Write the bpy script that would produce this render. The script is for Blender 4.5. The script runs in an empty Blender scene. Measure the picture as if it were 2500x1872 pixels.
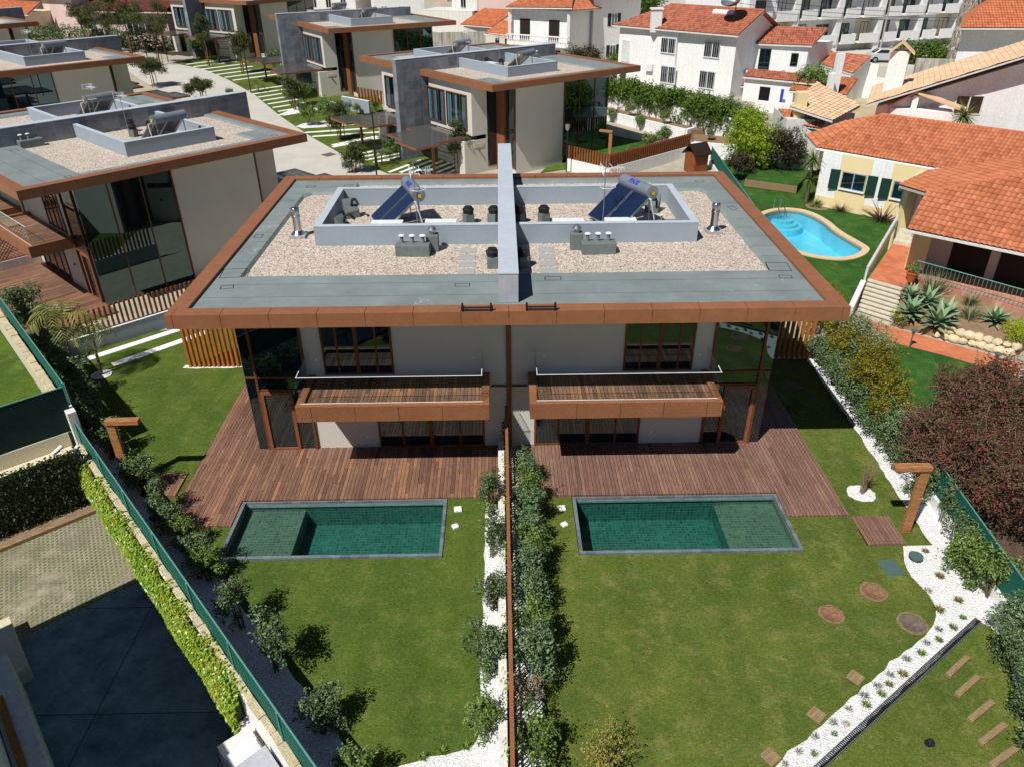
import bpy, bmesh, math, random
from math import pi, sin, cos, radians, sqrt, floor
from mathutils import Vector, Matrix, Euler, noise
random.seed(7)
SC = bpy.context.scene
COL = SC.collection

# ------------------------------------------------------------------ camera
cam = bpy.data.objects.new('camera', bpy.data.cameras.new('camera'))
COL.objects.link(cam)
cam.data.sensor_width = 36.0
cam.data.lens = 1849.8 / 2500 * 36
cam.data.clip_start = 0.1
cam.data.clip_end = 3000
_p, _y, _r = 0.53403, -0.012397, -0.0073   # pitch below horizon, yaw, roll
_f = Vector((0, cos(_p), -sin(_p))); _u = Vector((0, sin(_p), cos(_p))); _x = Vector((1, 0, 0))
_Z = Matrix.Rotation(_y, 3, 'Z')
_f, _u, _x = _Z @ _f, _Z @ _u, _Z @ _x
_x2 = cos(_r) * _x + sin(_r) * _u
_u2 = -sin(_r) * _x + cos(_r) * _u
M = Matrix((_x2, _u2, -_f)).transposed().to_4x4()
M.translation = Vector((-0.181, -23.396, 16.562))
cam.matrix_world = M
SC.camera = cam

# ------------------------------------------------------------------ sky, sun, exposure
SUN = Vector((0.474, 0.550, -1.0)).normalized()
EL = math.asin(-SUN.z)
ROT = math.atan2(-SUN.x, -SUN.y) % (2 * pi)
w = bpy.data.worlds.new('World'); SC.world = w; w.use_nodes = True
_n = w.node_tree.nodes; _l = w.node_tree.links
_bg = _n['Background']
_sk = _n.new('ShaderNodeTexSky'); _sk.sky_type = 'NISHITA'; _sk.sun_disc = False
_sk.sun_elevation = EL; _sk.sun_rotation = ROT; _sk.altitude = 1200; _sk.dust_density = 0.3; _sk.ozone_density = 4.5
_l.new(_sk.outputs['Color'], _bg.inputs['Color']); _bg.inputs['Strength'].default_value = 0.05
sun = bpy.data.objects.new('sun', bpy.data.lights.new('sun', 'SUN')); COL.objects.link(sun)
sun.data.energy = 5.0; sun.data.angle = radians(0.5); sun.data.color = (1.0, 0.965, 0.90)
sun.rotation_euler = SUN.to_track_quat('-Z', 'Y').to_euler(); sun.location = (-20, -20, 40)
SC.view_settings.view_transform = 'Standard'
SC.view_settings.look = 'None'
SC.view_settings.exposure = -0.08
SC.view_settings.gamma = 1.0
SC.cycles.max_bounces = 8; SC.cycles.diffuse_bounces = 2
SC.cycles.transparent_max_bounces = 16
SC.cycles.caustics_reflective = False
SC.cycles.caustics_refractive = False

# ------------------------------------------------------------------ material helpers
def C8(r, g, b):
    def f(v):
        v /= 255.0
        return v / 12.92 if v <= 0.04045 else ((v + 0.055) / 1.055) ** 2.4
    return (f(r), f(g), f(b), 1.0)

class NT:
    def __init__(s, name):
        s.m = bpy.data.materials.new(name); s.m.use_nodes = True
        s.t = s.m.node_tree; s.n = s.t.nodes
        s.bsdf = s.n['Principled BSDF']; s.out = s.n['Material Output']
    def node(s, typ, **kw):
        x = s.n.new(typ)
        for k, v in kw.items(): setattr(x, k, v)
        return x
    def link(s, a, b): s.t.links.new(a, b)
    def coord(s, kind='Object', scale=(1, 1, 1), rot=0.0):
        tc = s.node('ShaderNodeTexCoord'); mp = s.node('ShaderNodeMapping')
        s.link(tc.outputs[kind], mp.inputs['Vector'])
        mp.inputs['Scale'].default_value = scale; mp.inputs['Rotation'].default_value = (0, 0, rot)
        return mp.outputs['Vector']
    def noise(s, vec, scale, detail=4, rough=0.6):
        x = s.node('ShaderNodeTexNoise'); s.link(vec, x.inputs['Vector'])
        x.inputs['Scale'].default_value = scale; x.inputs['Detail'].default_value = detail
        x.inputs['Roughness'].default_value = rough
        return x.outputs['Fac']
    def voro(s, vec, scale, feature='F1'):
        x = s.node('ShaderNodeTexVoronoi', feature=feature); s.link(vec, x.inputs['Vector'])
        x.inputs['Scale'].default_value = scale
        return x
    def ramp(s, fac, stops, interp='LINEAR'):
        x = s.node('ShaderNodeValToRGB'); cr = x.color_ramp; cr.interpolation = interp
        while len(cr.elements) < len(stops): cr.elements.new(0.5)
        for e, (p, c) in zip(cr.elements, stops):
            e.position = p; e.color = c if len(c) == 4 else (*c, 1)
        s.link(fac, x.inputs['Fac'])
        return x.outputs['Color']
    def mix(s, fac, a, b, mode='MIX'):
        x = s.node('ShaderNodeMix', data_type='RGBA', blend_type=mode)
        for v, i in ((fac, 0), (a, 6), (b, 7)):
            if isinstance(v, (int, float, tuple)): x.inputs[i].default_value = v
            else: s.link(v, x.inputs[i])
        return x.outputs[2]
    def math(s, op, a, b=None, c=None):
        x = s.node('ShaderNodeMath', operation=op)
        for i, v in enumerate((a, b, c)):
            if v is None: continue
            if isinstance(v, (int, float)): x.inputs[i].default_value = v
            else: s.link(v, x.inputs[i])
        return x.outputs[0]
    def sep(s, vec):
        x = s.node('ShaderNodeSeparateXYZ'); s.link(vec, x.inputs[0]); return x.outputs
    def comb(s, a, b, c=0.0):
        x = s.node('ShaderNodeCombineXYZ')
        for i, v in enumerate((a, b, c)):
            if isinstance(v, (int, float)): x.inputs[i].default_value = v
            else: s.link(v, x.inputs[i])
        return x.outputs[0]
    def wn(s, vec):
        x = s.node('ShaderNodeTexWhiteNoise', noise_dimensions='3D'); s.link(vec, x.inputs['Vector']); return x.outputs
    def bump(s, h, strength=0.5, dist=0.02):
        x = s.node('ShaderNodeBump'); s.link(h, x.inputs['Height'])
        x.inputs['Strength'].default_value = strength; x.inputs['Distance'].default_value = dist
        s.link(x.outputs[0], s.bsdf.inputs['Normal'])
        return x.outputs[0]
    def base(s, c, rough=0.7, spec=0.3, metal=0.0):
        i = s.bsdf.inputs
        if isinstance(c, tuple): i['Base Color'].default_value = c
        else: s.link(c, i['Base Color'])
        i['Roughness'].default_value = rough; i['Specular IOR Level'].default_value = spec; i['Metallic'].default_value = metal
        return s.m

def m_plain(name, c, rough=0.6, spec=0.3, metal=0.0, var=0.12, scale=3.0, fine=None, bump=0.0, bscale=60):
    n = NT(name); v = n.coord()
    d = tuple(x * (1 - var) for x in c[:3]) + (1,); e = tuple(min(1, x * (1 + var)) for x in c[:3]) + (1,)
    col = n.ramp(n.noise(v, scale, 5), [(0.3, d), (0.7, e)])
    if fine:
        f = n.ramp(n.noise(v, fine[0], 3), [(0.3, (1 - fine[1],) * 3), (0.7, (1 + fine[1],) * 3)])
        col = n.mix(1.0, col, f, 'MULTIPLY')
    if bump: n.bump(n.noise(v, bscale, 4), bump, 0.01)
    return n.base(col, rough, spec, metal)

def m_pebble(name, cols, scale, bump=0.8, dist=0.03, gap=0.25, patch=None):
    n = NT(name); v = n.coord()
    vo = n.voro(v, scale)
    rnd = n.sep(vo.outputs['Color'])[0]
    k = len(cols)
    col = n.ramp(rnd, [(i / max(1, k - 1), c) for i, c in enumerate(cols)])
    d = vo.outputs['Distance']
    sh = n.ramp(d, [(0.45, (1, 1, 1)), (0.85, (gap,) * 3)])
    col = n.mix(1.0, col, sh, 'MULTIPLY')
    if patch: col = n.mix(1.0, col, n.ramp(n.noise(v, patch[0], 4), [(0.35, (1 - patch[1],) * 3), (0.65, (1, 1, 1))]), 'MULTIPLY')
    n.bump(n.math('SUBTRACT', 1.0, d), bump, dist)
    return n.base(col, 0.85, 0.2)

def m_grass(name, c1, c2, c3, scale=1.0, mow=False):
    n = NT(name); v = n.coord()
    big = n.noise(v, 0.35 * scale, 5, 0.65); mid = n.noise(v, 1.5 * scale, 6, 0.75); fine = n.noise(v, 16, 5, 0.8)
    col = n.mix(n.ramp(big, [(0.38, (0, 0, 0)), (0.62, (1, 1, 1))]), c1, c2)
    col = n.mix(n.ramp(mid, [(0.5, (0, 0, 0)), (0.72, (1, 1, 1))]), col, c3)
    hi = n.noise(v, 60, 2, 0.6)
    st = n.noise(n.coord(scale=(1.2, .28, 1), rot=.5), 1.0, 4, .6)
    col = n.mix(1.0, col, n.ramp(st, [(0.35, (0.86, 0.88, 0.86)), (0.65, (1.12, 1.1, 1.1))]), 'MULTIPLY')
    col = n.mix(1.0, col, n.ramp(fine, [(0.3, (0.56, 0.58, 0.54)), (0.7, (1.36, 1.33, 1.33))]), 'MULTIPLY')
    col = n.mix(1.0, col, n.ramp(hi, [(0.3, (0.52, 0.54, 0.52)), (0.7, (1.42, 1.4, 1.36))]), 'MULTIPLY')
    n.bump(n.math('ADD', fine, hi), 0.45, 0.03)
    return n.base(col, 0.9, 0.1)

def m_deck(name, cols, plank=0.13, axis='x', length=2.3, gapc=(0.012, 0.008, 0.006, 1), gapw=0.09, rough=0.6, kind='Object'):
    n = NT(name); v = n.coord(kind); s = n.sep(v)
    a, b = (s[0], s[1]) if axis == 'x' else (s[1], s[0])
    q = n.math('DIVIDE', a, plank); i = n.math('FLOOR', q); f = n.math('FRACT', q)
    off = n.wn(n.comb(i, 3.3, 1.7))[0]
    j = n.math('FLOOR', n.math('ADD', n.math('DIVIDE', b, length), n.math('MULTIPLY', off, 5.0)))
    r = n.wn(n.comb(i, j, 0.5))[0]
    k = len(cols)
    col = n.ramp(r, [(x / (k - 1), c) for x, c in enumerate(cols)])
    g = n.coord(kind, (30, 2.2, 2) if axis == 'x' else (2.2, 30, 2))
    col = n.mix(1.0, col, n.ramp(n.noise(g, 1.0, 5, 0.7), [(0.25, (0.68,) * 3), (0.75, (1.28,) * 3)]), 'MULTIPLY')
    col = n.mix(1.0, col, n.ramp(n.noise(v, 0.9, 4, 0.6), [(0.3, (0.84,) * 3), (0.7, (1.12,) * 3)]), 'MULTIPLY')
    gap = n.math('LESS_THAN', f, gapw)
    col = n.mix(gap, col, gapc)
    n.bump(n.math('SUBTRACT', 1.0, gap), 0.7, 0.02)
    return n.base(col, rough, 0.3)

def m_leaf(name, cols, rough=0.5, transl=0.25, spec=0.35, patch=0.6):
    n = NT(name)
    geo = n.node('ShaderNodeNewGeometry')
    k = len(cols)
    v = n.coord()
    r = n.math('ADD', n.math('MULTIPLY', geo.outputs['Random Per Island'], 0.65), n.math('MULTIPLY', n.math('SUBTRACT', n.noise(v, patch, 3), 0.3), 0.85))
    col = n.ramp(r, [(i / max(1, k - 1), c) for i, c in enumerate(cols)])
    n.base(col, rough, spec)
    if transl:
        tr = n.node('ShaderNodeBsdfTranslucent'); n.link(col, tr.inputs['Color'])
        mx = n.node('ShaderNodeMixShader'); mx.inputs[0].default_value = transl
        n.link(n.bsdf.outputs[0], mx.inputs[1]); n.link(tr.outputs[0], mx.inputs[2])
        n.link(mx.outputs[0], n.out.inputs['Surface'])
    return n.m

def m_glass_dark(name, c, ior=2.3, rough=0.015, wob=0.0):
    n = NT(name)
    n.base(c, rough, 0.5); n.bsdf.inputs['IOR'].default_value = ior; n.bsdf.inputs['Specular Tint'].default_value = (0.62, 0.85, 0.88, 1)
    if wob: n.bump(n.noise(n.coord(), 0.7, 2), wob, 0.02)
    return n.m

def _thin(n, tint, base, rough, normal=None):
    """thin clear sheet: see-through body plus mirror reflection that grows towards grazing angles, the same from both sides"""
    tr = n.node('ShaderNodeBsdfTransparent'); tr.inputs[0].default_value = tint
    gl = n.node('ShaderNodeBsdfGlossy'); gl.inputs['Roughness'].default_value = rough
    lw = n.node('ShaderNodeLayerWeight'); lw.inputs['Blend'].default_value = 0.5
    if normal is not None: n.link(normal, lw.inputs['Normal']); n.link(normal, gl.inputs['Normal'])
    f = n.math('ADD', n.math('MULTIPLY', n.math('POWER', lw.outputs['Facing'], 5.0), 1 - base), base)
    mx = n.node('ShaderNodeMixShader'); n.link(f, mx.inputs[0])
    n.link(tr.outputs[0], mx.inputs[1]); n.link(gl.outputs[0], mx.inputs[2]); n.link(mx.outputs[0], n.out.inputs['Surface'])
    return n.m

def m_glass_clear(name, tint, ior=1.7, base=0.04):
    return _thin(NT(name), tint, base, 0.01)

def m_water(name, tint, ripple, scale=5.0):
    n = NT(name); v = n.coord(scale=(1, 1.4, 1))
    b = n.node('ShaderNodeBump'); b.inputs['Strength'].default_value = ripple; b.inputs['Distance'].default_value = 0.05
    n.link(n.noise(v, scale, 3, 0.55), b.inputs['Height'])
    return _thin(n, tint, 0.03, 0.03, b.outputs[0])

def m_grid(name, cols, size, line, lw=0.07, plane='xy', rough=0.35, patch=0.25, spec=0.5, offset=False, bump=0.0, loc=0.5):
    n = NT(name); v = n.coord(); s = n.sep(v)
    ax = {'x': 0, 'y': 1, 'z': 2}
    sx, sy = (size, size) if not isinstance(size, tuple) else size
    qa = n.math('DIVIDE', s[ax[plane[0]]], sx); qb = n.math('DIVIDE', s[ax[plane[1]]], sy)
    ib = n.math('FLOOR', qb)
    if offset: qa = n.math('ADD', qa, n.math('MULTIPLY', n.math('MODULO', ib, 2.0), 0.5))
    ia = n.math('FLOOR', qa)
    r = n.wn(n.comb(ia, ib, loc))[0]
    k = len(cols)
    col = n.ramp(r, [(i / max(1, k - 1), c) for i, c in enumerate(cols)])
    col = n.mix(1.0, col, n.ramp(n.noise(v, 1.3, 5, 0.65), [(0.3, (1 - patch,) * 3), (0.7, (1 + patch * .6,) * 3)]), 'MULTIPLY')
    g = n.math('MAXIMUM', n.math('LESS_THAN', n.math('FRACT', qa), lw * (1 if not isinstance(lw, tuple) else 1)), n.math('LESS_THAN', n.math('FRACT', qb), lw))
    col = n.mix(g, col, line)
    if bump: n.bump(n.math('SUBTRACT', 1.0, g), bump, 0.01)
    return n.base(col, rough, spec)

def m_tilegrid3(name, cols, size, line, lw=0.08, rough=0.3):   # pool mosaic: same grid on floors and walls
    n = NT(name); v = n.coord(); s = n.sep(v)
    idx = []; gg = []
    for k in range(3):
        q = n.math('DIVIDE', n.math('ADD', s[k], 0.013), size); idx.append(n.math('FLOOR', q)); gg.append(n.math('LESS_THAN', n.math('FRACT', q), lw))
    geo = n.node('ShaderNodeNewGeometry'); ns = n.sep(geo.outputs['Normal'])
    g = None
    for k in range(3):
        e = n.math('MULTIPLY', gg[k], n.math('LESS_THAN', n.math('ABSOLUTE', ns[k]), 0.5))
        g = e if g is None else n.math('MAXIMUM', g, e)
    r = n.wn(n.comb(*idx))[0]
    kk = len(cols); col = n.ramp(r, [(i / (kk - 1), c) for i, c in enumerate(cols)])
    col = n.mix(1.0, col, n.ramp(n.noise(v, 0.8, 4), [(0.3, (0.8,) * 3), (0.7, (1.15,) * 3)]), 'MULTIPLY')
    col = n.mix(g, col, line)
    return n.base(col, rough, 0.4)

def m_tiles(name, c1, c2, c3, dark=0.35):     # roof tile: UV in metres, one random tone per tile
    n = NT(name); v = n.coord('UV'); s = n.sep(v)
    i = n.math('FLOOR', n.math('DIVIDE', s[0], 0.25)); jq = n.math('DIVIDE', s[1], 0.38); j = n.math('FLOOR', jq)
    r = n.wn(n.comb(i, j, 0.2))[0]
    col = n.ramp(r, [(0.0, c1), (0.55, c2), (1.0, c3)])
    o = n.coord()
    col = n.mix(1.0, col, n.ramp(n.noise(o, 1.1, 5, 0.7), [(0.3, (0.78, 0.76, 0.74)), (0.7, (1.12, 1.12, 1.12))]), 'MULTIPLY')
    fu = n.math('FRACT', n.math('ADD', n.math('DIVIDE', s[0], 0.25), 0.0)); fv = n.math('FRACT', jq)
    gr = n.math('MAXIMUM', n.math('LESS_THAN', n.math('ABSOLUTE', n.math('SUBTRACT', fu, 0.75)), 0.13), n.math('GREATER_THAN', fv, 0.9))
    col = n.mix(n.math('MULTIPLY', gr, 0.42), col, (0.09, 0.035, 0.022, 1))  # shading of tile valleys and course laps painted into the colour
    st = n.ramp(n.noise(o, 6.0, 4, 0.75), [(0.60, (1, 1, 1)), (0.78, (0.55, 0.5, 0.46))])
    col = n.mix(1.0, col, st, 'MULTIPLY')
    return n.base(col, 0.8, 0.2)

# ------------------------------------------------------------------ materials
HPL = m_plain('orange_brown_panel', C8(146, 96, 66), 0.5, 0.35, var=0.10, scale=1.1, fine=(9, 0.08))
HPLD = m_plain('brown_timber_cladding', C8(138, 86, 56), 0.55, 0.3, var=0.12, scale=2.5, fine=(20, 0.1))
CREAM = m_plain('cream_render', C8(212, 208, 198), 0.9, 0.1, var=0.03, scale=0.8, fine=(30, 0.03))
GREYR = m_plain('grey_blue_render', C8(152, 163, 174), 0.85, 0.15, var=0.035, scale=1.0, fine=(9, 0.03))
WHITE = m_plain('white_render', C8(243, 243, 243), 0.85, 0.15, var=0.03, scale=0.7, fine=(10, 0.03))
OFFW = m_plain('offwhite_render', C8(226, 224, 218), 0.85, 0.15, var=0.06, scale=0.8, fine=(10, 0.05))
YELLOW = m_plain('pale_yellow_render', C8(238, 218, 168), 0.85, 0.15, var=0.03, scale=0.8)
PINK = m_plain('pale_pink_render', C8(222, 196, 188), 0.85, 0.15, var=0.04, scale=0.6)
BUFF = m_plain('buff_render', C8(215, 205, 178), 0.9, 0.1, var=0.06, scale=0.8, fine=(12, 0.06))
def _stain(name, c, d):
    n = NT(name); v = n.coord(); g = n.coord(scale=(3, 3, 0.25))
    col = n.mix(n.ramp(n.noise(g, 1.4, 6, 0.7), [(0.42, (0, 0, 0)), (0.68, (1, 1, 1))]), c, d)
    col = n.mix(1.0, col, n.ramp(n.noise(v, 8, 4), [(0.3, (0.88,) * 3), (0.7, (1.1,) * 3)]), 'MULTIPLY')
    return n.base(col, 0.9, 0.1)
WHITE = _stain('white_render', C8(243, 243, 242), C8(234, 233, 230)); OFFW = _stain('offwhite_render', C8(228, 226, 220), C8(214, 211, 204))
STAINC = _stain('stained_concrete', C8(190, 186, 176), C8(120, 117, 110))
CAPST = m_plain('pale_zinc_cap', C8(184, 194, 203), 0.6, 0.3, var=0.05, scale=1.5, fine=(6, 0.04))
WALLT = m_grid('grey_stone_cladding', [C8(122, 126, 132), C8(140, 144, 150), C8(108, 112, 120)], (0.9, 0.75), C8(150, 154, 158), 0.022, 'yz', 0.7, 0.35, 0.3)
CONCW = m_plain('cast_concrete', C8(172, 175, 184), 0.8, 0.2, var=0.10, scale=2.2, fine=(9, 0.06))
def _membrane():
    n = NT('roof_membrane'); v = n.coord()
    col = n.ramp(n.noise(v, 0.7, 5, 0.65), [(0.3, C8(116, 127, 127)), (0.7, C8(138, 147, 146))])
    col = n.mix(1.0, col, n.ramp(n.noise(v, 45, 3, 0.7), [(0.3, (0.88,) * 3), (0.7, (1.12,) * 3)]), 'MULTIPLY')
    s = n.sep(v)
    wob = n.math('MULTIPLY', n.math('SUBTRACT', n.noise(v, 1.3, 2), 0.5), 0.05)
    seam = n.math('LESS_THAN', n.math('FRACT', n.math('DIVIDE', n.math('ADD', n.math('ADD', s[1], wob), 0.12), 1.02)), 0.022)
    col = n.mix(n.math('MULTIPLY', seam, 0.8), col, C8(62, 70, 72))
    st = n.math('MULTIPLY', n.noise(v, 0.55, 3), n.noise(v, 7, 5, 0.8))
    col = n.mix(n.ramp(st, [(0.36, (0, 0, 0)), (0.46, (0.75,) * 3)]), col, C8(176, 186, 184))
    col = n.mix(n.ramp(n.noise(v, 0.33, 2), [(0.66, (0, 0, 0)), (0.76, (0.5,) * 3)]), col, C8(134, 138, 118))
    return n.base(col, 0.8, 0.25)
MEMB = _membrane()
RGRAV = m_pebble('roof_gravel', [C8(196, 176, 160), C8(236, 222, 206), C8(214, 196, 178), C8(246, 238, 226), C8(164, 140, 126), C8(228, 210, 192)], 20, 0.9, 0.03, 0.42, (1.2, 0.10))
PEB = m_pebble('white_pebbles', [C8(240, 240, 240), C8(253, 253, 253), C8(228, 228, 226), C8(250, 249, 247)], 22, 0.8, 0.035, 0.72)
GRASS = m_grass('lawn_grass', C8(90, 108, 45), C8(75, 98, 40), C8(110, 120, 60))
GRASSR = m_grass('worn_lawn_grass', C8(100, 113, 50), C8(84, 102, 44), C8(128, 127, 74))
GRASSN = m_grass('bright_lawn', C8(62, 104, 44), C8(48, 88, 38), C8(96, 116, 56))
GRASSF = m_grass('street_lawn', C8(96, 112, 44), C8(78, 100, 38), C8(128, 124, 66))
DECKC = [C8(112, 82, 68), C8(136, 102, 84), C8(122, 90, 75), C8(152, 114, 92), C8(104, 75, 62), C8(142, 108, 90), C8(164, 118, 86)]
DECK = m_deck('hardwood_deck', DECKC)
DECKY = m_deck('hardwood_deck_cross', DECKC, axis='y')
DECKR = m_deck('hardwood_deck_worn', [C8(122, 93, 80), C8(138, 106, 92), C8(130, 98, 85), C8(148, 115, 98), C8(113, 85, 74)])
PTILE = m_tilegrid3('green_pool_mosaic', [C8(52, 100, 94), C8(64, 116, 108), C8(44, 90, 84), C8(56, 106, 100)], 0.125, C8(88, 134, 126), 0.08)
PTILES = m_tilegrid3('green_shelf_mosaic', [C8(104, 114, 102), C8(116, 126, 112), C8(94, 104, 94)], 0.125, C8(132, 146, 130), 0.08)
COPE = m_grid('slate_coping', [C8(106, 116, 124), C8(122, 132, 140), C8(92, 102, 110)], (0.3, 0.3), C8(90, 98, 104), 0.03, 'xy', 0.6, 0.2, 0.3)
SLATEW = m_plain('pale_slate_wall', C8(118, 146, 142), 0.5, 0.4, var=0.15, scale=3, fine=(20, 0.1))
WATER1 = m_water('rippled_water', (0.62, 0.82, 0.77, 1), 1.0, 6)
WATER2 = m_water('still_water', (0.62, 0.82, 0.77, 1), 0.05, 3)
WATERB = m_water('blue_pool_water', (0.80, 0.97, 1.0, 1), 0.6, 5)
def _bluepool():
    n = NT('blue_pool_liner'); v = n.coord()
    wv = n.mix(0.35, n.coord(), n.node('ShaderNodeTexNoise').outputs['Color'])
    vo = n.voro(wv, 4.5, 'DISTANCE_TO_EDGE')
    n.base(C8(60, 190, 226), 0.4, 0.4)
    return n.base(n.mix(1.0, C8(104, 214, 238), n.ramp(n.noise(v, 1.0, 3), [(0.3, (0.9,) * 3), (0.7, (1.1,) * 3)]), 'MULTIPLY'), 0.4, 0.4)
BLUEP = _bluepool()
SANDST = m_plain('sandstone_coping', C8(218, 190, 152), 0.8, 0.2, var=0.08, scale=4, fine=(22, 0.08))
GLASSD = m_glass_dark('dark_glazing', (0.004, 0.009, 0.012, 1), 2.2, 0.012)
GLASSG = m_glass_dark('green_glazing', (0.010, 0.022, 0.024, 1), 2.4, 0.012)
GLASSC = m_glass_clear('clear_glazing', (0.78, 0.86, 0.88, 1), 1.5, 0.03)
GLASSR = m_glass_clear('railing_glass', (0.95, 0.98, 0.97, 1), 1.4, 0.01)
def _canopy():
    n = NT('canopy_glass'); n.base(C8(104, 104, 101), 0.12, 0.5)
    tr = n.node('ShaderNodeBsdfTransparent'); tr.inputs[0].default_value = (.75, .76, .75, 1)
    mx = n.node('ShaderNodeMixShader'); mx.inputs[0].default_value = .58
    n.link(tr.outputs[0], mx.inputs[1]); n.link(n.bsdf.outputs[0], mx.inputs[2]); n.link(mx.outputs[0], n.out.inputs['Surface'])
    return n.m
GLASSP = _canopy()
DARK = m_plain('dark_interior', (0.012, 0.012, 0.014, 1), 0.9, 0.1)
CURT = m_plain('blue_curtain', C8(150, 184, 198), 0.9, 0.1, var=0.15, scale=6)
FRAMEW = m_plain('brown_window_frame', C8(112, 68, 38), 0.5, 0.3, var=0.1, scale=5)
FRAMEB = m_plain('black_window_frame', C8(38, 40, 42), 0.5, 0.3)
WOODO = m_plain('orange_timber', C8(176, 112, 52), 0.6, 0.25, var=0.14, scale=4, fine=(25, 0.1))
WOODF = m_plain('brown_fence_timber', C8(132, 76, 42), 0.65, 0.25, var=0.16, scale=4, fine=(25, 0.1))
def _grain(name, cols, sc=(2, 40, 2)):
    n = NT(name); v = n.coord(scale=sc)
    col = n.ramp(n.noise(v, 1.2, 5, 0.65), [(0.3, cols[0]), (0.55, cols[1]), (0.75, cols[2])])
    n.bump(n.noise(v, 2, 3), 0.2, 0.01)
    return n.base(col, 0.55, 0.3)
WOODL = _grain('iroko_timber', [C8(132, 84, 50), C8(176, 124, 80), C8(198, 148, 104)], (2.5, 30, 30))
SLEEP = _grain('weathered_sleeper', [C8(120, 98, 72), C8(152, 128, 96), C8(172, 150, 116)], (2.5, 26, 26))
STEELM = m_plain('galvanised_steel', C8(176, 182, 188), 0.35, 0.5, 0.85, var=0.1, scale=6)
CHROME = m_plain('stainless_steel', C8(208, 208, 206), 0.22, 0.5, 1.0, var=0.1, scale=8)
ALU = m_plain('white_metal', C8(232, 234, 236), 0.45, 0.4)
BLKM = m_plain('black_metal', C8(34, 36, 40), 0.5, 0.4)
GREYM = m_plain('grey_metal', C8(96, 102, 108), 0.5, 0.4)
TANK = m_plain('grey_tank_paint', C8(118, 126, 137), 0.5, 0.4, 0.0, var=0.06)
PANEL = m_glass_dark('solar_collector', (0.012, 0.022, 0.06, 1), 1.5, 0.08)
BLUEI = m_plain('blue_lettering', C8(36, 70, 190), 0.5, 0.3, var=0.02)
YELI = m_plain('yellow_sticker', C8(236, 186, 44), 0.5, 0.3, var=0.03)
BITUM = m_plain('bitumen_felt', C8(112, 120, 119), 0.85, 0.2, var=0.14, scale=5, fine=(40, 0.1))
PAVE = m_plain('grey_paving_slab', C8(166, 166, 164), 0.85, 0.2, var=0.06, scale=3, fine=(30, 0.05))
GREENF = m_plain('green_screen_fabric', C8(28, 96, 84), 0.75, 0.2, var=0.1, scale=3, fine=(40, 0.1))
DGREEN = m_plain('dark_green_screen', C8(16, 46, 44), 0.75, 0.2, var=0.15, scale=3, fine=(40, 0.15))
GREENM = m_plain('green_fence_metal', C8(96, 150, 138), 0.5, 0.4)
STONEC = m_plain('rough_stone_coping', C8(196, 182, 150), 0.9, 0.1, var=0.2, scale=4, fine=(20, 0.2), bump=0.6, bscale=12)
WHITEC = m_plain('worn_white_wall', C8(240, 240, 236), 0.9, 0.1, var=0.05, scale=2, fine=(9, 0.05))
CONCG = m_grid('concrete_yard', [C8(126, 141, 150), C8(116, 132, 142), C8(134, 147, 155)], (3.6, 3.6), C8(70, 78, 84), 0.008, 'xy', 0.85, 0.5, 0.2)
ROAD = m_plain('pale_road_concrete', C8(196, 192, 182), 0.9, 0.15, var=0.07, scale=0.5, fine=(5, 0.05), bump=0.1)
def _paver():
    n = NT('grass_paver'); v = n.coord(scale=(1, 1, 1), rot=0.0); s = n.sep(v)
    a = n.math('DIVIDE', n.math('ADD', s[0], n.math('MULTIPLY', s[1], 0.55)), 0.15); b = n.math('DIVIDE', n.math('SUBTRACT', s[0], n.math('MULTIPLY', s[1], 0.55)), 0.15)
    h = n.math('MULTIPLY', n.math('LESS_THAN', n.math('FRACT', a), 0.56), n.math('LESS_THAN', n.math('FRACT', b), 0.56))
    big = n.noise(v, 0.6, 4, 0.65)
    con = n.ramp(n.noise(v, 1.4, 5, 0.7), [(0.3, C8(122, 116, 100)), (0.7, C8(162, 154, 134))])
    soil = n.ramp(big, [(0.38, C8(116, 112, 96)), (0.55, C8(98, 110, 58)), (0.7, C8(140, 128, 100))])
    col = n.mix(h, con, soil)
    col = n.mix(n.ramp(n.noise(v, 0.5, 5, 0.75), [(0.56, (0, 0, 0)), (0.68, (0.7,) * 3)]), col, C8(176, 166, 146))
    n.bump(n.math('SUBTRACT', 1.0, h), 0.6, 0.03)
    return n.base(col, 0.95, 0.1)
PAVER = _paver()
SOIL = m_plain('bare_soil', C8(140, 116, 92), 0.95, 0.05, var=0.2, scale=3, fine=(25, 0.2))
DRYG = m_plain('dry_ground', C8(186, 172, 142), 0.95, 0.05, var=0.12, scale=0.7, fine=(6, 0.1))
TOWN = m_plain('town_ground', C8(176, 168, 150), 0.95, 0.05, var=0.12, scale=0.2, fine=(2, 0.1))
TERRA = m_grid('terracotta_paving', [C8(206, 120, 82), C8(216, 132, 92), C8(198, 110, 76)], 0.33, C8(170, 110, 86), 0.05, 'xy', 0.7, 0.15)
TERRAP = m_grid('pinkish_terrace_tile', [C8(190, 134, 112), C8(204, 150, 126), C8(178, 122, 104)], 0.3, C8(160, 120, 104), 0.05, 'xy', 0.7, 0.15)
STONES = m_plain('limestone_step', C8(206, 198, 180), 0.85, 0.15, var=0.12, scale=4, fine=(18, 0.1))
ROCK = m_plain('pale_boulder', C8(212, 198, 166), 0.9, 0.1, var=0.2, scale=5, fine=(20, 0.15))
WOODG = m_deck('grey_sleeper_planks', [C8(168, 156, 134), C8(188, 176, 152), C8(150, 138, 118)], plank=0.2, axis='z' if False else 'x')
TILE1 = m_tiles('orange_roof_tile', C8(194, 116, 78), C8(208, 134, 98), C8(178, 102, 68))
TILE2 = m_tiles('old_red_roof_tile', C8(178, 106, 82), C8(196, 124, 96), C8(152, 88, 70))
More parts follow.
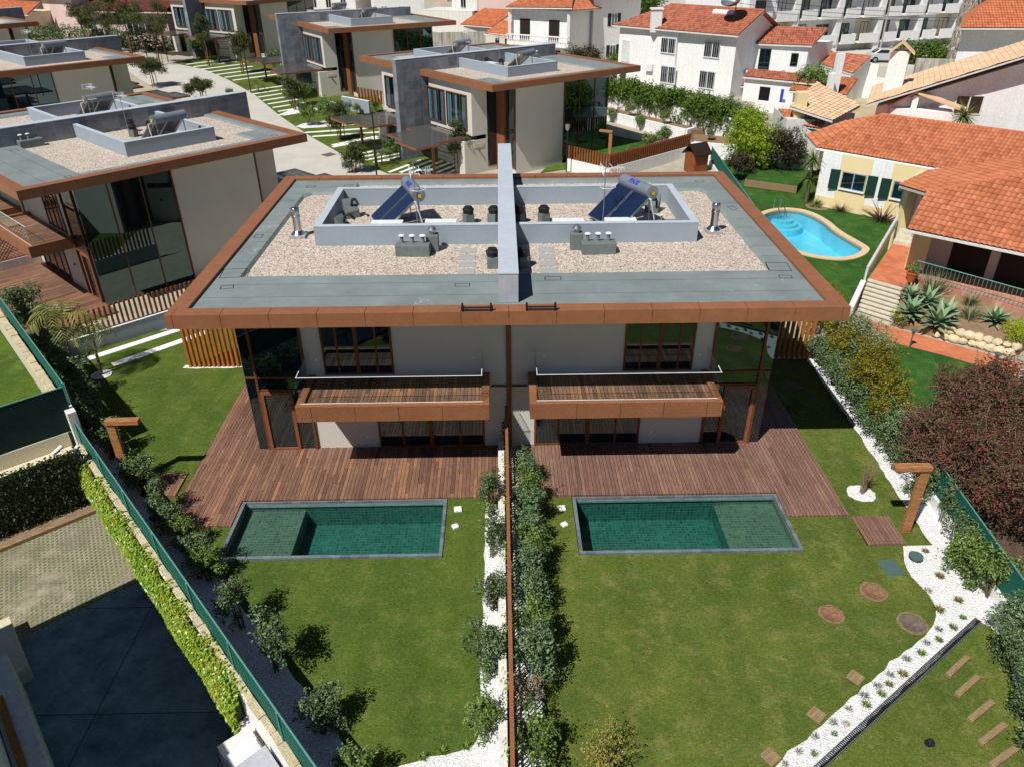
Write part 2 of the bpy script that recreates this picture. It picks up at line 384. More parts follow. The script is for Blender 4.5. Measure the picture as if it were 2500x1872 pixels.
TILE3 = m_tiles('pale_peach_roof_tile', C8(232, 196, 160), C8(238, 206, 172), C8(226, 188, 150))
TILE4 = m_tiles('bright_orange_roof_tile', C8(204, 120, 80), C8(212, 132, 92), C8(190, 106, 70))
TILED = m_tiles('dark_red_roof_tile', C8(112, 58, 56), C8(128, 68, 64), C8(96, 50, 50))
SHUT = m_plain('dark_green_shutter', C8(24, 58, 48), 0.5, 0.3)
SHUTB = m_plain('dark_brown_shutter', C8(48, 38, 36), 0.6, 0.2)
BLIND = m_plain('white_blind', C8(214, 216, 216), 0.7, 0.2)
BARK = m_plain('grey_brown_bark', C8(104, 88, 72), 0.9, 0.1, var=0.2, scale=8)
BARKT = m_plain('thin_tan_twig', C8(150, 128, 104), 0.9, 0.1, var=0.15, scale=8)
THATCH = m_leaf('dead_palm_fronds', [C8(136, 126, 116), C8(176, 168, 158), C8(204, 198, 190)], 0.9, 0.0, 0.05)
POT = m_plain('terracotta_pot', C8(186, 100, 64), 0.8, 0.15)
RUST = m_plain('rusty_iron_cover', C8(136, 102, 78), 0.85, 0.2, var=0.3, scale=7, fine=(30, 0.25))
GREYCOV = m_plain('grey_iron_cover', C8(112, 100, 88), 0.85, 0.2, var=0.3, scale=7, fine=(30, 0.25))
TEALP = m_plain('teal_plastic', C8(78, 104, 100), 0.6, 0.3, var=0.1, scale=5)
CARW = m_plain('silver_car_paint', C8(206, 210, 216), 0.25, 0.5, 0.3, var=0.02)
CARD = m_plain('dark_blue_car_paint', C8(36, 42, 54), 0.25, 0.5, 0.3, var=0.02)
TYRE = m_plain('black_rubber', C8(24, 24, 25), 0.8, 0.2)
# foliage
L_SHRUB = m_leaf('dark_glossy_leaf', [C8(44, 64, 36), C8(78, 102, 60), C8(118, 140, 94), C8(164, 176, 136)], 0.4)
L_SHRUB2 = m_leaf('mid_green_leaf', [C8(54, 76, 30), C8(94, 122, 54), C8(132, 156, 82), C8(170, 184, 118)], 0.4)
L_SHRUB3 = m_leaf('blue_green_leaf', [C8(50, 74, 44), C8(88, 116, 72), C8(130, 154, 110), C8(172, 188, 150)], 0.4)
L_DRY = m_leaf('dry_pinkish_leaf', [C8(120, 106, 84), C8(168, 152, 124), C8(196, 180, 154)], 0.7)
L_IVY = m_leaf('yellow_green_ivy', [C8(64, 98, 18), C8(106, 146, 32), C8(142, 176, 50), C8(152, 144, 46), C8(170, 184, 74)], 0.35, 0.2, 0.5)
L_IVYD = m_leaf('shade_darkened_ivy', [C8(18, 26, 12), C8(32, 44, 20), C8(50, 62, 28)], 0.5, 0.1)  # leaf tones lowered to paint in the shade on the ivy wall
L_YEL = m_leaf('yellow_flowering_leaf', [C8(104, 108, 50), C8(146, 144, 78), C8(182, 168, 82), C8(206, 170, 48)], 0.5)
L_ORG = m_leaf('bronze_orange_leaf', [C8(84, 80, 24), C8(136, 116, 34), C8(170, 126, 44), C8(150, 140, 48)], 0.4)
L_OLIVE = m_leaf('olive_gold_leaf', [C8(66, 70, 18), C8(112, 110, 28), C8(150, 138, 42), C8(136, 142, 52)], 0.4)
L_VARI = m_leaf('variegated_leaf', [C8(96, 110, 76), C8(146, 158, 120), C8(190, 196, 166)], 0.5)
L_BOT = m_leaf('bronze_needle_leaf', [C8(66, 44, 38), C8(104, 76, 62), C8(116, 98, 70), C8(136, 96, 86)], 0.6)
L_RED = m_leaf('crimson_flower', [C8(112, 46, 48), C8(146, 62, 64), C8(136, 84, 78)], 0.6)
L_HEDGE = m_leaf('hedge_leaf', [C8(46, 70, 20), C8(86, 116, 34), C8(122, 148, 52)], 0.45)
L_LIME = m_leaf('lime_leaf', [C8(56, 84, 14), C8(112, 142, 26), C8(162, 182, 44), C8(182, 190, 54)], 0.45)
L_LIMEB = m_leaf('bright_lime_leaf', [C8(112, 140, 14), C8(160, 182, 26), C8(188, 200, 46)], 0.45)
L_DKB = m_leaf('dark_bronze_leaf', [C8(46, 44, 26), C8(76, 72, 44), C8(96, 88, 60)], 0.5)
L_PINE = m_leaf('pine_needle', [C8(52, 60, 30), C8(88, 98, 52), C8(122, 128, 76)], 0.6)
L_AGAVE = m_leaf('blue_green_agave', [C8(104, 132, 96), C8(136, 164, 124), C8(166, 188, 148)], 0.5, 0.1)
L_SWORD = m_leaf('sword_leaf', [C8(66, 84, 52), C8(104, 120, 82), C8(140, 150, 110)], 0.5, 0.1)
L_PURP = m_leaf('purple_brown_blade', [C8(72, 52, 48), C8(110, 84, 76), C8(134, 108, 92)], 0.5, 0.1)
L_PALM = m_leaf('palm_frond', [C8(84, 96, 34), C8(128, 136, 58), C8(168, 168, 96), C8(150, 140, 50)], 0.45)
L_YUC = m_leaf('yucca_leaf', [C8(60, 78, 34), C8(104, 120, 58), C8(150, 156, 92)], 0.45, 0.1)
L_LAV = m_leaf('grey_lavender', [C8(120, 126, 112), C8(150, 154, 142), C8(172, 172, 164)], 0.8)
L_TUFT = m_leaf('grey_green_tuft', [C8(78, 86, 72), C8(120, 126, 108), C8(150, 150, 134)], 0.7)
L_TUFTR = m_leaf('reddish_tuft', [C8(120, 84, 66), C8(160, 120, 92), C8(150, 140, 84)], 0.7)
L_SUCC = m_leaf('olive_succulent', [C8(96, 96, 50), C8(132, 126, 66), C8(156, 140, 82)], 0.6)
L_YFLW = m_leaf('yellow_flower', [C8(230, 200, 30), C8(246, 220, 60)], 0.6)

# ------------------------------------------------------------------ mesh helpers
class MB:
    def __init__(s): s.v = []; s.f = []; s.uv = None
    def add(s, vs, fs):
        o = len(s.v); s.v.extend([tuple(p) for p in vs]); s.f.extend([tuple(i + o for i in f) for f in fs]); return s
    def box(s, x0, x1, y0, y1, z0, z1):
        v = [(x0, y0, z0), (x1, y0, z0), (x1, y1, z0), (x0, y1, z0), (x0, y0, z1), (x1, y0, z1), (x1, y1, z1), (x0, y1, z1)]
        return s.add(v, [(3, 2, 1, 0), (4, 5, 6, 7), (0, 1, 5, 4), (1, 2, 6, 5), (2, 3, 7, 6), (3, 0, 4, 7)])
    def obox(s, a, b, t, z0, z1):          # wall along a-b in plan, thickness t
        a = Vector(a[:2]); b = Vector(b[:2]); d = (b - a).normalized(); n = Vector((-d.y, d.x)) * t / 2
        return s.prism([a - n, b - n, b + n, a + n], z0, z1)
    def prism(s, poly, z0, z1):
        n = len(poly); ar = sum(poly[i][0] * poly[(i + 1) % n][1] - poly[(i + 1) % n][0] * poly[i][1] for i in range(n))
        if ar < 0: poly = list(poly)[::-1]
        zz0 = z0 if isinstance(z0, (list, tuple)) else [z0] * n; zz1 = z1 if isinstance(z1, (list, tuple)) else [z1] * n
        if ar < 0 and isinstance(z0, (list, tuple)): zz0 = list(z0)[::-1]
        if ar < 0 and isinstance(z1, (list, tuple)): zz1 = list(z1)[::-1]
        v = [(p[0], p[1], z) for p, z in zip(poly, zz0)] + [(p[0], p[1], z) for p, z in zip(poly, zz1)]
        f = [tuple(range(n - 1, -1, -1)), tuple(range(n, 2 * n))] + [(i, (i + 1) % n, n + (i + 1) % n, n + i) for i in range(n)]
        return s.add(v, f)
    def sheet(s, poly, z):
        n = len(poly); ar = sum(poly[i][0] * poly[(i + 1) % n][1] - poly[(i + 1) % n][0] * poly[i][1] for i in range(n))
        if ar < 0: poly = list(poly)[::-1]
        return s.add([(p[0], p[1], z(p[0], p[1]) if callable(z) else z) for p in poly], [tuple(range(n))])
    def poly(s, pts): return s.add(pts, [tuple(range(len(pts)))])
    def slab(s, pts, t):                     # sloped slab: polygon extruded down
        n = len(pts); low = [(p[0], p[1], p[2] - t) for p in pts]
        return s.add(list(pts) + low, [tuple(range(n)), tuple(range(2 * n - 1, n - 1, -1))] + [(i, n + i, n + (i + 1) % n, (i + 1) % n) for i in range(n)])
    def tube(s, p, q, r, r2=None, k=8, cap=True):
        p = Vector(p); q = Vector(q); r2 = r if r2 is None else r2; d = (q - p).normalized()
        a = d.orthogonal().normalized(); b = d.cross(a)
        v = []
        for c, rr in ((p, r), (q, r2)):
            for i in range(k):
                t = 2 * pi * i / k; v.append(c + (a * cos(t) + b * sin(t)) * rr)
        f = [(i, (i + 1) % k, k + (i + 1) % k, k + i) for i in range(k)]
        if cap: f += [tuple(range(k - 1, -1, -1)), tuple(range(k, 2 * k))]
        return s.add(v, f)
    def path(s, pts, r, k=6, r2=None):
        for i in range(len(pts) - 1):
            s.tube(pts[i], pts[i + 1], r if r2 is None else r + (r2 - r) * i / (len(pts) - 1), r if r2 is None else r + (r2 - r) * (i + 1) / (len(pts) - 1), k)
        return s
    def lathe(s, prof, c=(0, 0, 0), k=20):   # profile [(r, z)]
        v = []; n = len(prof)
        for (r, z) in prof:
            for i in range(k):
                t = 2 * pi * i / k; v.append((c[0] + r * cos(t), c[1] + r * sin(t), c[2] + z))
        f = [(a * k + i, a * k + (i + 1) % k, (a + 1) * k + (i + 1) % k, (a + 1) * k + i) for a in range(n - 1) for i in range(k)]
        f += [tuple(range(k - 1, -1, -1)), tuple(range((n - 1) * k, n * k))]
        return s.add(v, f)
    def cylx(s, c, d, L, r, k=20):
        d = Vector(d).normalized(); c = Vector(c); return s.tube(c - d * L / 2, c + d * L / 2, r, None, k)
    def xf(s, mat):
        s.v = [tuple(mat @ Vector(p)) for p in s.v]; return s
    def mesh(s, name):
        me = bpy.data.meshes.new(name); me.from_pydata(s.v, [], s.f); me.update(); return me

def put(name, mb, m, parent=None, smooth=False, bevel=0.0):
    me = mb.mesh(name) if isinstance(mb, MB) else mb
    if m is not None and not me.materials: me.materials.append(m)
    o = bpy.data.objects.new(name, me); COL.objects.link(o)
    if parent is not None: o.parent = parent
    if smooth:
        me.polygons.foreach_set('use_smooth', [True] * len(me.polygons)); me.set_sharp_from_angle(angle=radians(40))
    if bevel:
        md = o.modifiers.new('bevel', 'BEVEL'); md.width = bevel; md.segments = 2; md.limit_method = 'ANGLE'
    return o
def tag(o, label, cat, group=None):
    o['label'] = label; o['category'] = cat; o['kind'] = 'thing'
    if group: o['group'] = group
    return o
def thing(name, label, cat, loc=(0, 0, 0), rz=0.0, group=None):
    o = bpy.data.objects.new(name, None); COL.objects.link(o); o.location = loc; o.rotation_euler = (0, 0, rz); o.empty_display_size = 0.3
    return tag(o, label, cat, group)
def struct(name, mb, m):
    o = put(name, mb, m); o['kind'] = 'structure'; return o
def dup(root, loc, rz=0.0, label=None, group=None, sc=None):
    r = root.copy(); COL.objects.link(r); r.location = loc; r.rotation_euler = (0, 0, rz)
    if sc is not None: r.scale = (sc, sc, sc) if isinstance(sc, (int, float)) else sc
    if label: r['label'] = label
    if group: r['group'] = group
    for ch in list(root.children):
        c = ch.copy(); COL.objects.link(c); c.parent = r
        for g in ch.children:
            d = g.copy(); COL.objects.link(d); d.parent = c
    return r

# ------------------------------------------------------------------ foliage meshes
def leaf_quad(V, F, c, nrm, up, L, W, bend=0.0):
    a = up - nrm * up.dot(nrm)
    if a.length < 1e-4: a = nrm.orthogonal()
    a.normalize(); b = nrm.cross(a)
    o = len(V)
    V += [c - a * L * .5, c + b * W * .5 + nrm * bend * L, c + a * L * .5, c - b * W * .5 + nrm * bend * L]
    F.append((o, o + 1, o + 2, o + 3))
def rvec(R):
    while True:
        v = Vector((R.uniform(-1, 1), R.uniform(-1, 1), R.uniform(-1, 1)))
        if 0.05 < v.length < 1: return v.normalized()
def leaves(blobs, n, L, W=None, seed=1, shell=0.5, updir=0.5, clump=0.0, nclump=0):
    """leaf mesh spread through ellipsoid blobs [(center, (rx,ry,rz))]; leaves gather in small sprays"""
    R = random.Random(seed); V = []; F = []; W = W or L * .55
    wts = [b[1][0] * b[1][1] + b[1][1] * b[1][2] for b in blobs]
    for i in range(max(1, n // 7)):
        c, r = R.choices(blobs, wts)[0]
        d = rvec(R); rr = (shell + (1 - shell) * R.random()) ** 0.8 * (1 + 0.22 * R.gauss(0, 1) * clump)
        q = Vector((c[0] + d.x * r[0] * rr, c[1] + d.y * r[1] * rr, c[2] + d.z * r[2] * rr))
        out = Vector((d.x / r[0], d.y / r[1], d.z / r[2])).normalized()
        for k in range(7):
            nn = (out * 0.7 + rvec(R) * 0.8 + Vector((0, 0, updir))).normalized()
            p = q + rvec(R) * L * R.uniform(0.3, 1.5)
            leaf_quad(V, F, p, nn, (out + rvec(R)).normalized(), L * R.uniform(.7, 1.25), W * R.uniform(.7, 1.2), 0.08)
    me = bpy.data.meshes.new('leaves'); me.from_pydata([tuple(v) for v in V], [], F); me.update()
    return me
def surf_leaves(pts_n, L, seed=1, per=1, updir=0.3, W=None, jit=1.0):
    R = random.Random(seed); V = []; F = []; W = W or L * .7
    for p, n in pts_n:
        for k in range(per):
            nn = (n + rvec(R) * 0.55 * jit + Vector((0, 0, updir))).normalized()
            leaf_quad(V, F, p + rvec(R) * L * .8, nn, Vector((R.uniform(-.6, .6), R.uniform(-.6, .6), -1)), L * R.uniform(.7, 1.3), W * R.uniform(.7, 1.2), 0.06)
    me = bpy.data.meshes.new('leaves'); me.from_pydata([tuple(v) for v in V], [], F); me.update(); return me
def blades(n, L, W, seed=1, spread=1.0, droop=0.5, tilt0=0.05, base_r=0.05, segs=4, z0=0.0, up=0.0):
    """rosette / tuft of long tapering blades"""
    R = random.Random(seed); V = []; F = []
    for i in range(n):
        az = 2 * pi * (i * 0.381966) + R.uniform(-.2, .2); t = tilt0 + spread * sqrt((i + .5) / n) * R.uniform(.85, 1.1)
        LL = L * R.uniform(.75, 1.1); hd = Vector((cos(az), sin(az), 0)); sd = Vector((-sin(az), cos(az), 0))
        p = hd * base_r * R.random() + Vector((0, 0, z0 + up * (1 - i / n))); th = t; o = len(V)
        for k in range(segs + 1):
            f = k / segs; ww = W * (0.75 + 0.6 * f if f < .35 else (1 - f) * 1.48 + .02) * .5
            V += [p - sd * ww, p + sd * ww]
            p = p + (hd * sin(th) + Vector((0, 0, cos(th)))) * LL / segs; th += droop / segs
        F += [(o + 2 * k, o + 2 * k + 1, o + 2 * k + 3, o + 2 * k + 2) for k in range(segs)]
    me = bpy.data.meshes.new('blades'); me.from_pydata([tuple(v) for v in V], [], F); me.update(); return me
def stems(R, n, h, spread, r=0.018):
    mb = MB(); tips = []
    for i in range(n):
        az = R.uniform(0, 2 * pi); t = R.uniform(.2, 1) * spread
        p0 = Vector((cos(az) * .05, sin(az) * .05, 0)); p1 = Vector((cos(az) * t * .5, sin(az) * t * .5, h * .5)); p2 = Vector((cos(az) * t, sin(az) * t, h * R.uniform(.75, 1)))
        mb.path([p0, p1, p2], r, 5, r * .4); tips.append(p2)
    return mb, tips
_shrubs = {}
def shrub_proto(key, m, h, r, n, L, seed, nb=7, low=0.35, name='shrub'):
    R = random.Random(seed)
    mb, tips = stems(R, nb, h * .8, r * .75)
    blobs = []
    for t in tips:
        blobs.append(((t.x, t.y, t.z - h * .02), (r * R.uniform(.3, .5), r * R.uniform(.3, .5), h * R.uniform(.16, .28))))
    for i in range(nb):
        az = R.uniform(0, 2 * pi); q = R.uniform(.2, .7) * r
        blobs.append(((cos(az) * q, sin(az) * q, h * R.uniform(low, .65)), (r * R.uniform(.35, .5), r * R.uniform(.35, .5), h * R.uniform(.18, .3))))
    _shrubs[key] = (mb.mesh('stems'), leaves(blobs, n, L, seed=seed, shell=.35, clump=1.0), m)
def shrub(key, loc, label, sc=1.0, rz=None, group=None, name='shrub', cat='shrub', m=None):
    st, le, mm = _shrubs[key]
    t = thing(name, label, cat, loc, random.uniform(0, 6.28) if rz is None else rz, group)
    t.scale = (sc, sc, sc) if isinstance(sc, (int, float)) else sc
    a = put('stem', st, BARK, t)
    if m is not None: le = le.copy(); le.materials.clear(); le.materials.append(m)
    put('foliage', le, mm, t)
    return t
def uvmesh(name, mb_uv, m, parent):
    V, F, UV = mb_uv
    me = bpy.data.meshes.new(name); me.from_pydata(V, [], F); ul = me.uv_layers.new(name='UVMap')
    for lp in me.loops: ul.data[lp.index].uv = UV[lp.vertex_index]
    me.materials.append(m); me.update()
    o = bpy.data.objects.new(name, me); COL.objects.link(o)
    if parent is not None: o.parent = parent
    me.polygons.foreach_set('use_smooth', [True] * len(me.polygons)); me.set_sharp_from_angle(angle=radians(50))
    return o
def tile_roof(name, poly, m, parent, eave=None, pitch=0.25, rows=0.38, amp=0.07, nseg=6, inside=None, thick=0.12):
    """clay-tile slope: corrugated geometry cut to the convex polygon (list of 3-D points, first edge = eave)"""
    P = [Vector(p) for p in poly]
    def newell(P):
        n = Vector((0, 0, 0))
        for i in range(len(P)): n += P[i].cross(P[(i + 1) % len(P)])
        return n
    n = newell(P)
    if n.z < 0: P = P[::-1]; P = [P[-2], P[-1]] + P[:-2]; n = newell(P)
    n.normalize(); U = Vector(eave).normalized() if eave else (P[1] - P[0]).normalized()
    U = (U - n * U.dot(n)).normalized(); Vv = n.cross(U); O = P[0]
    uu = [(p - O).dot(U) for p in P]; vv = [(p - O).dot(Vv) for p in P]
    u0, u1, v0, v1 = min(uu), max(uu), min(vv), max(vv)
    nu = int((u1 - u0) / (pitch / nseg)) + 2; nr = int((v1 - v0) / rows) + 1
    V = []; UV = []; F = []
    cols = [u0 + i * pitch / nseg for i in range(nu)]
    lines = []
    for r in range(nr):
        lines += [(v0 + r * rows, 0.03), (v0 + (r + 1) * rows - .004, 0.0)]
    for (v, lift) in lines:
        for u in cols:
            ph = (u / pitch) * 2 * pi
            V.append(O + U * u + Vv * v + n * (amp * .5 * (1 + sin(ph)) + lift)); UV.append((u, v + .002))
    w_ = nu
    for r in range(len(lines) - 1):
        F += [(r * w_ + i, r * w_ + i + 1, (r + 1) * w_ + i + 1, (r + 1) * w_ + i) for i in range(nu - 1)]
    me = bpy.data.meshes.new(name); me.from_pydata([tuple(v) for v in V], [], F)
    ul = me.uv_layers.new(name='UVMap')
    for lp in me.loops: ul.data[lp.index].uv = UV[lp.vertex_index]
    bm = bmesh.new(); bm.from_mesh(me)
    k = len(P)
    for i in range(k):
        a, b = P[i], P[(i + 1) % k]
        if (b - a).length < 1e-4: continue
        out = (b - a).cross(n).normalized()
        bmesh.ops.bisect_plane(bm, geom=bm.verts[:] + bm.edges[:] + bm.faces[:], plane_co=a, plane_no=out, clear_outer=True)
    bm.to_mesh(me); bm.free(); me.materials.append(m)
    me.polygons.foreach_set('use_smooth', [True] * len(me.polygons)); me.set_sharp_from_angle(angle=radians(50))
    o = bpy.data.objects.new(name, me); COL.objects.link(o)
    if parent is not None: o.parent = parent
    sl = MB(); sl.slab([tuple(p - n * ((p - O).dot(n) + .05)) for p in P], thick)
    s = put('roof_underside', sl, OFFW, parent)
    return o
def ridge(parent, a, b, m, r=0.11):
    mb = MB(); a = Vector(a); b = Vector(b); L = (b - a).length; d = (b - a) / L; k = max(1, int(L / .4))
    for i in range(k):
        mb.tube(a + d * (i * L / k), a + d * ((i + 1) * L / k + .03), r, r * .88, 8)
    return put('ridge_tile', mb, m, parent, True)

# ------------------------------------------------------------------ the semi-detached estate house (template, local x along the garden front, +y to the street)
RX, RY0, RY1 = 10.38, -2.63, 12.70
def window(parent, x0, x1, y, z0, z1, xs, fm=FRAMEW, gm=GLASSD, fw=0.07, out=-1, name='window', depth=0.06, thin=False):
    """glazed frame in a wall facing -y (out=-1) or +y; xs = mullion centres"""
    f = MB(); ya, yb = (y - depth, y + 0.02) if out < 0 else (y - 0.02, y + depth)
    f.box(x0, x0 + fw, ya, yb, z0, z1); f.box(x1 - fw, x1, ya, yb, z0, z1)
    f.box(x0 + fw, x1 - fw, ya + .002, yb - .002, z1 - fw, z1); f.box(x0 + fw, x1 - fw, ya + .002, yb - .002, z0, z0 + fw)
    for m in xs:
        mw = fw
        if isinstance(m, tuple): m, mw = m
        f.box(m - mw / 2, m + mw / 2, ya + .004 if not thin else yb - .04, yb - .004, z0 + fw, z1 - fw)
    fo = put(name, f, fm, parent)
    g = MB(); yg = (y - depth * .35 if out < 0 else y + depth * .35) if not thin else y + depth - .035
    g.box(x0 + fw, x1 - fw, yg - .008, yg + .008, z0 + fw, z1 - fw)
    put('pane', g, gm, fo)
    return fo
def estate_house(label, loc, rz, group, street=True):
    t = thing('semi_detached_house', label, 'house', loc, rz, group)
    # body
    b = MB()
    b.prism([(-7.16, 0), (7.16, 0), (7.16, 4.87), (9.33, 4.87), (9.33, 9.72), (7.05, 9.72), (7.05, 12.3), (0.9, 12.3), (.9, 11.2), (-.9, 11.2), (-.9, 12.3), (-7.05, 12.3), (-7.05, 9.72), (-9.33, 9.72), (-9.33, 4.87), (-7.16, 4.87)], 2.55, 6.30)
    b.prism([(-7.16, 0.001), (7.16, 0.001), (7.16, 4.87), (9.33, 4.87), (9.33, 9.72), (7.05, 9.72), (7.05, 10.9), (-7.05, 10.9), (-7.05, 9.72), (-9.33, 9.72), (-9.33, 4.87), (-7.16, 4.87)], -.6, 2.55)
    for s in (-1, 1):
        x0, x1 = sorted((s * 7.05, s * 6.8)); b.box(x0, x1, 10.9, 13.1, -.6, 2.2)
        x0, x1 = sorted((s * 6.8, s * 5.6)); b.box(x0, x1, 12.9, 13.1, -.6, 2.2)
    put('wall', b, CREAM, t)
    # corner glazing
    for s in (-1, 1):
        g = MB(); x0, x1 = sorted((s * 9.36, s * 7.17)); g.box(x0, x1, -.03, 4.865, 0.02, 6.30)
        go = put('corner_glazing', g, GLASSD, t)
        f = MB()
        def bx(xa, xb, *r):
            xa, xb = sorted((s * xa, s * xb)); f.box(xa, xb, *r)
        bx(8.92, 9.00, -.10, -.03, 0.02, 6.30); bx(7.16, 7.24, -.09, -.03, .02, 6.30)
        bx(9.0, 9.36, -.07, -.03, 3.08, 3.15); bx(7.24, 8.92, -.07, -.03, 3.08, 3.15); bx(7.24, 8.92, -.07, -.03, 2.56, 2.64)
        for yy in (1.55, 3.2): bx(9.36, 9.40, yy - .03, yy + .03, .02, 6.3)
        bx(9.36, 9.41, 4.80, 4.87, .02, 6.3)
        fo = put('glazing_frame', f, FRAMEW, go)
        d = MB()
        def dx(xa, xb, *r):
            xa, xb = sorted((s * xa, s * xb)); d.box(xa, xb, *r)
        dx(8.80, 8.915, -.11, -.03, .05, 2.555); dx(7.78, 7.9, -.11, -.03, .05, 2.555); dx(7.9, 8.8, -.108, -.03, 2.44, 2.555); dx(7.9, 8.8, -.108, -.03, .05, .12)
        put('door_frame', d, HPLD, go)
    # garden front
    for s in (-1, 1):
        def xr(a, b): return tuple(sorted((s * a, s * b)))
        x0, x1 = xr(4.05, 6.5); window(t, x0, x1, 0, 3.2, 5.95, [s * 4.62, (s * 5.3, .13), s * 5.97])
        x0, x1 = xr(.92, 4.84); window(t, x0, x1, 0, .06, 2.5, [s * 1.82, (s * 2.9, .16), s * 3.94])
        x0, x1 = xr(.68, 7.10)
        bal = MB(); bal.box(x0, x1, -2.15, -.002, 2.61, 3.05)
        n = 5; 
        bal.box(x0, x1, -2.15, -1.90, 3.05, 3.2)
        xa, xb = xr(.68, .93); bal.box(xa, xb, -1.90, -.002, 3.05, 3.2)
        xa, xb = xr(6.85, 7.10); bal.box(xa, xb, -1.90, -.002, 3.05, 3.2)
        for k in range(6):
            pass
        bo = put('balcony', bal, HPL, t)
        for k in range(1, 5):
            j = MB(); xx = s * (7.10 - .25 - 1.45 * (k - .82)); j.box(xx - .007, xx + .007, -2.153, -2.0, 2.612, 3.198)
            put('panel_joint', j, BLKM, bo)
        dk = MB(); dk.box(*xr(.94, 6.84), -1.89, -.005, 3.05, 3.09); put('balcony_deck', dk, DECK, bo)
        gl = MB(); gl.box(*xr(.90, 6.97), -1.955, -1.94, 3.16, 4.18); gl.box(*xr(6.955, 6.97), -1.94, -.03, 3.16, 4.18); gl.box(*xr(.90, .915), -1.94, -.03, 3.16, 4.18)
        put('glass_railing', gl, GLASSR, bo)
        ra = MB(); ra.box(*xr(.885, 6.985), -1.958, -1.937, 4.18, 4.195); ra.box(*xr(6.952, 6.973), -1.937, -1.5, 4.18, 4.195); ra.box(*xr(.897, .918), -1.937, -1.5, 4.18, 4.195)
        ra.box(*xr(.90, 6.97), -1.96, -1.935, 3.20, 3.212)
        put('railing_cap', ra, ALU, bo)
        lt = MB(); xx = s * 6.05; lt.box(xx - .05, xx + .05, -.07, -.005, .9 if False else 1.35, 1.45); 
        put('wall_light', lt, GREYM, t)
        for (xx, zz) in ((6.75, 3.75), (1.25, 3.75), (5.3, .5)): so = MB(); so.box(s * xx - .04, s * xx + .04, -.012, 0, zz, zz + .09); put('wall_socket', so, WHITE, t)
    st = MB(); st.box(-.09, .09, -.06, -.003, 0, 6.3); put('divider_strip', st, HPLD, t)
    br = MB(); br.box(-.64, -.09, -.05, -.003, 2.62, 2.68); br.box(.09, .64, -.05, -.003, 2.62, 2.68); put('divider_rail', br, FRAMEW, t)
    # entrance side
    for s in (-1, 1):
        def xr(a, b): return tuple(sorted((s * a, s * b)))
        m = MB(); m.box(*xr(8.12, 9.32), 9.725, 9.76, .0, 6.3); e = put('entrance_glazing', m, GLASSG, t)
        f = MB(); f.box(*xr(9.22, 9.335), 9.76, 9.84, 0, 6.3); f.box(*xr(8.12, 9.22), 9.76, 9.80, 2.9, 2.97); put('glazing_frame', f, FRAMEW, e)
        m = MB(); m.box(*xr(7.06, 8.12), 9.725, 9.95, -.6, 6.3); put('entrance_panel', m, HPLD, t)
        m = MB(); m.box(*xr(7.054, 7.075), 9.96, 10.85, .0, 6.28); put('side_glazing', m, GLASSD, t)
        # street front
        bayw = window(t, *xr(.75, 3.3), 12.3, 2.95, 5.55, [s * 1.6, s * 2.45], gm=GLASSC, out=1, depth=.13, thin=True, fw=.055)
        bayw2 = window(t, *xr(3.6, 6.45), 12.3, 2.95, 5.55, [s * 4.7, s * 5.6], gm=GLASSC, out=1, depth=.13, thin=True, fw=.055)
        for wv, xa, xb in ((bayw, .82, 3.23), (bayw2, 3.67, 6.38)):
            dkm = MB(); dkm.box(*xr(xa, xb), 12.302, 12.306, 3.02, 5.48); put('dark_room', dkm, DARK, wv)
            c = MB(); R = random.Random(int(xa * 100))
            L = xb - xa
            for (ca, cb) in ((0, .2), (.33, .5), (.78, 1.0)):
                k = 8
                for i in range(k):
                    u0 = xa + L * (ca + (cb - ca) * i / k); u1 = xa + L * (ca + (cb - ca) * (i + 1) / k)
                    if i % 2 == 0 or R.random() < .4: c.box(*xr(u0, u1), 12.318, 12.328, 3.03, 5.47)
            put('curtain', c, CURT, wv)
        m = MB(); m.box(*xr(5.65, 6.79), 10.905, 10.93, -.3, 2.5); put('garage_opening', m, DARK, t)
        sc = MB()
        for i in range(14):
            sc.box(*xr(1.6 + i * .28, 1.72 + i * .28), 12.1, 12.2, -.5, 2.45)
        for k in range(9): sc.box(*xr(1.6, 5.4), 12.11, 12.19, -.45 + k * .33, -.33 + k * .33)
        put('block_screen', sc, CREAM, t)
        m = MB(); m.box(*xr(7.055, 7.085), 11.25, 12.2, 1.62, 1.92); put('number_plate', m, BUFF, t)
        m = MB(); m.box(*xr(7.055, 7.20), 11.68, 11.78, 1.36, 1.5); put('wall_light', m, GREYM, t)
        pts = [(7.3, 17.6), (4.2, 17.6), (4.2, 16.9), (1.6, 16.9), (1.6, 14.5), (.6, 14.5), (.6, 12.45), (6.6, 12.45), (6.6, 15.4), (7.3, 15.4)]
        pts = [(s * a, b_) for a, b_ in pts]
        cn = MB(); k = len(pts)
        for i in range(k): cn.obox(pts[i], pts[(i + 1) % k], .09, 2.28, 2.42)
        for yy in (13.5, 14.5, 15.5, 16.4): cn.obox((s * 1.7, yy), (s * 6.5, yy), .05, 2.30, 2.38)
        co = put('entrance_canopy', cn, HPLD, t)
        g = MB(); g.prism(pts, 2.425, 2.44); put('canopy_glass', g, GLASSP, co)
        po = MB(); po.box(*xr(5.95, 6.13), 15.3, 15.48, -.8, 2.28); put('canopy_post', po, HPLD, co)
    # roof
    r = MB(); r.box(-RX + .02, RX - .02, RY0 + .02, RY1 - .02, 6.335, 6.56); put('roof_slab', r, BUFF, t)
    fa = MB(); step = 1.45
    def runs(a, b):
        n = int((b - a) / step); off = ((b - a) - n * step) / 2; xs = [a] + ([a + off] if off > .05 else []) + [a + off + (i + 1) * step for i in range(n)]
        if b - xs[-1] > .05: xs.append(b)
        return list(zip(xs[:-1], xs[1:]))
    gp = .008
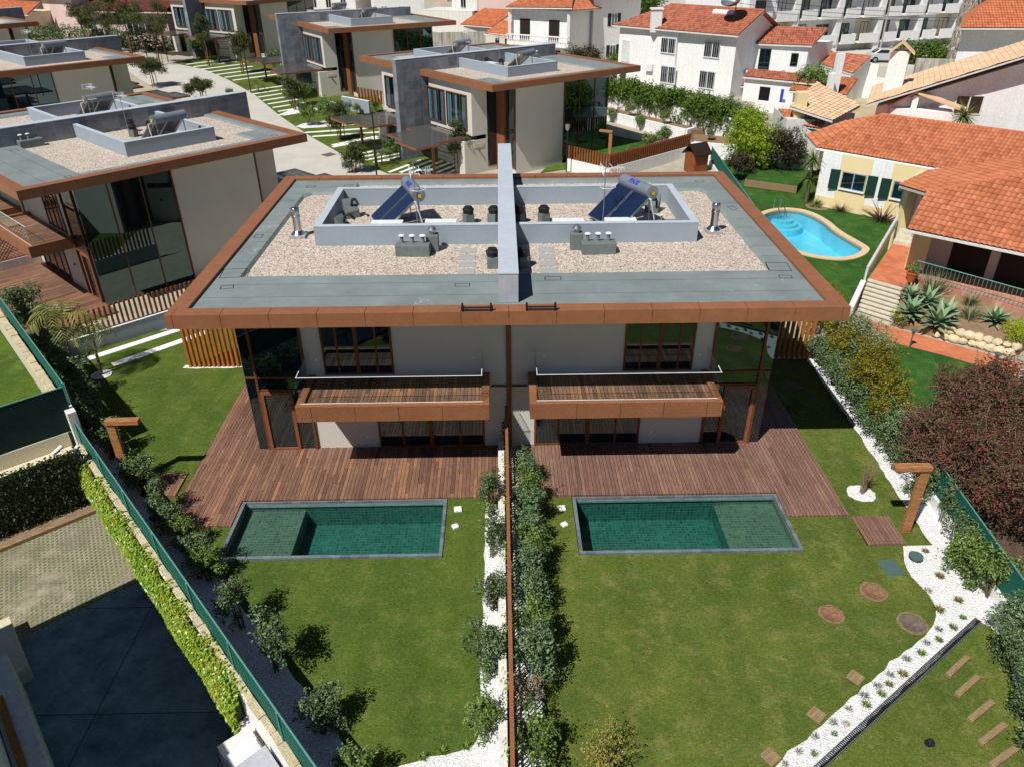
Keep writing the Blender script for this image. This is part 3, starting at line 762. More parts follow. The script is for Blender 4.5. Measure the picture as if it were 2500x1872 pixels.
    for a, b_ in runs(-RX, RX):
        fa.box(a + gp, b_ - gp, RY0, RY0 + .5, 6.34, 6.80); fa.box(a + gp, b_ - gp, RY1 - .5, RY1, 6.34, 6.80)
    for a, b_ in runs(RY0 + .5, RY1 - .5):
        fa.box(-RX, -RX + .55, a + gp, b_ - gp, 6.34, 6.80); fa.box(RX - .55, RX, a + gp, b_ - gp, 6.34, 6.80)
    put('roof_fascia', fa, HPL, t)
    core = MB()
    core.box(-RX + .03, RX - .03, RY0 + .03, RY0 + .49, 6.57, 6.78); core.box(-RX + .03, RX - .03, RY1 - .49, RY1 - .03, 6.57, 6.78)
    core.box(-RX + .03, -RX + .54, RY0 + .49, RY1 - .49, 6.57, 6.78); core.box(RX - .54, RX - .03, RY0 + .49, RY1 - .49, 6.57, 6.78)
    put('fascia_backing', core, BLKM, t)
    me = MB()
    X0, X1, Ya, Yb = -RX + .55, RX - .55, RY0 + .5, RY1 - .5
    GL = [(-9.05, .58), (9.05, .58), (9.0, 9.9), (8.72, 10.35), (6.85, 10.35), (6.85, 11.75), (-6.85, 11.75), (-6.85, 10.35), (-8.72, 10.35), (-9.0, 9.9)]
    GL2 = [(x * (1 - .10 / abs(x)), y + (.1 if y < 5 else -.1)) for x, y in GL]
    zt = 6.70; zb = 6.585
    OUT = [(X0, Ya), (X1, Ya), (X1, 10.35), (X1, Yb), (6.85, Yb), (-6.85, Yb), (X0, Yb), (X0, 10.35)]
    def ring(o, i, z0, z1): me.poly([(*o[0], z0), (*o[1], z0), (*i[1], z1), (*i[0], z1)])
    me.poly([(X0, Ya, zt), (X1, Ya, zt), (*GL[1], zt), (*GL[0], zt)])
    me.poly([(X1, Ya, zt), (X1, 10.35, zt), (*GL[3], zt), (*GL[2], zt), (*GL[1], zt)])
    me.poly([(X0, Ya, zt), (*GL[0], zt), (*GL[9], zt), (*GL[8], zt), (X0, 10.35, zt)])
    me.poly([(X1, 10.35, zt), (X1, Yb, zt), (6.85, Yb, zt), (*GL[5], zt), (*GL[4], zt), (*GL[3], zt)])
    me.poly([(X0, Yb, zt), (X0, 10.35, zt), (*GL[8], zt), (*GL[7], zt), (*GL[6], zt), (-6.85, Yb, zt)])
    me.poly([(6.85, Yb, zt), (-6.85, Yb, zt), (*GL[6], zt), (*GL[5], zt)])
    for i in range(10):
        a, b_, c, d = GL[i], GL[(i + 1) % 10], GL2[(i + 1) % 10], GL2[i]
        me.poly([(*a, zt), (*b_, zt), (*c, zb), (*d, zb)])
    put('roof_membrane', me, MEMB, t)
    for (px, py, w_, h_, rr) in ((-9.2, -.3, .42, .28, .2), (-1.5, -.35, .5, .26, 0), (1.5, .1, .55, .3, 0), (9.25, .0, .42, .28, -.1), (-8.9, 11.2, .4, .3, 0), (-7.2, 11.3, .4, .3, 0), (9.0, 11.4, .4, .3, 0), (-9.5, 4.6, .3, .4, 0), (9.45, 7.4, .3, .4, .3), (-9.35, .9, .8, .8, .1), (9.3, .9, .75, .75, -.1)):
        q = MB(); e = .022
        for (a0, a1, b0, b1) in ((-w_ / 2, w_ / 2, -h_ / 2, -h_ / 2 + e), (-w_ / 2, w_ / 2, h_ / 2 - e, h_ / 2), (-w_ / 2, -w_ / 2 + e, -h_ / 2 + e, h_ / 2 - e), (w_ / 2 - e, w_ / 2, -h_ / 2 + e, h_ / 2 - e)): q.box(a0, a1, b0, b1, 0, .004)
        q.xf(Matrix.Translation((px, py, zt + .002)) @ Matrix.Rotation(rr, 4, 'Z')); put('membrane_patch', q, BLKM, t)
    gv = MB(); gv.sheet(GL2, zb + .005); put('roof_gravel', gv, RGRAV, t)
    for s in (-1, 1):
        def xr(a, b): return tuple(sorted((s * a, s * b)))
        p = MB(); p.box(*xr(.302, 7.14), 3.74, 3.98, 6.57, 7.33); p.box(*xr(.302, 7.14), 8.57, 8.81, 6.57, 7.33); p.box(*xr(6.88, 7.14), 3.98, 8.57, 6.57, 7.33)
        po = put('roof_parapet', p, GREYR, t)
        c = MB(); c.box(*xr(.303, 7.15), 3.73, 3.99, 7.332, 7.345); c.box(*xr(.303, 7.15), 8.56, 8.82, 7.332, 7.345); c.box(*xr(6.87, 7.15), 3.99, 8.56, 7.332, 7.345)
        put('parapet_cap', c, CAPST, po)
    pw = MB(); pw.box(-.30, .30, -1.79, 14.9, 6.55, 7.66); pw.box(-.30, .30, 12.72, 14.9, -.8, 6.55); pw.box(-.30, .30, 10.9, 12.69, -.8, 6.32)
    pwo = put('party_wall', pw, WALLT, t)
    pf = MB(); pf.box(-.305, .305, -1.80, -1.785, 6.71, 7.655); put('party_wall_end', pf, CONCW, pwo)
    pc = MB(); pc.box(-.315, .315, -1.815, 14.915, 7.66, 7.69); put('party_wall_cap', pc, CAPST, pwo)
    return t
GH = 'twin villas of the same estate'
main = estate_house('nearest grey-roofed semi-detached villa in the middle of the photo, with two pools before it', (0, 0, 0), 0, GH)
L1 = dup(main, (-27.63, 19.69, 0), radians(-43.8), 'semi-detached villa left of the middle one, its roof corner nearest the garden palm', GH)
L2 = dup(main, (-48.7, 49.51, .5), radians(-43.6), 'second semi-detached villa behind the left one, on the left side of the road', GH)
L3 = dup(main, (-68.47, 69.46, 1.7), radians(-42), 'farthest flat-roofed villa on the left side of the road, beside the dark hedge', GH)
C1 = dup(main, (3.32, 51.01, .35), radians(126.4), 'semi-detached villa directly behind the middle one, across the paved street gardens', GH)
C2 = dup(main, (-12.73, 79.77, 1.4), radians(121.5), 'semi-detached villa two behind the middle one, right of the road with timber canopies', GH)

C3 = dup(main, (-35, 106, 2.4), radians(145), 'farthest flat-roofed villa right of the road, cut by the top edge of the photo', GH)

# ------------------------------------------------------------------ ground
def g(y): return 0.035 * max(0.0, y - 40)
def gz(o): return lambda x, y: g(y) + o
def strip(poly, z, n=None): return MB().sheet(poly, z)
gm = MB(); ys = [-60, 39.99, 40, 130, 260, 900]
for i in range(len(ys) - 1): gm.poly([(-700, ys[i], g(ys[i]) - .06), (700, ys[i], g(ys[i]) - .06), (700, ys[i + 1], g(ys[i + 1]) - .06), (-700, ys[i + 1], g(ys[i + 1]) - .06)])
# leave a hole under the two pools by building the ground in bands
gm = MB()
def gquad(x0, x1, y0, y1): gm.poly([(x0, y0, g(y0) - .06), (x1, y0, g(y0) - .06), (x1, y1, g(y1) - .06), (x0, y1, g(y1) - .06)])
for (y0, y1) in ((-60, -6.2), (-2.5, 17.5), (29.2, 40), (40, 130), (130, 260), (260, 900)): gquad(-700, 700, y0, y1)
gquad(-700, -10, -6.2, -2.5); gquad(-1.9, 1.9, -6.2, -2.5); gquad(10, 700, -6.2, -2.5)
gquad(-700, 14.6, 17.5, 29.2); gquad(23.5, 700, 17.5, 29.2)
struct('ground', gm, TOWN)
FENCE = [(-17.2, 1.45), (-14.9, -1.3), (-3.0, -15.6), (-1.0, -18.2)]
PL = [(-9.12, -5.85), (-2.17, -5.85), (-2.17, -3.10), (-9.12, -3.10)]
PR = [(2.10, -5.85), (9.10, -5.85), (9.10, -3.10), (2.10, -3.10)]
# lawns of the two front gardens (each built as bands around its pool)
lm = MB(); Z0 = -.02
lm.sheet([(-21.5, 9.2), (-16.2, 2.0), (-11.34, -3.46), (-9.36, -5.9), (-9.14, -5.9), (-9.14, 10.4), (-15.9, 10.4)], Z0)
lm.sheet([(-9.36, -5.87), (-2.15, -5.87), (-.05, -5.87), (-.05, -18), (-1.5, -17), (-1.9, -15.3)], Z0)
lm.sheet([(-2.15, -5.87), (-.05, -5.87), (-.05, -2.9), (-2.15, -2.9)], Z0)
lm.sheet([(-9.14, 0.5), (-9.14, 10.4), (-.05, 10.4), (-.05, 0.5)], Z0)
struct('lawn', lm, GRASS)
lm = MB()
lm.sheet([(.05, -5.87), (2.08, -5.87), (2.08, -2.9), (.05, -2.9)], Z0)
lm.sheet([(9.12, -5.87), (9.12, 8.5), (13.9, 8.5), (13.9, -5.87)], Z0)
lm.sheet([(.05, -5.87), (13.9, -5.87), (13.9, -9), (12.9, -12), (11.5, -19), (.05, -19)], Z0)
lm.sheet([(.05, 0.5), (9.12, 0.5), (9.12, 8.5), (.05, 8.5)], Z0)
struct('lawn', lm, GRASSR)
# pebble beds
def wob(poly, step=.35, amp=.05, seed=3):
    R = random.Random(seed); out = []
    for i in range(len(poly)):
        a = Vector(poly[i]); b = Vector(poly[(i + 1) % len(poly)]); n = max(1, int((b - a).length / step))
        for k in range(n): out.append(tuple(a.lerp(b, k / n) + Vector((R.uniform(-amp, amp), R.uniform(-amp, amp)))))
    return out
def tri(poly, z):
    bm = bmesh.new(); vs = [bm.verts.new((p[0], p[1], z)) for p in poly]; f = bm.faces.new(vs); f.normal_update()
    if f.normal.z < 0: f.normal_flip()
    bmesh.ops.triangulate(bm, faces=[f]); me = bpy.data.meshes.new('sheet'); bm.to_mesh(me); bm.free(); return me
def bed(name, poly, z, m, amp=.05, seed=3):
    o = put(name, tri(wob(poly, .3, amp, seed), z), m); o['kind'] = 'structure'; o.data.update(); return o
bed('pebble_bed', [(-20.9, 7.6), (-17.6, 3.0), (-12.2, -2.7), (-9.45, -5.6), (-8.85, -6.55), (-6.1, -9.8), (-3.9, -12.4), (-3.0, -13.6), (-1.2, -16.5), (-2.2, -17), (-3.6, -15.4), (-15.6, -1.1), (-17.3, 1.2), (-20.9, 5.5)], 0.0, PEB, .05, 5)
bed('pebble_bed', [(-.84, -3.35), (-.90, -12.0), (-.98, -12.25), (-1.7, -12.45), (-2.7, -12.72), (-3.9, -13.2), (-2.4, -15.2), (-.2, -15.2), (-.2, -3.35)], 0.004, PEB, .035, 6)
bed('pebble_bed', [(.02, -3.2), (.66, -3.2), (.68, -11.6), (.66, -16), (.02, -16)], 0.004, PEB, .02, 7)
bed('pebble_bed', [(13.52, 6.55), (13.42, .84), (13.19, -5.70), (12.30, -5.71), (11.98, -6.4), (11.95, -7.03), (12.08, -7.8), (11.95, -8.51), (11.68, -8.87), (5.91, -12.94), (4.4, -14.0), (5.3, -14.2), (6.9, -13.02), (12.96, -8.75), (13.35, -9.3), (12.9, -10.5), (12.15, -12.4), (11.6, -14), (12.0, -14.2), (14.2, -9.4), (14.2, 6.7)], 0.004, PEB, .045, 8)
bed('pebble_bed', [(-14.5, 6.62), (-14.5, 6.30), (-9.3, 6.30), (-9.3, 6.62)], 0.004, PEB, .05, 9)
bed('pebble_bed', [(9.3, 6.68), (9.3, 6.42), (13.55, 6.42), (13.55, 6.68)], 0.004, PEB, .05, 10)
def disc(cx, cy, r, ry=None, n=22, seed=1, amp=.06):
    R = random.Random(seed); ry = ry or r
    return [(cx + r * cos(2 * pi * i / n) * (1 + R.uniform(-amp, amp)), cy + ry * sin(2 * pi * i / n) * (1 + R.uniform(-amp, amp))) for i in range(n)]
for (cx, cy, r) in ((12.02, -3.12, .48), (-18.81, 5.48, .45), (-17.91, 5.86, .45)):
    o = put('pebble_ring', tri(disc(cx, cy, r, r * .95, seed=int(cx * 7) % 90), 0.006), PEB); o['kind'] = 'structure'
R_ = random.Random(12)
# timber decks
d = MB()
d.box(-11.32, -9.16, -4.32, 4.9, -.05, .05); d.box(-9.16, -.42, -3.04, -.001, -.05, .05); d.box(-9.16, -.42, -.001, 0.6, -.05, .048)
o = struct('timber_deck', d, DECK)
d = MB()
d.box(9.12, 11.15, -4.26, 4.6, -.05, .05); d.box(.42, 9.12, -3.02, .6, -.05, .05)
struct('timber_deck', d, DECKR)
for (p, c) in (([(-12.79, -1.39), (-11.57, -1.40), (-11.55, -2.70), (-12.77, -2.69)], 'left'), ([(11.20, -4.33), (12.42, -4.32), (12.40, -5.64), (11.18, -5.66)], 'right')):
    m = MB(); m.prism(p, -.04, .03); o = put('shower_deck', m, DECK if c == 'left' else DECKR)
    tag(o, 'small square timber pad in the lawn under the %s outdoor shower' % ('left-hand' if c == 'left' else 'right-hand'), 'deck pad', 'shower pads')
# pools: coping + shell are the thing, water lies in it
def pool(poly, shelf_left, label, wm, wlabel):
    x0, x1 = poly[0][0], poly[1][0]; y0, y1 = poly[0][1], poly[2][1]
    t = thing('swimming_pool', label, 'pool', ((x0 + x1) / 2, (y0 + y1) / 2, 0), 0, 'green tiled pools')
    def L(a): return a - (x0 + x1) / 2
    def K(a): return a - (y0 + y1) / 2
    c = .11; m = MB()
    m.box(L(x0), L(x1), K(y0), K(y0 + c), -.05, .03); m.box(L(x0), L(x1), K(y1 - c * .5), K(y1), -.05, .028)
    m.box(L(x0), L(x0 + c), K(y0 + c), K(y1 - c * .5), -.05, .029); m.box(L(x1 - c), L(x1), K(y0 + c), K(y1 - c * .5), -.05, .029)
    put('coping', m, COPE, t)
    xa, xb, ya, yb = L(x0 + c), L(x1 - c), K(y0 + c), K(y1 - c * .5)
    zb = -1.0; zs = -.36; xs = xa + 1.98 if shelf_left else xb - 2.02
    da, db = (xs, xb) if shelf_left else (xa, xs)
    sa, sb = (xa, xs) if shelf_left else (xs, xb)
    m = MB()
    m.poly([(da, ya, zb), (db, ya, zb), (db, yb, zb), (da, yb, zb)])
    m.poly([(da, yb, zb), (db, yb, zb), (db, yb, -.2), (da, yb, -.2)]); m.poly([(db, ya, zb), (da, ya, zb), (da, ya, -.05), (db, ya, -.05)])
    e = db if shelf_left else da
    m.poly([(e, ya, zb), (e, yb, zb), (e, yb, -.05), (e, ya, -.05)])
    m.poly([(xs, ya, zb), (xs, yb, zb), (xs, yb, zs), (xs, ya, zs)])
    put('basin', m, PTILE, t)
    m = MB(); e = sa if shelf_left else sb
    m.poly([(sa, ya, zs), (sb, ya, zs), (sb, yb, zs), (sa, yb, zs)]); m.poly([(sa, ya, zs), (sa, ya, -.05), (sb, ya, -.05), (sb, ya, zs)])
    m.poly([(sa, yb, zs), (sb, yb, zs), (sb, yb, -.2), (sa, yb, -.2)])
    m.poly([(e, ya, zs), (e, yb, zs), (e, yb, -.05), (e, ya, -.05)])
    put('shallow_shelf', m, PTILES, t)
    m = MB(); m.box(xa, xb, yb, yb + .02, -.26, -.051); put('waterline_band', m, SLATEW, t)
    dr = MB(); q = db - .75 if shelf_left else da + .45
    dr.lathe([(.16, 0), (.16, .015), (.05, .02)], (q, ya + .45, zb), 18); put('floor_drain', dr, SLATEW, t)
    wt = MB(); wt.poly([(xa, ya, -.14 if not shelf_left else -.17), (xb, ya, -.14 if not shelf_left else -.17), (xb, yb, -.14 if not shelf_left else -.17), (xa, yb, -.14 if not shelf_left else -.17)])
    wo = put('pool_water', wt, wm); wo.location = t.location; wo['kind'] = 'structure'
pool(PL, True, 'left-hand green tiled pool with rippled water and its shallow shelf at the left', WATER1, '')
pool(PR, False, 'right-hand green tiled pool with still water and its shallow shelf at the right', WATER2, '')

# ------------------------------------------------------------------ things on the flat roofs
def on_roof(h, x, y, z=0.0):
    c, s = cos(h.rotation_euler.z), sin(h.rotation_euler.z)
    return (h.location.x + c * x - s * y, h.location.y + s * x + c * y, h.location.z + z)
ZG = 6.59
def solar(label, loc, rz, lettering=True):
    """thermosiphon heater: two collectors tilted up to a horizontal tank; local +y = uphill side, x along the tank"""
    t = thing('solar_water_heater', label, 'solar heater', loc, rz, 'solar water heaters on the villa roofs')
    th = radians(39); L = 1.8; Wd = 1.05
    def P(u, v, w=0): return Vector((u, v * cos(th) - w * sin(th), .12 + v * sin(th) + w * cos(th)))
    for k, xo in enumerate((-1.09, .04)):
        m = MB()
        pts = [P(xo, 0), P(xo + Wd, 0), P(xo + Wd, L), P(xo, L)]; up = [P(xo, 0, .08), P(xo + Wd, 0, .08), P(xo + Wd, L, .08), P(xo, L, .08)]
        m.add(pts + up, [(3, 2, 1, 0), (4, 5, 6, 7), (0, 1, 5, 4), (1, 2, 6, 5), (2, 3, 7, 6), (3, 0, 4, 7)])
        c = put('collector', m, STEELM, t)
        g = MB(); g.poly([P(xo + .035, .035, .083), P(xo + Wd - .035, .035, .083), P(xo + Wd - .035, L - .035, .083), P(xo + .035, L - .035, .083)]); put('collector_glass', g, PANEL, c)
    tc = P(0, L + .22, .06)
    m = MB(); m.cylx(tc, (1, 0, 0), 1.96, .245, 28); tk = put('tank', m, TANK, t, True)
    for sx in (-1, 1):
        e = MB(); e.cylx(tc + Vector((sx * 1.0, 0, 0)), (1, 0, 0), .06, .25, 28); put('end_cap', e, STEELM, tk, True)
        e = MB(); e.cylx(tc + Vector((sx * 1.045, 0, -.02)), (1, 0, 0), .04, .11, 16); e2 = put('flange', e, GREYM, tk, True)
        e = MB(); e.box(tc.x + sx * 1.068 - .006, tc.x + sx * 1.068 + .006, tc.y - .07, tc.y + .07, tc.z - .09, tc.z + .05); put('sticker', e, YELI, tk)
    f = MB()
    for xx in (-.85, .85):
        f.tube((xx, .05, .0), tuple(P(xx, 0)), .02); a = P(xx, L - .1)
        f.tube((xx, a.y + .25, 0), tuple(P(xx, L + .1, -.02)), .022); f.tube((xx, .0, .02), (xx, a.y + .25, .02), .02); f.tube(tuple(P(xx, 0, -.02)), tuple(P(xx, L + .2, -.02)), .02)
        f.tube((xx, a.y + .25, 0.05), (xx, tc.y, tc.z - .2), .02)
    f.tube((-.85, a.y + .25, .3), (.85, a.y + .25, .9), .015)
    put('frame', f, STEELM, t)
    p = MB(); p.path([tuple(P(1.02, L - .05, .03)), (1.2, tc.y - .2, tc.z - .2), (1.25, tc.y, .45), (1.05, tc.y + .2, .2), (.3, tc.y + .3, .05)], .022, 6); put('pipe', p, ALU, t)
    if lettering:
        cu = bpy.data.curves.new('letters', 'FONT'); cu.body = 'BAXI'; cu.size = .27; cu.align_x = 'CENTER'; cu.align_y = 'CENTER'; cu.extrude = .004; cu.offset = .008; cu.shear = .2
        ob = bpy.data.objects.new('letters', cu); COL.objects.link(ob); bpy.context.view_layer.update()
        me = bpy.data.meshes.new_from_object(ob.evaluated_get(bpy.context.evaluated_depsgraph_get())); bpy.data.objects.remove(ob)
        # wrap the word on the cylinder, reading from downhill
        bm = bmesh.new(); bm.from_mesh(me); bmesh.ops.triangulate(bm, faces=bm.faces[:])
        for _ in range(2): bmesh.ops.subdivide_edges(bm, edges=[e for e in bm.edges if e.calc_length() > .025], cuts=1); bmesh.ops.triangulate(bm, faces=bm.faces[:])
        bmesh.ops.subdivide_edges(bm, edges=[e for e in bm.edges if e.calc_length() > .03], cuts=1); bm.to_mesh(me); bm.free()
        for v in me.vertices:
            an = radians(48) + v.co.y / .247; rr = .256 + v.co.z
            v.co = Vector((tc.x + v.co.x * 1.0 - .05, tc.y - cos(an) * rr, tc.z + sin(an) * rr))
        me.update(); put('lettering', me, BLUEI, tk)
    return t
def antenna(label, loc, h=2.5, rz=0.0):
    t = thing('tv_antenna', label, 'antenna', loc, rz, 'television aerials on the villa roofs')
    m = MB(); m.tube((0, 0, 0), (0, 0, h), .022, .018); put('mast', m, STEELM, t)
    y = MB(); z = h - .35
    y.tube((-.15, 0, z), (.75, .1, z), .012)
    for i in range(7): x = -.1 + i * .13; y.tube((x, -.22 + .01 * i, z), (x, .25, z), .007)
    for zz in (-.12, .12): y.tube((-.14, -.28, z + zz), (-.14, .28, z + zz), .012); y.tube((.2, -.2, z + zz), (.2, .25, z + zz), .01)
    y.tube((-.14, -.28, z - .18), (-.14, -.28, z + .18), .012); y.tube((-.14, .28, z - .18), (-.14, .28, z + .18), .012)
    for i in range(3): y.tube((.45 + .08 * i, -.02, z - .16), (.45 + .08 * i, -.02, z + .16), .01)
    put('yagi', y, ALU, t)
    o = MB(); z = h - 1.1
    for r in (.3, .2):
        pts = [(.12 + r * cos(a * pi / 8), r * .8 * sin(a * pi / 8), z + r * .2) for a in range(17)]; o.path(pts, .009, 4)
    put('ring_aerial', o, ALU, t)
    return t
def mushroom_vent(label, loc, rz=0.0, group='black roof extractors'):
    t = thing('roof_extractor', label, 'roof vent', loc, rz, group)
    m = MB(); m.box(-.19, .19, -.19, .19, -.05, .42); put('upstand', m, BITUM, t, bevel=.02)
    m = MB(); m.lathe([(.18, .42), (.21, .44), (.21, .53), (.23, .545), (.23, .6), (.16, .64), (.16, .69), (.05, .72)], k=22); put('fan_hood', m, BLKM, t, True)
    m = MB(); m.path([(.2, .05, .5), (.32, .0, .45), (.38, -.1, .25), (.25, -.2, .05), (.4, -.25, .03)], .012, 5); put('cable', m, BLKM, t)
    return t
def flue(label, loc):
    t = thing('chimney_flue', label, 'flue', loc, 0, 'steel chimney flues')
    m = MB(); m.box(-.3, .3, -.28, .28, -.04, .12); put('plinth', m, PAVE, t, bevel=.01)
    m = MB(); m.lathe([(.27, .12), (.25, .15), (.15, .26), (.15, .28)], k=24); put('flashing', m, CHROME, t, True)
    m = MB(); m.lathe([(.145, .26), (.145, .78), (.165, .79), (.165, .85), (.145, .86), (.145, .95), (.165, .96), (.165, 1.12), (.15, 1.14), (.05, 1.15)], k=24); put('pipe', m, CHROME, t, True)
    return t
def vent_block(label, loc, rz, n=3, group='felted vent upstands'):
    t = thing('vent_upstand', label, 'roof vent', loc, rz, group)
    m = MB(); m.box(-.62, .62, -.24, .24, -.05, .42); put('upstand', m, BITUM, t, bevel=.03)
    for i in range(n):
        x = -.40 + i * .38
        m = MB(); m.lathe([(.085, .40), (.06, .46), (.06, .66), (.05, .67)], (x, .08, 0), 14); p = put('vent_pipe', m, BITUM, t, True)
        m = MB(); m.lathe([(.05, .66), (.115, .68), (.11, .705), (.03, .735)], (x, .08, 0), 16); put('rain_cap', m, ALU, p, True)
    return t
def cowl_block(label, loc, rz=0.0):
    t = thing('cowl_upstand', label, 'roof vent', loc, rz, 'felted cowl upstands')
    m = MB(); m.box(-.22, .22, -.2, .2, -.05, .62); put('upstand', m, BITUM, t, bevel=.03)
    m = MB(); m.lathe([(.11, .62), (.10, .7), (.16, .74), (.17, .80), (.12, .84), (.13, .86), (.04, .93)], k=18); put('turbine_cowl', m, STEELM, t, True)
    return t
def duct(label, loc, rz=0.0):
    t = thing('air_duct_unit', label, 'duct unit', loc, rz, 'white duct units')
    m = MB(); m.box(-.6, .6, -.22, .22, .42, .62); m.box(-.6, -.55, -.22, .22, 0, .42); m.box(.55, .6, -.22, .22, 0, .42); put('casing', m, ALU, t)
    m = MB(); m.box(-.53, .53, -.225, -.2, .1, .40); put('grille', m, BLKM, t)
    return t
def pipebox(label, loc, rz=0.0):
    t = thing('pipe_outlet', label, 'roof vent', loc, rz, 'roof pipe outlets')
    m = MB(); m.prism([(-.28, -.2), (.28, -.2), (.28, .2), (-.28, .2)], -.05, [.3, .3, .75, .75]); put('upstand', m, BITUM, t, bevel=.02)
    m = MB(); m.path([(0, 0, .4), (.05, -.1, .75), (.1, -.3, .8), (.15, -.45, .6)], .05, 8); put('gooseneck', m, BLKM, t, True)
    return t
for s, side in ((-1, 'left'), (1, 'right')):
    hx = 'on the nearest roof, %s half' % side
    flue('shiny steel flue pipe on a grey plinth ' + hx, (s * 8.02, 4.8, ZG))
    vent_block('low grey felted box with three capped pipes ' + hx, (-3.4 if s < 0 else 3.32, 2.75, ZG), radians(2 * s))
    cowl_block('small felted box with silver turbine cowl by the pipes ' + hx, (-2.72 if s < 0 else 2.55, 3.18, ZG), 0)
    mushroom_vent('black-hooded extractor before the parapet, by the dividing wall ' + hx, (s * .52, 1.45, ZG), 0 if s < 0 else 2)
    mushroom_vent('black-hooded extractor inside the parapet, by the wall, ' + hx, (s * .5, 6.15, ZG), 1)
    mushroom_vent('black-hooded extractor inside the parapet, off the wall, ' + hx, (s * 1.51, 6.15, ZG), 2)
    for k in range(4):
        p = MB(); p.box(-.29, .29, -.24, .24, -.03, .012); o = put('paving_slab', p, PAVE); o.location = (s * 1.43, 3.05 - k * .68, ZG + .01)
        tag(o, 'grey slab in the roof gravel, %s half, %s' % (side, ('nearest the parapet', 'second from the parapet', 'second from the felt edge', 'nearest the felt edge')[k]), 'slab', 'stepping slabs in the roof gravel')
    m = MB(); m.box(-.46, .46, -.03, .03, .0, .05); m.box(-.46, -.41, -.05, .35, 0, .06); m.box(.41, .46, -.05, .35, 0, .06); m.box(-.46, -.40, -.05, .02, 0, .26); m.box(.40, .46, -.05, .02, 0, .26); m.box(-.44, .44, -.05, -.01, .1, .15)
    o = put('ladder_hook', m, BLKM, bevel=.008); o.location = (s * .97, -2.58, 6.802); tag(o, 'black ladder bracket on the roof edge, %s of the dividing wall' % side, 'bracket', 'ladder brackets')
SR = radians(-41)
solar('solar heater on the left half of the nearest roof, collectors sky blue', (-5.1, 5.66, ZG), radians(-71))
solar('solar heater on the right half of the nearest roof, collectors dark navy', (3.81, 5.5, ZG), radians(-64.7))
antenna('white aerial on a thin mast before the left solar heater of the nearest roof', (-3.45, 5.05, ZG), 2.75, .2)
antenna('white ringed aerial before the right solar heater of the nearest roof', (3.75, 5.1, ZG), 2.75, .1)
duct('white duct unit before the left solar heater, the left of two', (-4.55, 4.6, ZG)); duct('white duct unit before the left solar heater, nearer the wall', (-2.5, 4.65, ZG))
duct('white duct unit before the right solar heater, nearer the wall', (2.35, 4.6, ZG)); duct('white duct unit below the right solar collectors', (4.35, 4.6, ZG))
pipebox('black bent vent pipe on felted box in the shaded left parapet corner', (-6.35, 7.1, ZG), .6); pipebox('small black bent pipe by the left parapet wall', (-6.3, 5.0, ZG), 1.2)
pipebox('black bent vent pipe on felted box by the right parapet wall', (6.1, 7.4, ZG), -.4)
vent_block('small felted box with one pipe in the right parapet corner', (6.3, 5.2, ZG), 0, 1).scale = (.6, .8, .8)
vent_block('small felted box with one pipe beside the white duct unit', (1.55, 4.7, ZG), 0, 1).scale = (.35, .6, .6)
# neighbours' roofs
for h, nm in ((L1, 'the villa left of the middle one'), (C1, 'the villa directly behind the middle one'), (C2, 'the second villa behind the middle one'), (L2, 'the second villa left of the road')):
    a = h.rotation_euler.z
    for s in (-1, 1):
        if h is L2 and s < 0: continue
        sd = 'near' if (s > 0) == (h in (L1, L2)) else 'far'
        solar('grey-tanked solar heater on the %s half of %s' % (sd, nm), on_roof(h, s * 4.6, 6.6, ZG), radians(-125), False)
        if not (h is C2 and s > 0): antenna('thin aerial on the %s half of %s' % (sd, nm), on_roof(h, s * 2.2, 6.0, ZG), 2.6, a)
        if h in (L1, C1) and sd == 'near':
            mushroom_vent('black-hooded extractor amid the parapet of ' + nm, on_roof(h, s * 1.2, 6.6, ZG), a); mushroom_vent('black-hooded extractor by the tank on ' + nm, on_roof(h, s * 2.5, 7.2, ZG), a + 1)
            mushroom_vent('black-hooded extractor nearest the parapet wall on ' + nm, on_roof(h, s * 2.6, 6.1, ZG), a + 2)
            vent_block('felted vent box by the dividing wall on ' + nm, on_roof(h, s * .75, 1.2, ZG), a + radians(90), 2)
            duct('white duct unit inside the parapet of ' + nm, on_roof(h, s * 3.4, 7.6, ZG), a)

# ------------------------------------------------------------------ garden fences, showers, covers
def plank_wall(name, label, cat, a, b, z0, z1, m, step=.10, w=.06, t=.05, post=None, group=None, cap=None):
    a = Vector(a); b = Vector(b); L = (b - a).length; d = (b - a) / L
    th = thing(name, label, cat, (a.x, a.y, 0), math.atan2(d.y, d.x), group)
    s = MB(); n = int(L / step)
    for i in range(n): s.box(i * step, i * step + w, -t / 2, t / 2, z0, z1)
    put('slats', s, m, th)
    if post:
        p = MB(); k = max(1, int(L / 1.8))
        r = MB(); r.box(0, L, t / 2, t / 2 + .04, z0 + .15, z0 + .2); r.box(0, L, t / 2, t / 2 + .04, z1 - .25, z1 - .2); put('rail', r, m, th)
    if cap:
        c = MB(); c.box(0, L, -cap / 2, cap / 2, z1, z1 + .05); put('top_rail', c, m, th)
    return th
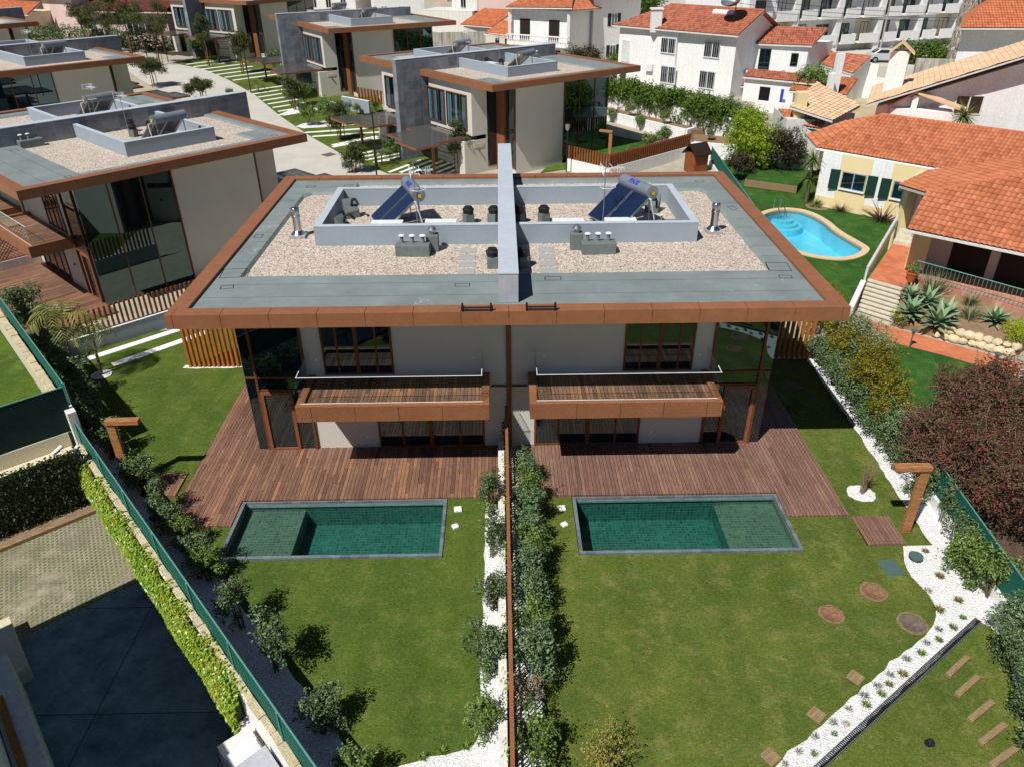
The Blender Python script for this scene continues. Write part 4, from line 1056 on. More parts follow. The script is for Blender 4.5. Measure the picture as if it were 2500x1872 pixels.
# dividing screen between the two gardens
t = thing('garden_screen', 'long thin orange-brown slatted screen dividing the two gardens', 'fence', (0, 0, 0))
m = MB()
for i in range(130): m.box(-.115, -.085, -.45 - i * .13 - .03, -.45 - i * .13, .1, 1.74)
for y in range(9): m.box(-.12, -.08, -.5 - y * 2.05, -.42 - y * 2.05, 0, 1.74)
put('slats', m, HPLD, t)
m = MB(); m.box(-.16, -.06, -17.6, -.02, 1.74, 1.80); put('top_rail', m, HPL, t)
m = MB(); m.box(-.115, -.085, -17.5, -.42, .45, .52); m.box(-.115, -.085, -17.5, -.42, 1.2, 1.27); put('middle_rail', m, HPLD, t)
m = MB(); m.box(-.42, -.21, -17.6, -.005, -.1, .52); o = put('low_wall', m, OFFW); tag(o, 'low white kerb wall along the left of the dividing screen', 'wall')
# vertical timber screens at the house sides
for s, side in ((-1, 'left'), (1, 'right')):
    t = thing('slatted_screen', 'tall orange slatted timber screen at the %s side of the nearest villa' % side, 'screen', (s * 11.6 if s < 0 else 11.9, 6.46, 0), 0, 'tall slatted screens')
    x0 = -2.6 if s < 0 else -2.3; x1 = 2.3 if s < 0 else 1.65
    n = 24 if s < 0 else 18
    for i in range(n):
        m = MB(); xx = x0 + (x1 - x0) * i / (n - 1); m.box(xx - .05, xx + .05, -.09, .09, 0, 3.0); put('slat', m, WOODO, t)
    m = MB(); m.box(x0, x1, .02, .08, 2.9, 2.98); m.box(x0, x1, .02, .08, .12, .2)
    put('rail', m, WOODO, t)
# outdoor showers
def shower(label, loc, rz):
    t = thing('outdoor_shower', label, 'outdoor shower', loc, rz, 'timber outdoor showers')
    m = MB(); m.box(-.14, .14, -.07, .07, 0, 2.5); put('post', m, WOODL, t, bevel=.008)
    m = MB(); m.box(-.14, .98, -.13, .13, 2.5, 2.66); put('arm', m, WOODL, t, bevel=.008)
    m = MB(); m.box(.7, .9, -.1, .1, 2.46, 2.5); put('shower_head', m, GREYM, t)
    m = MB(); m.tube((.0, -.07, 1.15), (0, -.14, 1.15), .03); m.tube((0, -.14, 1.15), (0, -.14, 1.05), .015); put('tap', m, CHROME, t)
    return t
shower('L-shaped timber outdoor shower among shrubs on the left lawn', (-13.45, -1.9, 0), 0.02)
shower('L-shaped timber outdoor shower beside the red-flowered tree on the right', (12.62, -5.08, 0), pi - .02)
# covers, lamps, stones
for (x, y, r, m_, lb) in ((8.99, -8.41, .31, RUST, 'round rusty manhole cover in the right lawn, leftmost of three'), (10.54, -7.59, .34, RUST, 'round rusty manhole cover in the right lawn, nearest the pool of the three'), (11.12, -8.78, .36, GREYCOV, 'round greyish manhole cover in the right lawn, nearest the pebbles')):
    mb = MB(); mb.lathe([(r, -.03), (r, .012), (r * .9, .02), (r * .86, .012), (r * .05, .014)], k=30); o = put('manhole_cover', mb, m_, None, True); o.location = (x, y, -.02); tag(o, lb, 'manhole cover', 'manhole covers')
    q = put('bare_earth', tri(disc(x, y, r * 1.14, seed=int(x * 9)), -.012), SOIL); q['kind'] = 'structure'
mb = MB(); mb.lathe([(.32, -.03), (.32, .012), (.05, .014)], k=26); o = put('manhole_cover', mb, GREYCOV); o.location = (12.2, 4.1, -.02); tag(o, 'round cover in the shaded lawn right of the nearest villa', 'manhole cover')
mb = MB(); mb.box(-.27, .27, -.33, .33, -.03, .0); o = put('meter_cover', mb, TEALP, bevel=.02); o.location = (11.48, -6.62, 0); o.rotation_euler = (0, 0, .12); tag(o, 'rectangular teal plastic cover set in the right lawn', 'cover')
mb = MB(); mb.lathe([(.06, 0), (.2, .16), (.21, .2), (.05, .21)], k=18); o = put('garden_bollard', mb, TEALP, None, True); o.location = (12.33, -6.36, 0); tag(o, 'round teal cap standing in the white pebbles', 'bollard')
for (x, y, lb, sc) in ((-1.78, -3.63, 'white square light in the grass right of the left pool, nearer the deck', 1), (-1.83, -4.48, 'small white stone in the grass right of the left pool', .8), (1.70, -3.66, 'white square light in the grass left of the right pool, nearer the deck', 1), (1.73, -4.47, 'small white stone in the grass left of the right pool', .8)):
    mb = MB(); mb.box(-.13 * sc, .13 * sc, -.12 * sc, .12 * sc, -.03, .05); o = put('garden_light', mb, WHITE, bevel=.02); o.location = (x, y, 0); o.rotation_euler = (0, 0, .1 if sc == 1 else .5); tag(o, lb, 'garden light', 'white lights in the lawn')
for (x, y, lb, rz) in ((8.81, -10.53, 'brown stepping stone in the right lawn, farthest of three', .7), (7.41, -11.59, 'brown stepping stone in the right lawn, middle of three', .7), (5.94, -12.67, 'brown stepping stone in the right lawn, nearest of three', .6)):
    mb = MB(); mb.box(-.18, .18, -.18, .18, -.03, .02); o = put('stepping_stone', mb, SLEEP, bevel=.01); o.location = (x, y, -.01); o.rotation_euler = (0, 0, rz); tag(o, lb, 'stepping stone', 'stepping stones')
# drain channel + sleepers
a = Vector((13.0, -8.72)); b = Vector((5.6, -13.93)); L = (b - a).length; dd = (b - a) / L
t = thing('drain_channel', 'straight black grated drain between the pebbles and the corner lawn', 'drain', (a.x, a.y, 0), math.atan2(dd.y, dd.x))
m = MB(); m.box(0, L, -.09, -.07, -.03, .03); m.box(0, L, .07, .09, -.03, .03); put('channel', m, GREYM, t)
m = MB()
for i in range(int(L / .06)): m.box(i * .06, i * .06 + .035, -.07, .07, -.03, .02)
put('grating', m, BLKM, t)
for i in range(5):
    f = i / 4; x0, y0 = 11.61 - .03 * i - .02 * f, -10.26 - .645 * i + .05 * sin(i * 2); an = radians(35 - 8 * f) 
    mb = MB(); mb.box(-.5, .5, -.075, .075, -.04, .1); o = put('timber_sleeper', mb, SLEEP, bevel=.012); o.location = (x0 - .2 * f * .5, y0, -.03); o.rotation_euler = (0, 0, an)
    tag(o, 'weathered timber step in the corner lawn, %s' % ('farthest of five', 'second farthest of five', 'middle one of five', 'second nearest of five', 'nearest of five')[i], 'sleeper', 'timber garden steps')
mb = MB(); mb.lathe([(.05, 0), (.09, .08), (.09, .2), (.03, .22)], k=14); o = put('garden_spotlight', mb, BLKM, None, True); o.location = (9.72, -12.41, 0); o.rotation_euler = (.5, .3, 0); tag(o, 'small black spotlight lying in the corner lawn', 'spotlight')

# ------------------------------------------------------------------ left boundary and the neighbouring yards
NB = Vector((.761, .649)); DB = Vector((.649, -.761))
def BP(o, d): return NB * o + DB * d          # boundary frame: o across (garden positive), d along towards the viewer
def bpoly(pts): return [tuple(BP(*p)) for p in pts]
DA = BP(0, 0); dA = Vector((-15.4, -1.0)).dot(DB)   # ~ -9.23
ZY = -.6
m = MB(); m.sheet(bpoly([(-12.3, dA + .6), (-12.3, 12), (-40, 12), (-40, dA + .6)]), ZY)
yard = None
# lower yard lies under the town sheet level, so cut the town sheet there: rebuild that band with a hole
for o in list(bpy.data.objects):
    if o.name == 'ground': bpy.data.objects.remove(o)
gm = MB()
for (y0, y1) in ((17.5, 17.5001), (29.2, 40), (40, 130), (130, 260), (260, 900)):
    if y1 - y0 > .1: gquad(-700, 700, y0, y1)
gquad(-700, 14.6, 17.5, 29.2); gquad(23.5, 700, 17.5, 29.2)
gquad(-700, -60, -60, 17.5); gquad(10, 700, -6.2, -2.5); gquad(-1.9, 1.9, -6.2, -2.5); gquad(-1.9, 700, -60, -6.2); gquad(-1.9, 700, -2.5, 17.5)
P0 = BP(-12.35, dA); P1 = BP(-12.35, 18)
gm.poly([(-60, -60, -.06), (-1.9, -60, -.06), (-1.9, -30, -.06), (-60, -30, -.06)])
gm.poly([(P1.x, P1.y, -.06), (-1.9, P1.y, -.06), (-1.9, -6.2, -.06), (-9.35, -6.2, -.06)])
gm.poly([(-60, 4, -.06), (-60, 17.5, -.06), (-10, 17.5, -.06), (-10, -5.4, -.06), (P0.x, P0.y, -.06), (BP(-12.35, -12).x, BP(-12.35, -12).y, -.06)])
gm.poly([(-10, -2.5, -.06), (-10, 17.5, -.06), (-1.9, 17.5, -.06), (-1.9, -2.5, -.06)])
struct('ground', gm, TOWN)
m = MB(); m.sheet(bpoly([(-12.4, dA + 1.95), (-12.4, 6.2 - 9.0), (-30, 6.2 - 9.0), (-30, dA + 1.95)]), ZY + .01)
struct('grass_paving', m, PAVER)
m = MB(); m.sheet(bpoly([(-12.4, -2.8), (-12.4, 14), (-30, 14), (-30, -2.8)]), ZY + .012)
struct('concrete_yard', m, CONCG)
m = MB(); m.sheet(bpoly([(-12.4, dA + .4), (-12.4, dA + 1.95), (-30, dA + 1.95), (-30, dA + .4)]), ZY + .008); struct('soil_strip', m, SOIL)
m = MB(); m.obox(BP(-12.7, dA + 1.98), BP(-26, dA + 1.98), .16, ZY, ZY + .14); o = put('kerb', m, SLEEP); tag(o, 'long brown kerb at the foot of the dark ivy wall', 'kerb')
# boundary wall with green screen on top
t = thing('boundary_wall', 'long low stone-capped wall with green screen, left of the pool gardens', 'wall')
def seg_wall(o0, d0, d1, th, z0, z1, mm, nm, cap=None):
    m = MB(); m.obox(BP(o0, d0), BP(o0, d1), th, z0, z1); w_ = put(nm, m, mm, t)
    if cap:
        R = random.Random(5); c = MB(); q = d0
        while q < d1:
            L = min(R.uniform(.3, .7), d1 - q); c.obox(BP(o0 + R.uniform(-.02, .02), q), BP(o0, q + L - .015), th + .0 + R.uniform(-.03, .02), z1, z1 + .05 + R.uniform(0, .03)); q += L
        put('coping', c, cap, t)
seg_wall(-12.34, dA, 14, .18, -1.0, .98, WHITEC, 'wall', STONEC)
seg_wall(-12.30, dA - 13, dA - .6, .26, -1.0, 2.25, BUFF, 'wall', STONEC)
def screen(name, label, a, b, z0, z1, m_, post=2.4):
    a = Vector(a); b = Vector(b); L = (b - a).length; d = (b - a) / L
    th = thing(name, label, 'fence', (a.x, a.y, 0), math.atan2(d.y, d.x))
    q = MB(); n = int(L / .6)
    vs = []; R = random.Random(3)
    for i in range(n + 1):
        y = .012 * sin(i * 1.7) + R.uniform(-.006, .006); vs += [(L * i / n, y, z0), (L * i / n, y * .4, z1), (L * i / n, y + .012, z0), (L * i / n, y * .4 + .012, z1)]
    fs = []
    for i in range(n): fs += [(4 * i, 4 * i + 4, 4 * i + 5, 4 * i + 1), (4 * i + 2, 4 * i + 3, 4 * i + 7, 4 * i + 6), (4 * i + 1, 4 * i + 5, 4 * i + 7, 4 * i + 3)]
    q.add(vs, fs); put('fabric', q, m_, th)
    r = MB(); r.tube((0, 0, z1 + .015), (L, 0, z1 + .015), .022, None, 6); put('top_rail', r, GREENM, th)
    k = int(L / post)
    for i in range(k + 1):
        p = MB(); p.tube((L * i / k, -.03, z0 - .15), (L * i / k, -.03, z1 + .03), .028, None, 6); put('post', p, GREENM, th)
    return th
screen('green_fence', 'green fabric fence along the left boundary, beside the shrubs and pebbles', BP(-12.225, dA + .1), BP(-12.225, 14), .9, 1.98, GREENF)
screen('green_fence', 'green fabric fence on the cream wall at the far left, before the lawn', BP(-12.08, dA - .7), BP(-12.08, dA - 14), 2.25, 3.1, GREENF)
screen('dark_green_fence', 'tall dark green fabric fence across the yards at the left edge', BP(-12.2, dA - .3), BP(-22, dA - .3), 1.5, 3.2, DGREEN)
m = MB(); m.obox(BP(-12.22, dA - .55), BP(-12.22, dA + .05), .3, 0, 2.35); o = put('gate_pillar', m, OFFW, bevel=.01); tag(o, 'pale square pillar where the left fences meet', 'pillar')
m = MB(); m.obox(BP(-12.5, dA - .35), BP(-22, dA - .35), .2, ZY, 1.5); o = put('retaining_wall', m, BUFF); tag(o, 'beige low wall under the dark green fence at the left edge', 'wall')
m = MB(); m.obox(BP(-12.55, dA + .36), BP(-26, dA + .36), 1.2, ZY, .95); o = put('terrace_bank', m, BUFF); tag(o, 'beige terrace strip above the dark ivy wall', 'terrace')
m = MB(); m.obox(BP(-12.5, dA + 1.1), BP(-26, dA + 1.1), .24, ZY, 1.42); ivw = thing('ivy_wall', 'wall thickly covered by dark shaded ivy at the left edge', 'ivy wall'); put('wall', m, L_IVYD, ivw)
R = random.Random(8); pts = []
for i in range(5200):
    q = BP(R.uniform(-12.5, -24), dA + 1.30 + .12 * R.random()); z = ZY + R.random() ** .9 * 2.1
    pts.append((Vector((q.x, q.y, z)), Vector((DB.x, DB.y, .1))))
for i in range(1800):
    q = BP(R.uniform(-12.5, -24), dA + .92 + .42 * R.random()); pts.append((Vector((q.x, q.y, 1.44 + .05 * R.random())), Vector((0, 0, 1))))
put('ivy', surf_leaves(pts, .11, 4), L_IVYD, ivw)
for k, (px, py, lb) in enumerate(((-15.45, -1.75, 'white tube spotlight over the dark ivy wall, the left one'), (-14.9, -1.75, 'white tube spotlight over the dark ivy wall, the right one'))):
    t2 = thing('wall_spotlight', lb, 'spotlight', (px, py, 1.5), 0, 'white spotlights'); m = MB(); m.tube((0, 0, 0), (-.2 if k == 0 else -.08, -.34, -.12), .075, None, 14); put('lamp_head', m, WHITE, t2, True)
    m = MB(); m.tube((0, .03, -.1), (0, .03, .02), .02); put('bracket', m, GREYM, t2)
# sunlit ivy on the boundary wall
iv = thing('ivy_hedge', 'bright yellow-green ivy hanging over the boundary wall above the shaded yard', 'ivy')
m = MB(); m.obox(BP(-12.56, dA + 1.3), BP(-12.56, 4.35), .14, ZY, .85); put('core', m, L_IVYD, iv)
R = random.Random(9); pts = []; d0, d1 = dA + 1.0, 4.55
for i in range(26000):
    d_ = R.uniform(d0, d1); z = ZY + 1.62 * R.random(); th = .06 + .17 * sin(pi * min(1, (z - ZY) / 1.5)) * (1 + .12 * sin(d_ * 2.1)) + .04 * R.random()
    if d_ > d1 - .5 and R.random() < (d_ - d1 + .5) * 1.6: continue
    q = BP(-12.50 - th, d_); pts.append((Vector((q.x, q.y, z)), Vector((-NB.x, -NB.y, .55)).normalized()))
for i in range(1700):
    d_ = R.uniform(d0, d1); 
    if noise.noise((d_ * .9, 3, 1)) < -.05: continue
    q = BP(-12.55 + .22 * R.random(), d_); pts.append((Vector((q.x, q.y, .98 + .06 * R.random())), Vector((-NB.x * .4, -NB.y * .4, 1)).normalized()))
put('ivy', surf_leaves(pts, .105, 5), L_IVY, iv)
# meter box / counter at the wall foot
t = thing('outdoor_counter', 'white and grey masonry counter at the foot of the white wall, bottom edge', 'counter', (BP(-12.9, 5.4).x, BP(-12.9, 5.4).y, ZY), math.atan2(DB.y, DB.x))
m = MB(); m.box(-.55, .55, -.45, .35, 0, .9); put('base', m, OFFW, t, bevel=.01)
m = MB(); m.box(-.1, .3, -.42, .3, .9, 1.0); put('worktop', m, WHITE, t, bevel=.01)
m = MB(); m.prism([(.35, -1.0), (1.7, -1.0), (1.7, .38), (.35, .38)], 0, [1.0, .9, 1.15, 1.15]); put('sloped_cover', m, CONCW, t, bevel=.01)
# building bottom-left: casts the big shadow
t = thing('neighbour_house', 'house at the bottom-left corner, only a wall edge and a railing in view', 'house')
o0 = -17.0; dd0 = -2.15
m = MB(); m.prism(bpoly([(o0, dd0), (o0, 12), (-34, 12), (-34, dd0)]), ZY, 5.2); put('wall', m, OFFW, t)
m = MB(); m.prism(bpoly([(o0 + .12, dd0 - .25), (o0 + .12, 12), (-34, 12), (-34, dd0 - .25)]), 5.2, 5.45); put('roof', m, TILE2, t)
m = MB(); m.prism(bpoly([(o0 + .62, dd0 + 1.4), (o0 + .62, 12), (o0 + .02, 12), (o0 + .02, dd0 + 1.4)]), ZY, .95); put('terrace_parapet', m, OFFW, t)
m = MB(); m.prism(bpoly([(o0 + .28, dd0 + 2.9), (o0 + .28, 12), (o0 + .12, 12), (o0 + .12, dd0 + 2.9)]), .96, 1.06); put('timber_rail', m, WOODO, t)
m = MB(); m.prism(bpoly([(o0 + .9, dd0 - 1.2), (o0 + .9, dd0 + 1.1), (o0 + .02, dd0 + 1.1), (o0 + .02, dd0 - 1.2)]), ZY, -.1); put('planter', m, BUFF, t)
# far-left neighbour lawn
m = MB(); m.sheet(bpoly([(-12.4, dA - .4), (-30, dA - .4), (-30, dA - 16), (-12.5, dA - 16)]), 1.3); struct('lawn', m, m_grass('vivid_lawn', C8(84, 108, 40), C8(70, 96, 36), C8(106, 122, 56)))
# strips of white stepping path left of the main villa
for (a, b, nm) in (((-19.6, 6.95), (-15.3, 11.0), 'along the grey wall'), ((-17.8, 6.72), (-14.6, 9.95), 'nearer the lawn')):
    a = Vector(a); b = Vector(b); n = 6
    t = thing('stepping_path', 'row of white rectangular slabs left of the villa, ' + nm, 'path', (a.x, a.y, 0), math.atan2((b - a).y, (b - a).x)); L = (b - a).length
    for i in range(n): m = MB(); m.box(L * i / n + .01, L * (i + 1) / n - .01, -.21, .21, -.04, .012); put('slab', m, WHITE, t)
# wall and timber fence of the left villa garden
t = thing('garden_wall', 'low grey rendered wall with brown slatted fence before the left villa deck', 'wall')
m = MB(); m.obox((-20.6, 7.1), (-13.9, 13.4), .22, -.05, .78); put('wall', m, GREYR, t)
m = MB(); m.obox((-20.62, 7.08), (-13.88, 13.42), .26, .781, .80); put('cap', m, WHITE, t)
a = Vector((-20.5, 7.22)); b = Vector((-13.9, 13.42)); L = (b - a).length; dv = (b - a) / L
for i in range(40):
    q = a + dv * (i * L / 40); m = MB(); n_ = Vector((-dv.y, dv.x)); m.prism([q - dv * .045 - n_ * .04, q + dv * .045 - n_ * .04, q + dv * .045 + n_ * .04, q - dv * .045 + n_ * .04], .80, 1.9); put('slat', m, WOODF, t)
# left villa deck and divider
m = MB(); m.prism([(0, 0), (10.6, 0), (10.6, -4.6), (0, -4.6)], -.04, .05)
for s in (0, 1):
    o = struct('timber_deck', m, DECK) if s == 0 else None
    if o: o.location = L1.location; o.rotation_euler = L1.rotation_euler; o.location.z = .0
m = MB(); m.prism([(-10.6, 0), (-.5, 0), (-.5, -4.6), (-10.6, -4.6)], -.04, .05); o = struct('timber_deck', m, DECK); o.location = (L1.location.x, L1.location.y, 0); o.rotation_euler = L1.rotation_euler
m = MB(); m.box(-.1, .1, -12, -.05, 0, .55); o = put('low_wall', m, OFFW); o.location = L1.location; o.rotation_euler = L1.rotation_euler; tag(o, 'low white wall dividing the decks of the left villa', 'wall')
t = thing('lattice_screen', 'brown criss-cross lattice screen dividing the left villa terraces', 'screen', tuple(L1.location), L1.rotation_euler.z)
m = MB()
for i in range(34):
    y0 = -.2 - i * .2
    for sg in (1, -1):
        ya, yb = (y0, y0 - 1.6) if sg > 0 else (y0 - 1.6, y0); m.path([(.02 * sg, ya, .58), (.02 * sg, yb, 2.3)], .02, 4)
put('lattice', m, WOODF, t)
m = MB(); m.box(-.05, .05, -8.6, -.05, 2.3, 2.38); m.box(-.05, .05, -8.6, -.05, .53, .6); put('rail', m, WOODF, t)

# ------------------------------------------------------------------ right boundary
def RB(y): return 13.92 + .07 * (y + 5.64)
t = thing('boundary_wall', 'white boundary wall on the right, under the green fence', 'wall')
m = MB(); m.obox((RB(-20) + .12, -20), (RB(40) + .12, 40), .2, -.3, .42); put('wall', m, WHITEC, t)
screen('green_fence', 'green fabric fence on the white wall along the right boundary', (RB(-19) + .12, -19), (RB(40) + .12, 40), .42, 1.45, GREENF)
# neighbour lawn with kidney pool
gl = MB()
KC = [(17.87, 27.52), (19.28, 28.23), (20.63, 27.92), (21.31, 26.91), (21.67, 25.18), (21.62, 23.41), (21.95, 21.7), (22.2, 20.5), (22.11, 19.78), (21.17, 18.71), (20.08, 18.2), (19.07, 18.3), (17.89, 18.94), (17.0, 20.2), (16.5, 22.2), (16.4, 24.2), (16.8, 26.2)]
def smooth(P, it=2):
    for _ in range(it):
        Q = []
        for i in range(len(P)):
            a = Vector(P[i]); b = Vector(P[(i + 1) % len(P)]); Q += [a * .75 + b * .25, a * .25 + b * .75]
        P = Q
    return [tuple(p) for p in P]
KC = smooth(KC)
kc = Vector((sum(p[0] for p in KC) / len(KC), sum(p[1] for p in KC) / len(KC)))
def inset(P, d):
    out = []; n = len(P)
    for i in range(n):
        a = Vector(P[i - 1]); b = Vector(P[(i + 1) % n]); t_ = (b - a).normalized(); nn = Vector((-t_.y, t_.x))
        if nn.dot(kc - Vector(P[i])) < 0: nn = -nn
        out.append(tuple(Vector(P[i]) + nn * d))
    return out
KI = inset(KC, .42)
def ringmesh(A, B, za, zb):
    n = len(A); v = [(p[0], p[1], za) for p in A] + [(p[0], p[1], zb) for p in B]
    return MB().add(v, [(i, (i + 1) % n, n + (i + 1) % n, n + i) for i in range(n)])
# lawn with a pool-shaped hole
def holed(outer, hole, z, m, name):
    cu = bpy.data.curves.new(name, 'CURVE'); cu.dimensions = '2D'; cu.fill_mode = 'FRONT'
    for P in (outer, hole):
        sp = cu.splines.new('POLY'); sp.points.add(len(P) - 1); sp.use_cyclic_u = True
        for i, p in enumerate(P): sp.points[i].co = (p[0], p[1], 0, 1)
    ob = bpy.data.objects.new(name, cu); COL.objects.link(ob); bpy.context.view_layer.update()
    me = bpy.data.meshes.new_from_object(ob.evaluated_get(bpy.context.evaluated_depsgraph_get())); bpy.data.objects.remove(ob)
    for v in me.vertices: v.co.z = z
    me.materials.clear(); o = put(name, me, m); o['kind'] = 'structure'; return o
holed([(RB(2) + .3, 2), (20.5, 5.0), (21.3, 5.3), (18.4, 8.0), (17.6, 11), (18.2, 12.6), (22, 17.5), (26.5, 22.5), (30, 26), (25, 42), (18, 42), (RB(36) + .3, 36)], KC, -.01, GRASSN, 'lawn')
t = thing('kidney_pool', 'kidney-shaped bright blue pool with sandstone edge in the right garden', 'pool')
m = ringmesh(KC, KI, .05, .05); m2 = ringmesh(KI, KI, .05, -.25); m3 = ringmesh(KC, KC, -.1, .05)
m.add(m2.v, m2.f); m.add(m3.v, m3.f); put('coping', m, SANDST, t)
m = ringmesh(KI, KI, -.05, -1.2); put('basin_wall', m, BLUEP, t)
put('basin_floor', tri(KI, -1.2), BLUEP, t)
for k, r in enumerate((1.5, 1.15, .8)):
    q = [(19.1 + r * cos(a * pi / 10) * .95, 26.9 - r * abs(sin(a * pi / 10)) * .9) for a in range(11)]; m = MB(); m.prism(q, -1.2, -.75 + .2 * k); put('step', m, BLUEP, t)
la = MB()
for sx in (-.22, .22): la.path([(18.95 + sx, 27.9, .05), (18.95 + sx, 27.85, .75), (18.95 + sx, 27.5, .9), (18.95 + sx, 27.0, .6), (18.95 + sx, 26.7, -.4)], .022, 6)
for z in (.1, -.15): la.tube((18.73, 26.75, z), (19.17, 26.75, z), .02)
put('ladder', la, CHROME, t)
wo = put('pool_water', tri(inset(KC, .42), -.16), WATERB); wo['kind'] = 'structure'
# yellow bungalow
u2 = Vector((.714, -.700)); v2 = Vector((.700, .714))
t = thing('yellow_bungalow', 'pale yellow bungalow with orange tiled hip roofs and veranda at the right edge', 'house')
W0 = Vector((21.92, 28.89)); 
def WP(a, b): q = W0 + u2 * a + v2 * b; return (q.x, q.y)
m = MB(); m.prism([WP(0, 0), WP(7.2, 0), WP(16, 0), WP(16, 9), WP(0, 9)], -.2, 3.75); put('wall', m, WHITE, t)
m = MB(); m.prism([WP(-.01, -.025), WP(6.9, -.025), WP(6.9, 0), WP(-.01, 0)], -.2, .72)
m.prism([WP(1.3, -.022), WP(3.4, -.022), WP(3.4, .0), WP(1.3, .0)], .72, 3.74); m.prism([WP(4.7, -.022), WP(6.9, -.022), WP(6.9, 0), WP(4.7, 0)], .72, 3.74)
m.prism([WP(-.022, .0), WP(0, 0), WP(0, 9), WP(-.022, 9)], -.2, 3.74)
put('plinth', m, YELLOW, t)
for (a0, a1) in ((1.55, 3.2), (4.95, 6.6)):
    f = MB(); f.prism([WP(a0, -.06), WP(a1, -.06), WP(a1, -.022), WP(a0, -.022)], 1.5, 2.65); wf = put('window', f, GREYR, t)
    mid = (a0 + a1) / 2
    for (q0, q1) in ((a0 + .07, mid - .04), (mid + .04, a1 - .07)): g_ = MB(); g_.prism([WP(q0, -.066), WP(q1, -.066), WP(q1, -.058), WP(q0, -.058)], 1.57, 2.58); put('pane', g_, GLASSD, wf)
    f = MB(); f.prism([WP(a0 - .05, -.14), WP(a1 + .05, -.14), WP(a1 + .05, -.022), WP(a0 - .05, -.022)], 1.42, 1.5); put('sill', f, WHITE, wf)
    for q0 in (a0 - .75, a1 + .12): f = MB(); f.prism([WP(q0, -.20), WP(q0 + .62, -.10), WP(q0 + .62, -.06), WP(q0, -.16)], 1.38, 2.7); put('shutter', f, SHUT, t)
def P3(a, b, z): q = WP(a, b); return (q[0], q[1], z)
EA, EB = (21.6, 29.45, 3.82), (27.1, 24.1, 3.82); RA = (26.36, 31.06, 5.66); RBx = (34.5, 23.3, 5.66)
tile_roof('roof', [EA, (27.6, 23.55, 3.80), (33.5, 17.7, 3.8), (38, 19.9, 5.66), RBx, RA], TILE1, t, eave=(u2.x, u2.y, 0))
tile_roof('roof', [(22.2, 33.3, 3.82), EA, RA, (24.6, 33.0, 4.75)], TILE1, t, eave=(EA[0] - 22.2, EA[1] - 33.3, 0))
m = MB(); m.slab([RA, RBx, (41, 30.5, 3.8), (30.8, 39.8, 3.8), (24.6, 33.0, 4.75)], .1); put('rear_roof', m, TILE1, t)
ridge(t, RA, RBx, TILE1); ridge(t, EA, RA, TILE1, .09)
m = MB(); a_ = Vector(EA) - Vector((0, 0, .10)); b_ = Vector((27.1, 24.1, 3.72)); m.tube(a_ + Vector((-.05, -.05, 0)), b_ + Vector((-.05, -.05, 0)), .07, None, 8); put('gutter', m, WHITE, t)
# front wing B
EL = (19.74, 12.21, 4.0); ER = (23.48, 8.82, 4.0); ER2 = (27.2, 5.45, 4.0); Q5 = (21.41, 14.39, 5.15); Q4 = (25.76, 13.84, 6.25); Q4b = (30.2, 9.8, 6.25); Q1 = (22.61, 19.4, 4.1); _n3 = (Vector(Q5) - Vector(Q1)).cross(Vector(Q4) - Vector(Q1)); _pz = lambda x, y: Q1[2] - (_n3.x * (x - Q1[0]) + _n3.y * (y - Q1[1])) / _n3.z; Q2 = (25.92, 22.69, _pz(25.92, 22.69)); Q3 = (29.39, 19.77, _pz(29.39, 19.77))
tile_roof('roof', [EL, ER2, Q4b, Q4, Q5], TILE1, t, eave=(u2.x, u2.y, 0))
TL = tile_roof('roof', [Q1, Q5, Q4, Q3, Q2], TILE1, t, eave=(Q5[0] - Q1[0], Q5[1] - Q1[1], .0))
ridge(t, Q5, Q4, TILE1)
m = MB(); m.slab([Q4, Q4b, (34, 17, 4.5), Q3], .1); put('rear_roof', m, TILE1, t)
m = MB(); m.obox((Q1[0] + .15, Q1[1] + .05), (24.6, 21.4), .16, 3.75, 4.0); put('fascia', m, YELLOW, t)
m = MB(); m.prism([(22.2, 14.2), (26, 10.7), (34, 16), (27, 23.8), (23.7, 19.6)], 0.4, 3.9); put('wall', m, PINK, t)
m = MB(); m.obox((23.3, 19.8), (25.9, 23.2), .3, .0, 3.9); put('porch_wall', m, YELLOW, t)
m = MB(); m.box(21.1, 21.75, 13.3, 13.95, 0, 4.35); put('pillar', m, YELLOW, t); m = MB(); m.box(23.0, 23.5, 18.9, 19.4, 0, 4.1); put('pillar', m, YELLOW, t)
wv = Vector((3.8, -3.5)).normalized()
for (s0, s1) in ((1.15, 2.9), (3.35, 5.2)):
    a = Vector((22.2, 14.2)) + wv * s0; b = Vector((22.2, 14.2)) + wv * s1; nn = Vector((wv.y, -wv.x)) * .05
    m = MB(); m.prism([a, b, b + nn, a + nn], 1.3, 3.5); put('veranda_door', m, SHUTB, t)
m = MB(); m.prism([(21.0, 12.6), (24.5, 8.4), (27, 11), (26.3, 11), (22.0, 14.4)], -.2, 1.28); put('veranda_floor', m, TERRAP, t)
rl = MB(); a = Vector((21.0, 12.7)); b = Vector((24.6, 8.35)); L = (b - a).length; n_ = 30
rl.tube((a.x, a.y, 2.15), (b.x, b.y, 2.15), .025); rl.tube((a.x, a.y, 1.4), (b.x, b.y, 1.4), .02)
for i in range(n_ + 1): q = a.lerp(b, i / n_); rl.tube((q.x, q.y, 1.3), (q.x, q.y, 2.15), .011, None, 5)
put('veranda_railing', rl, GREENM, t)
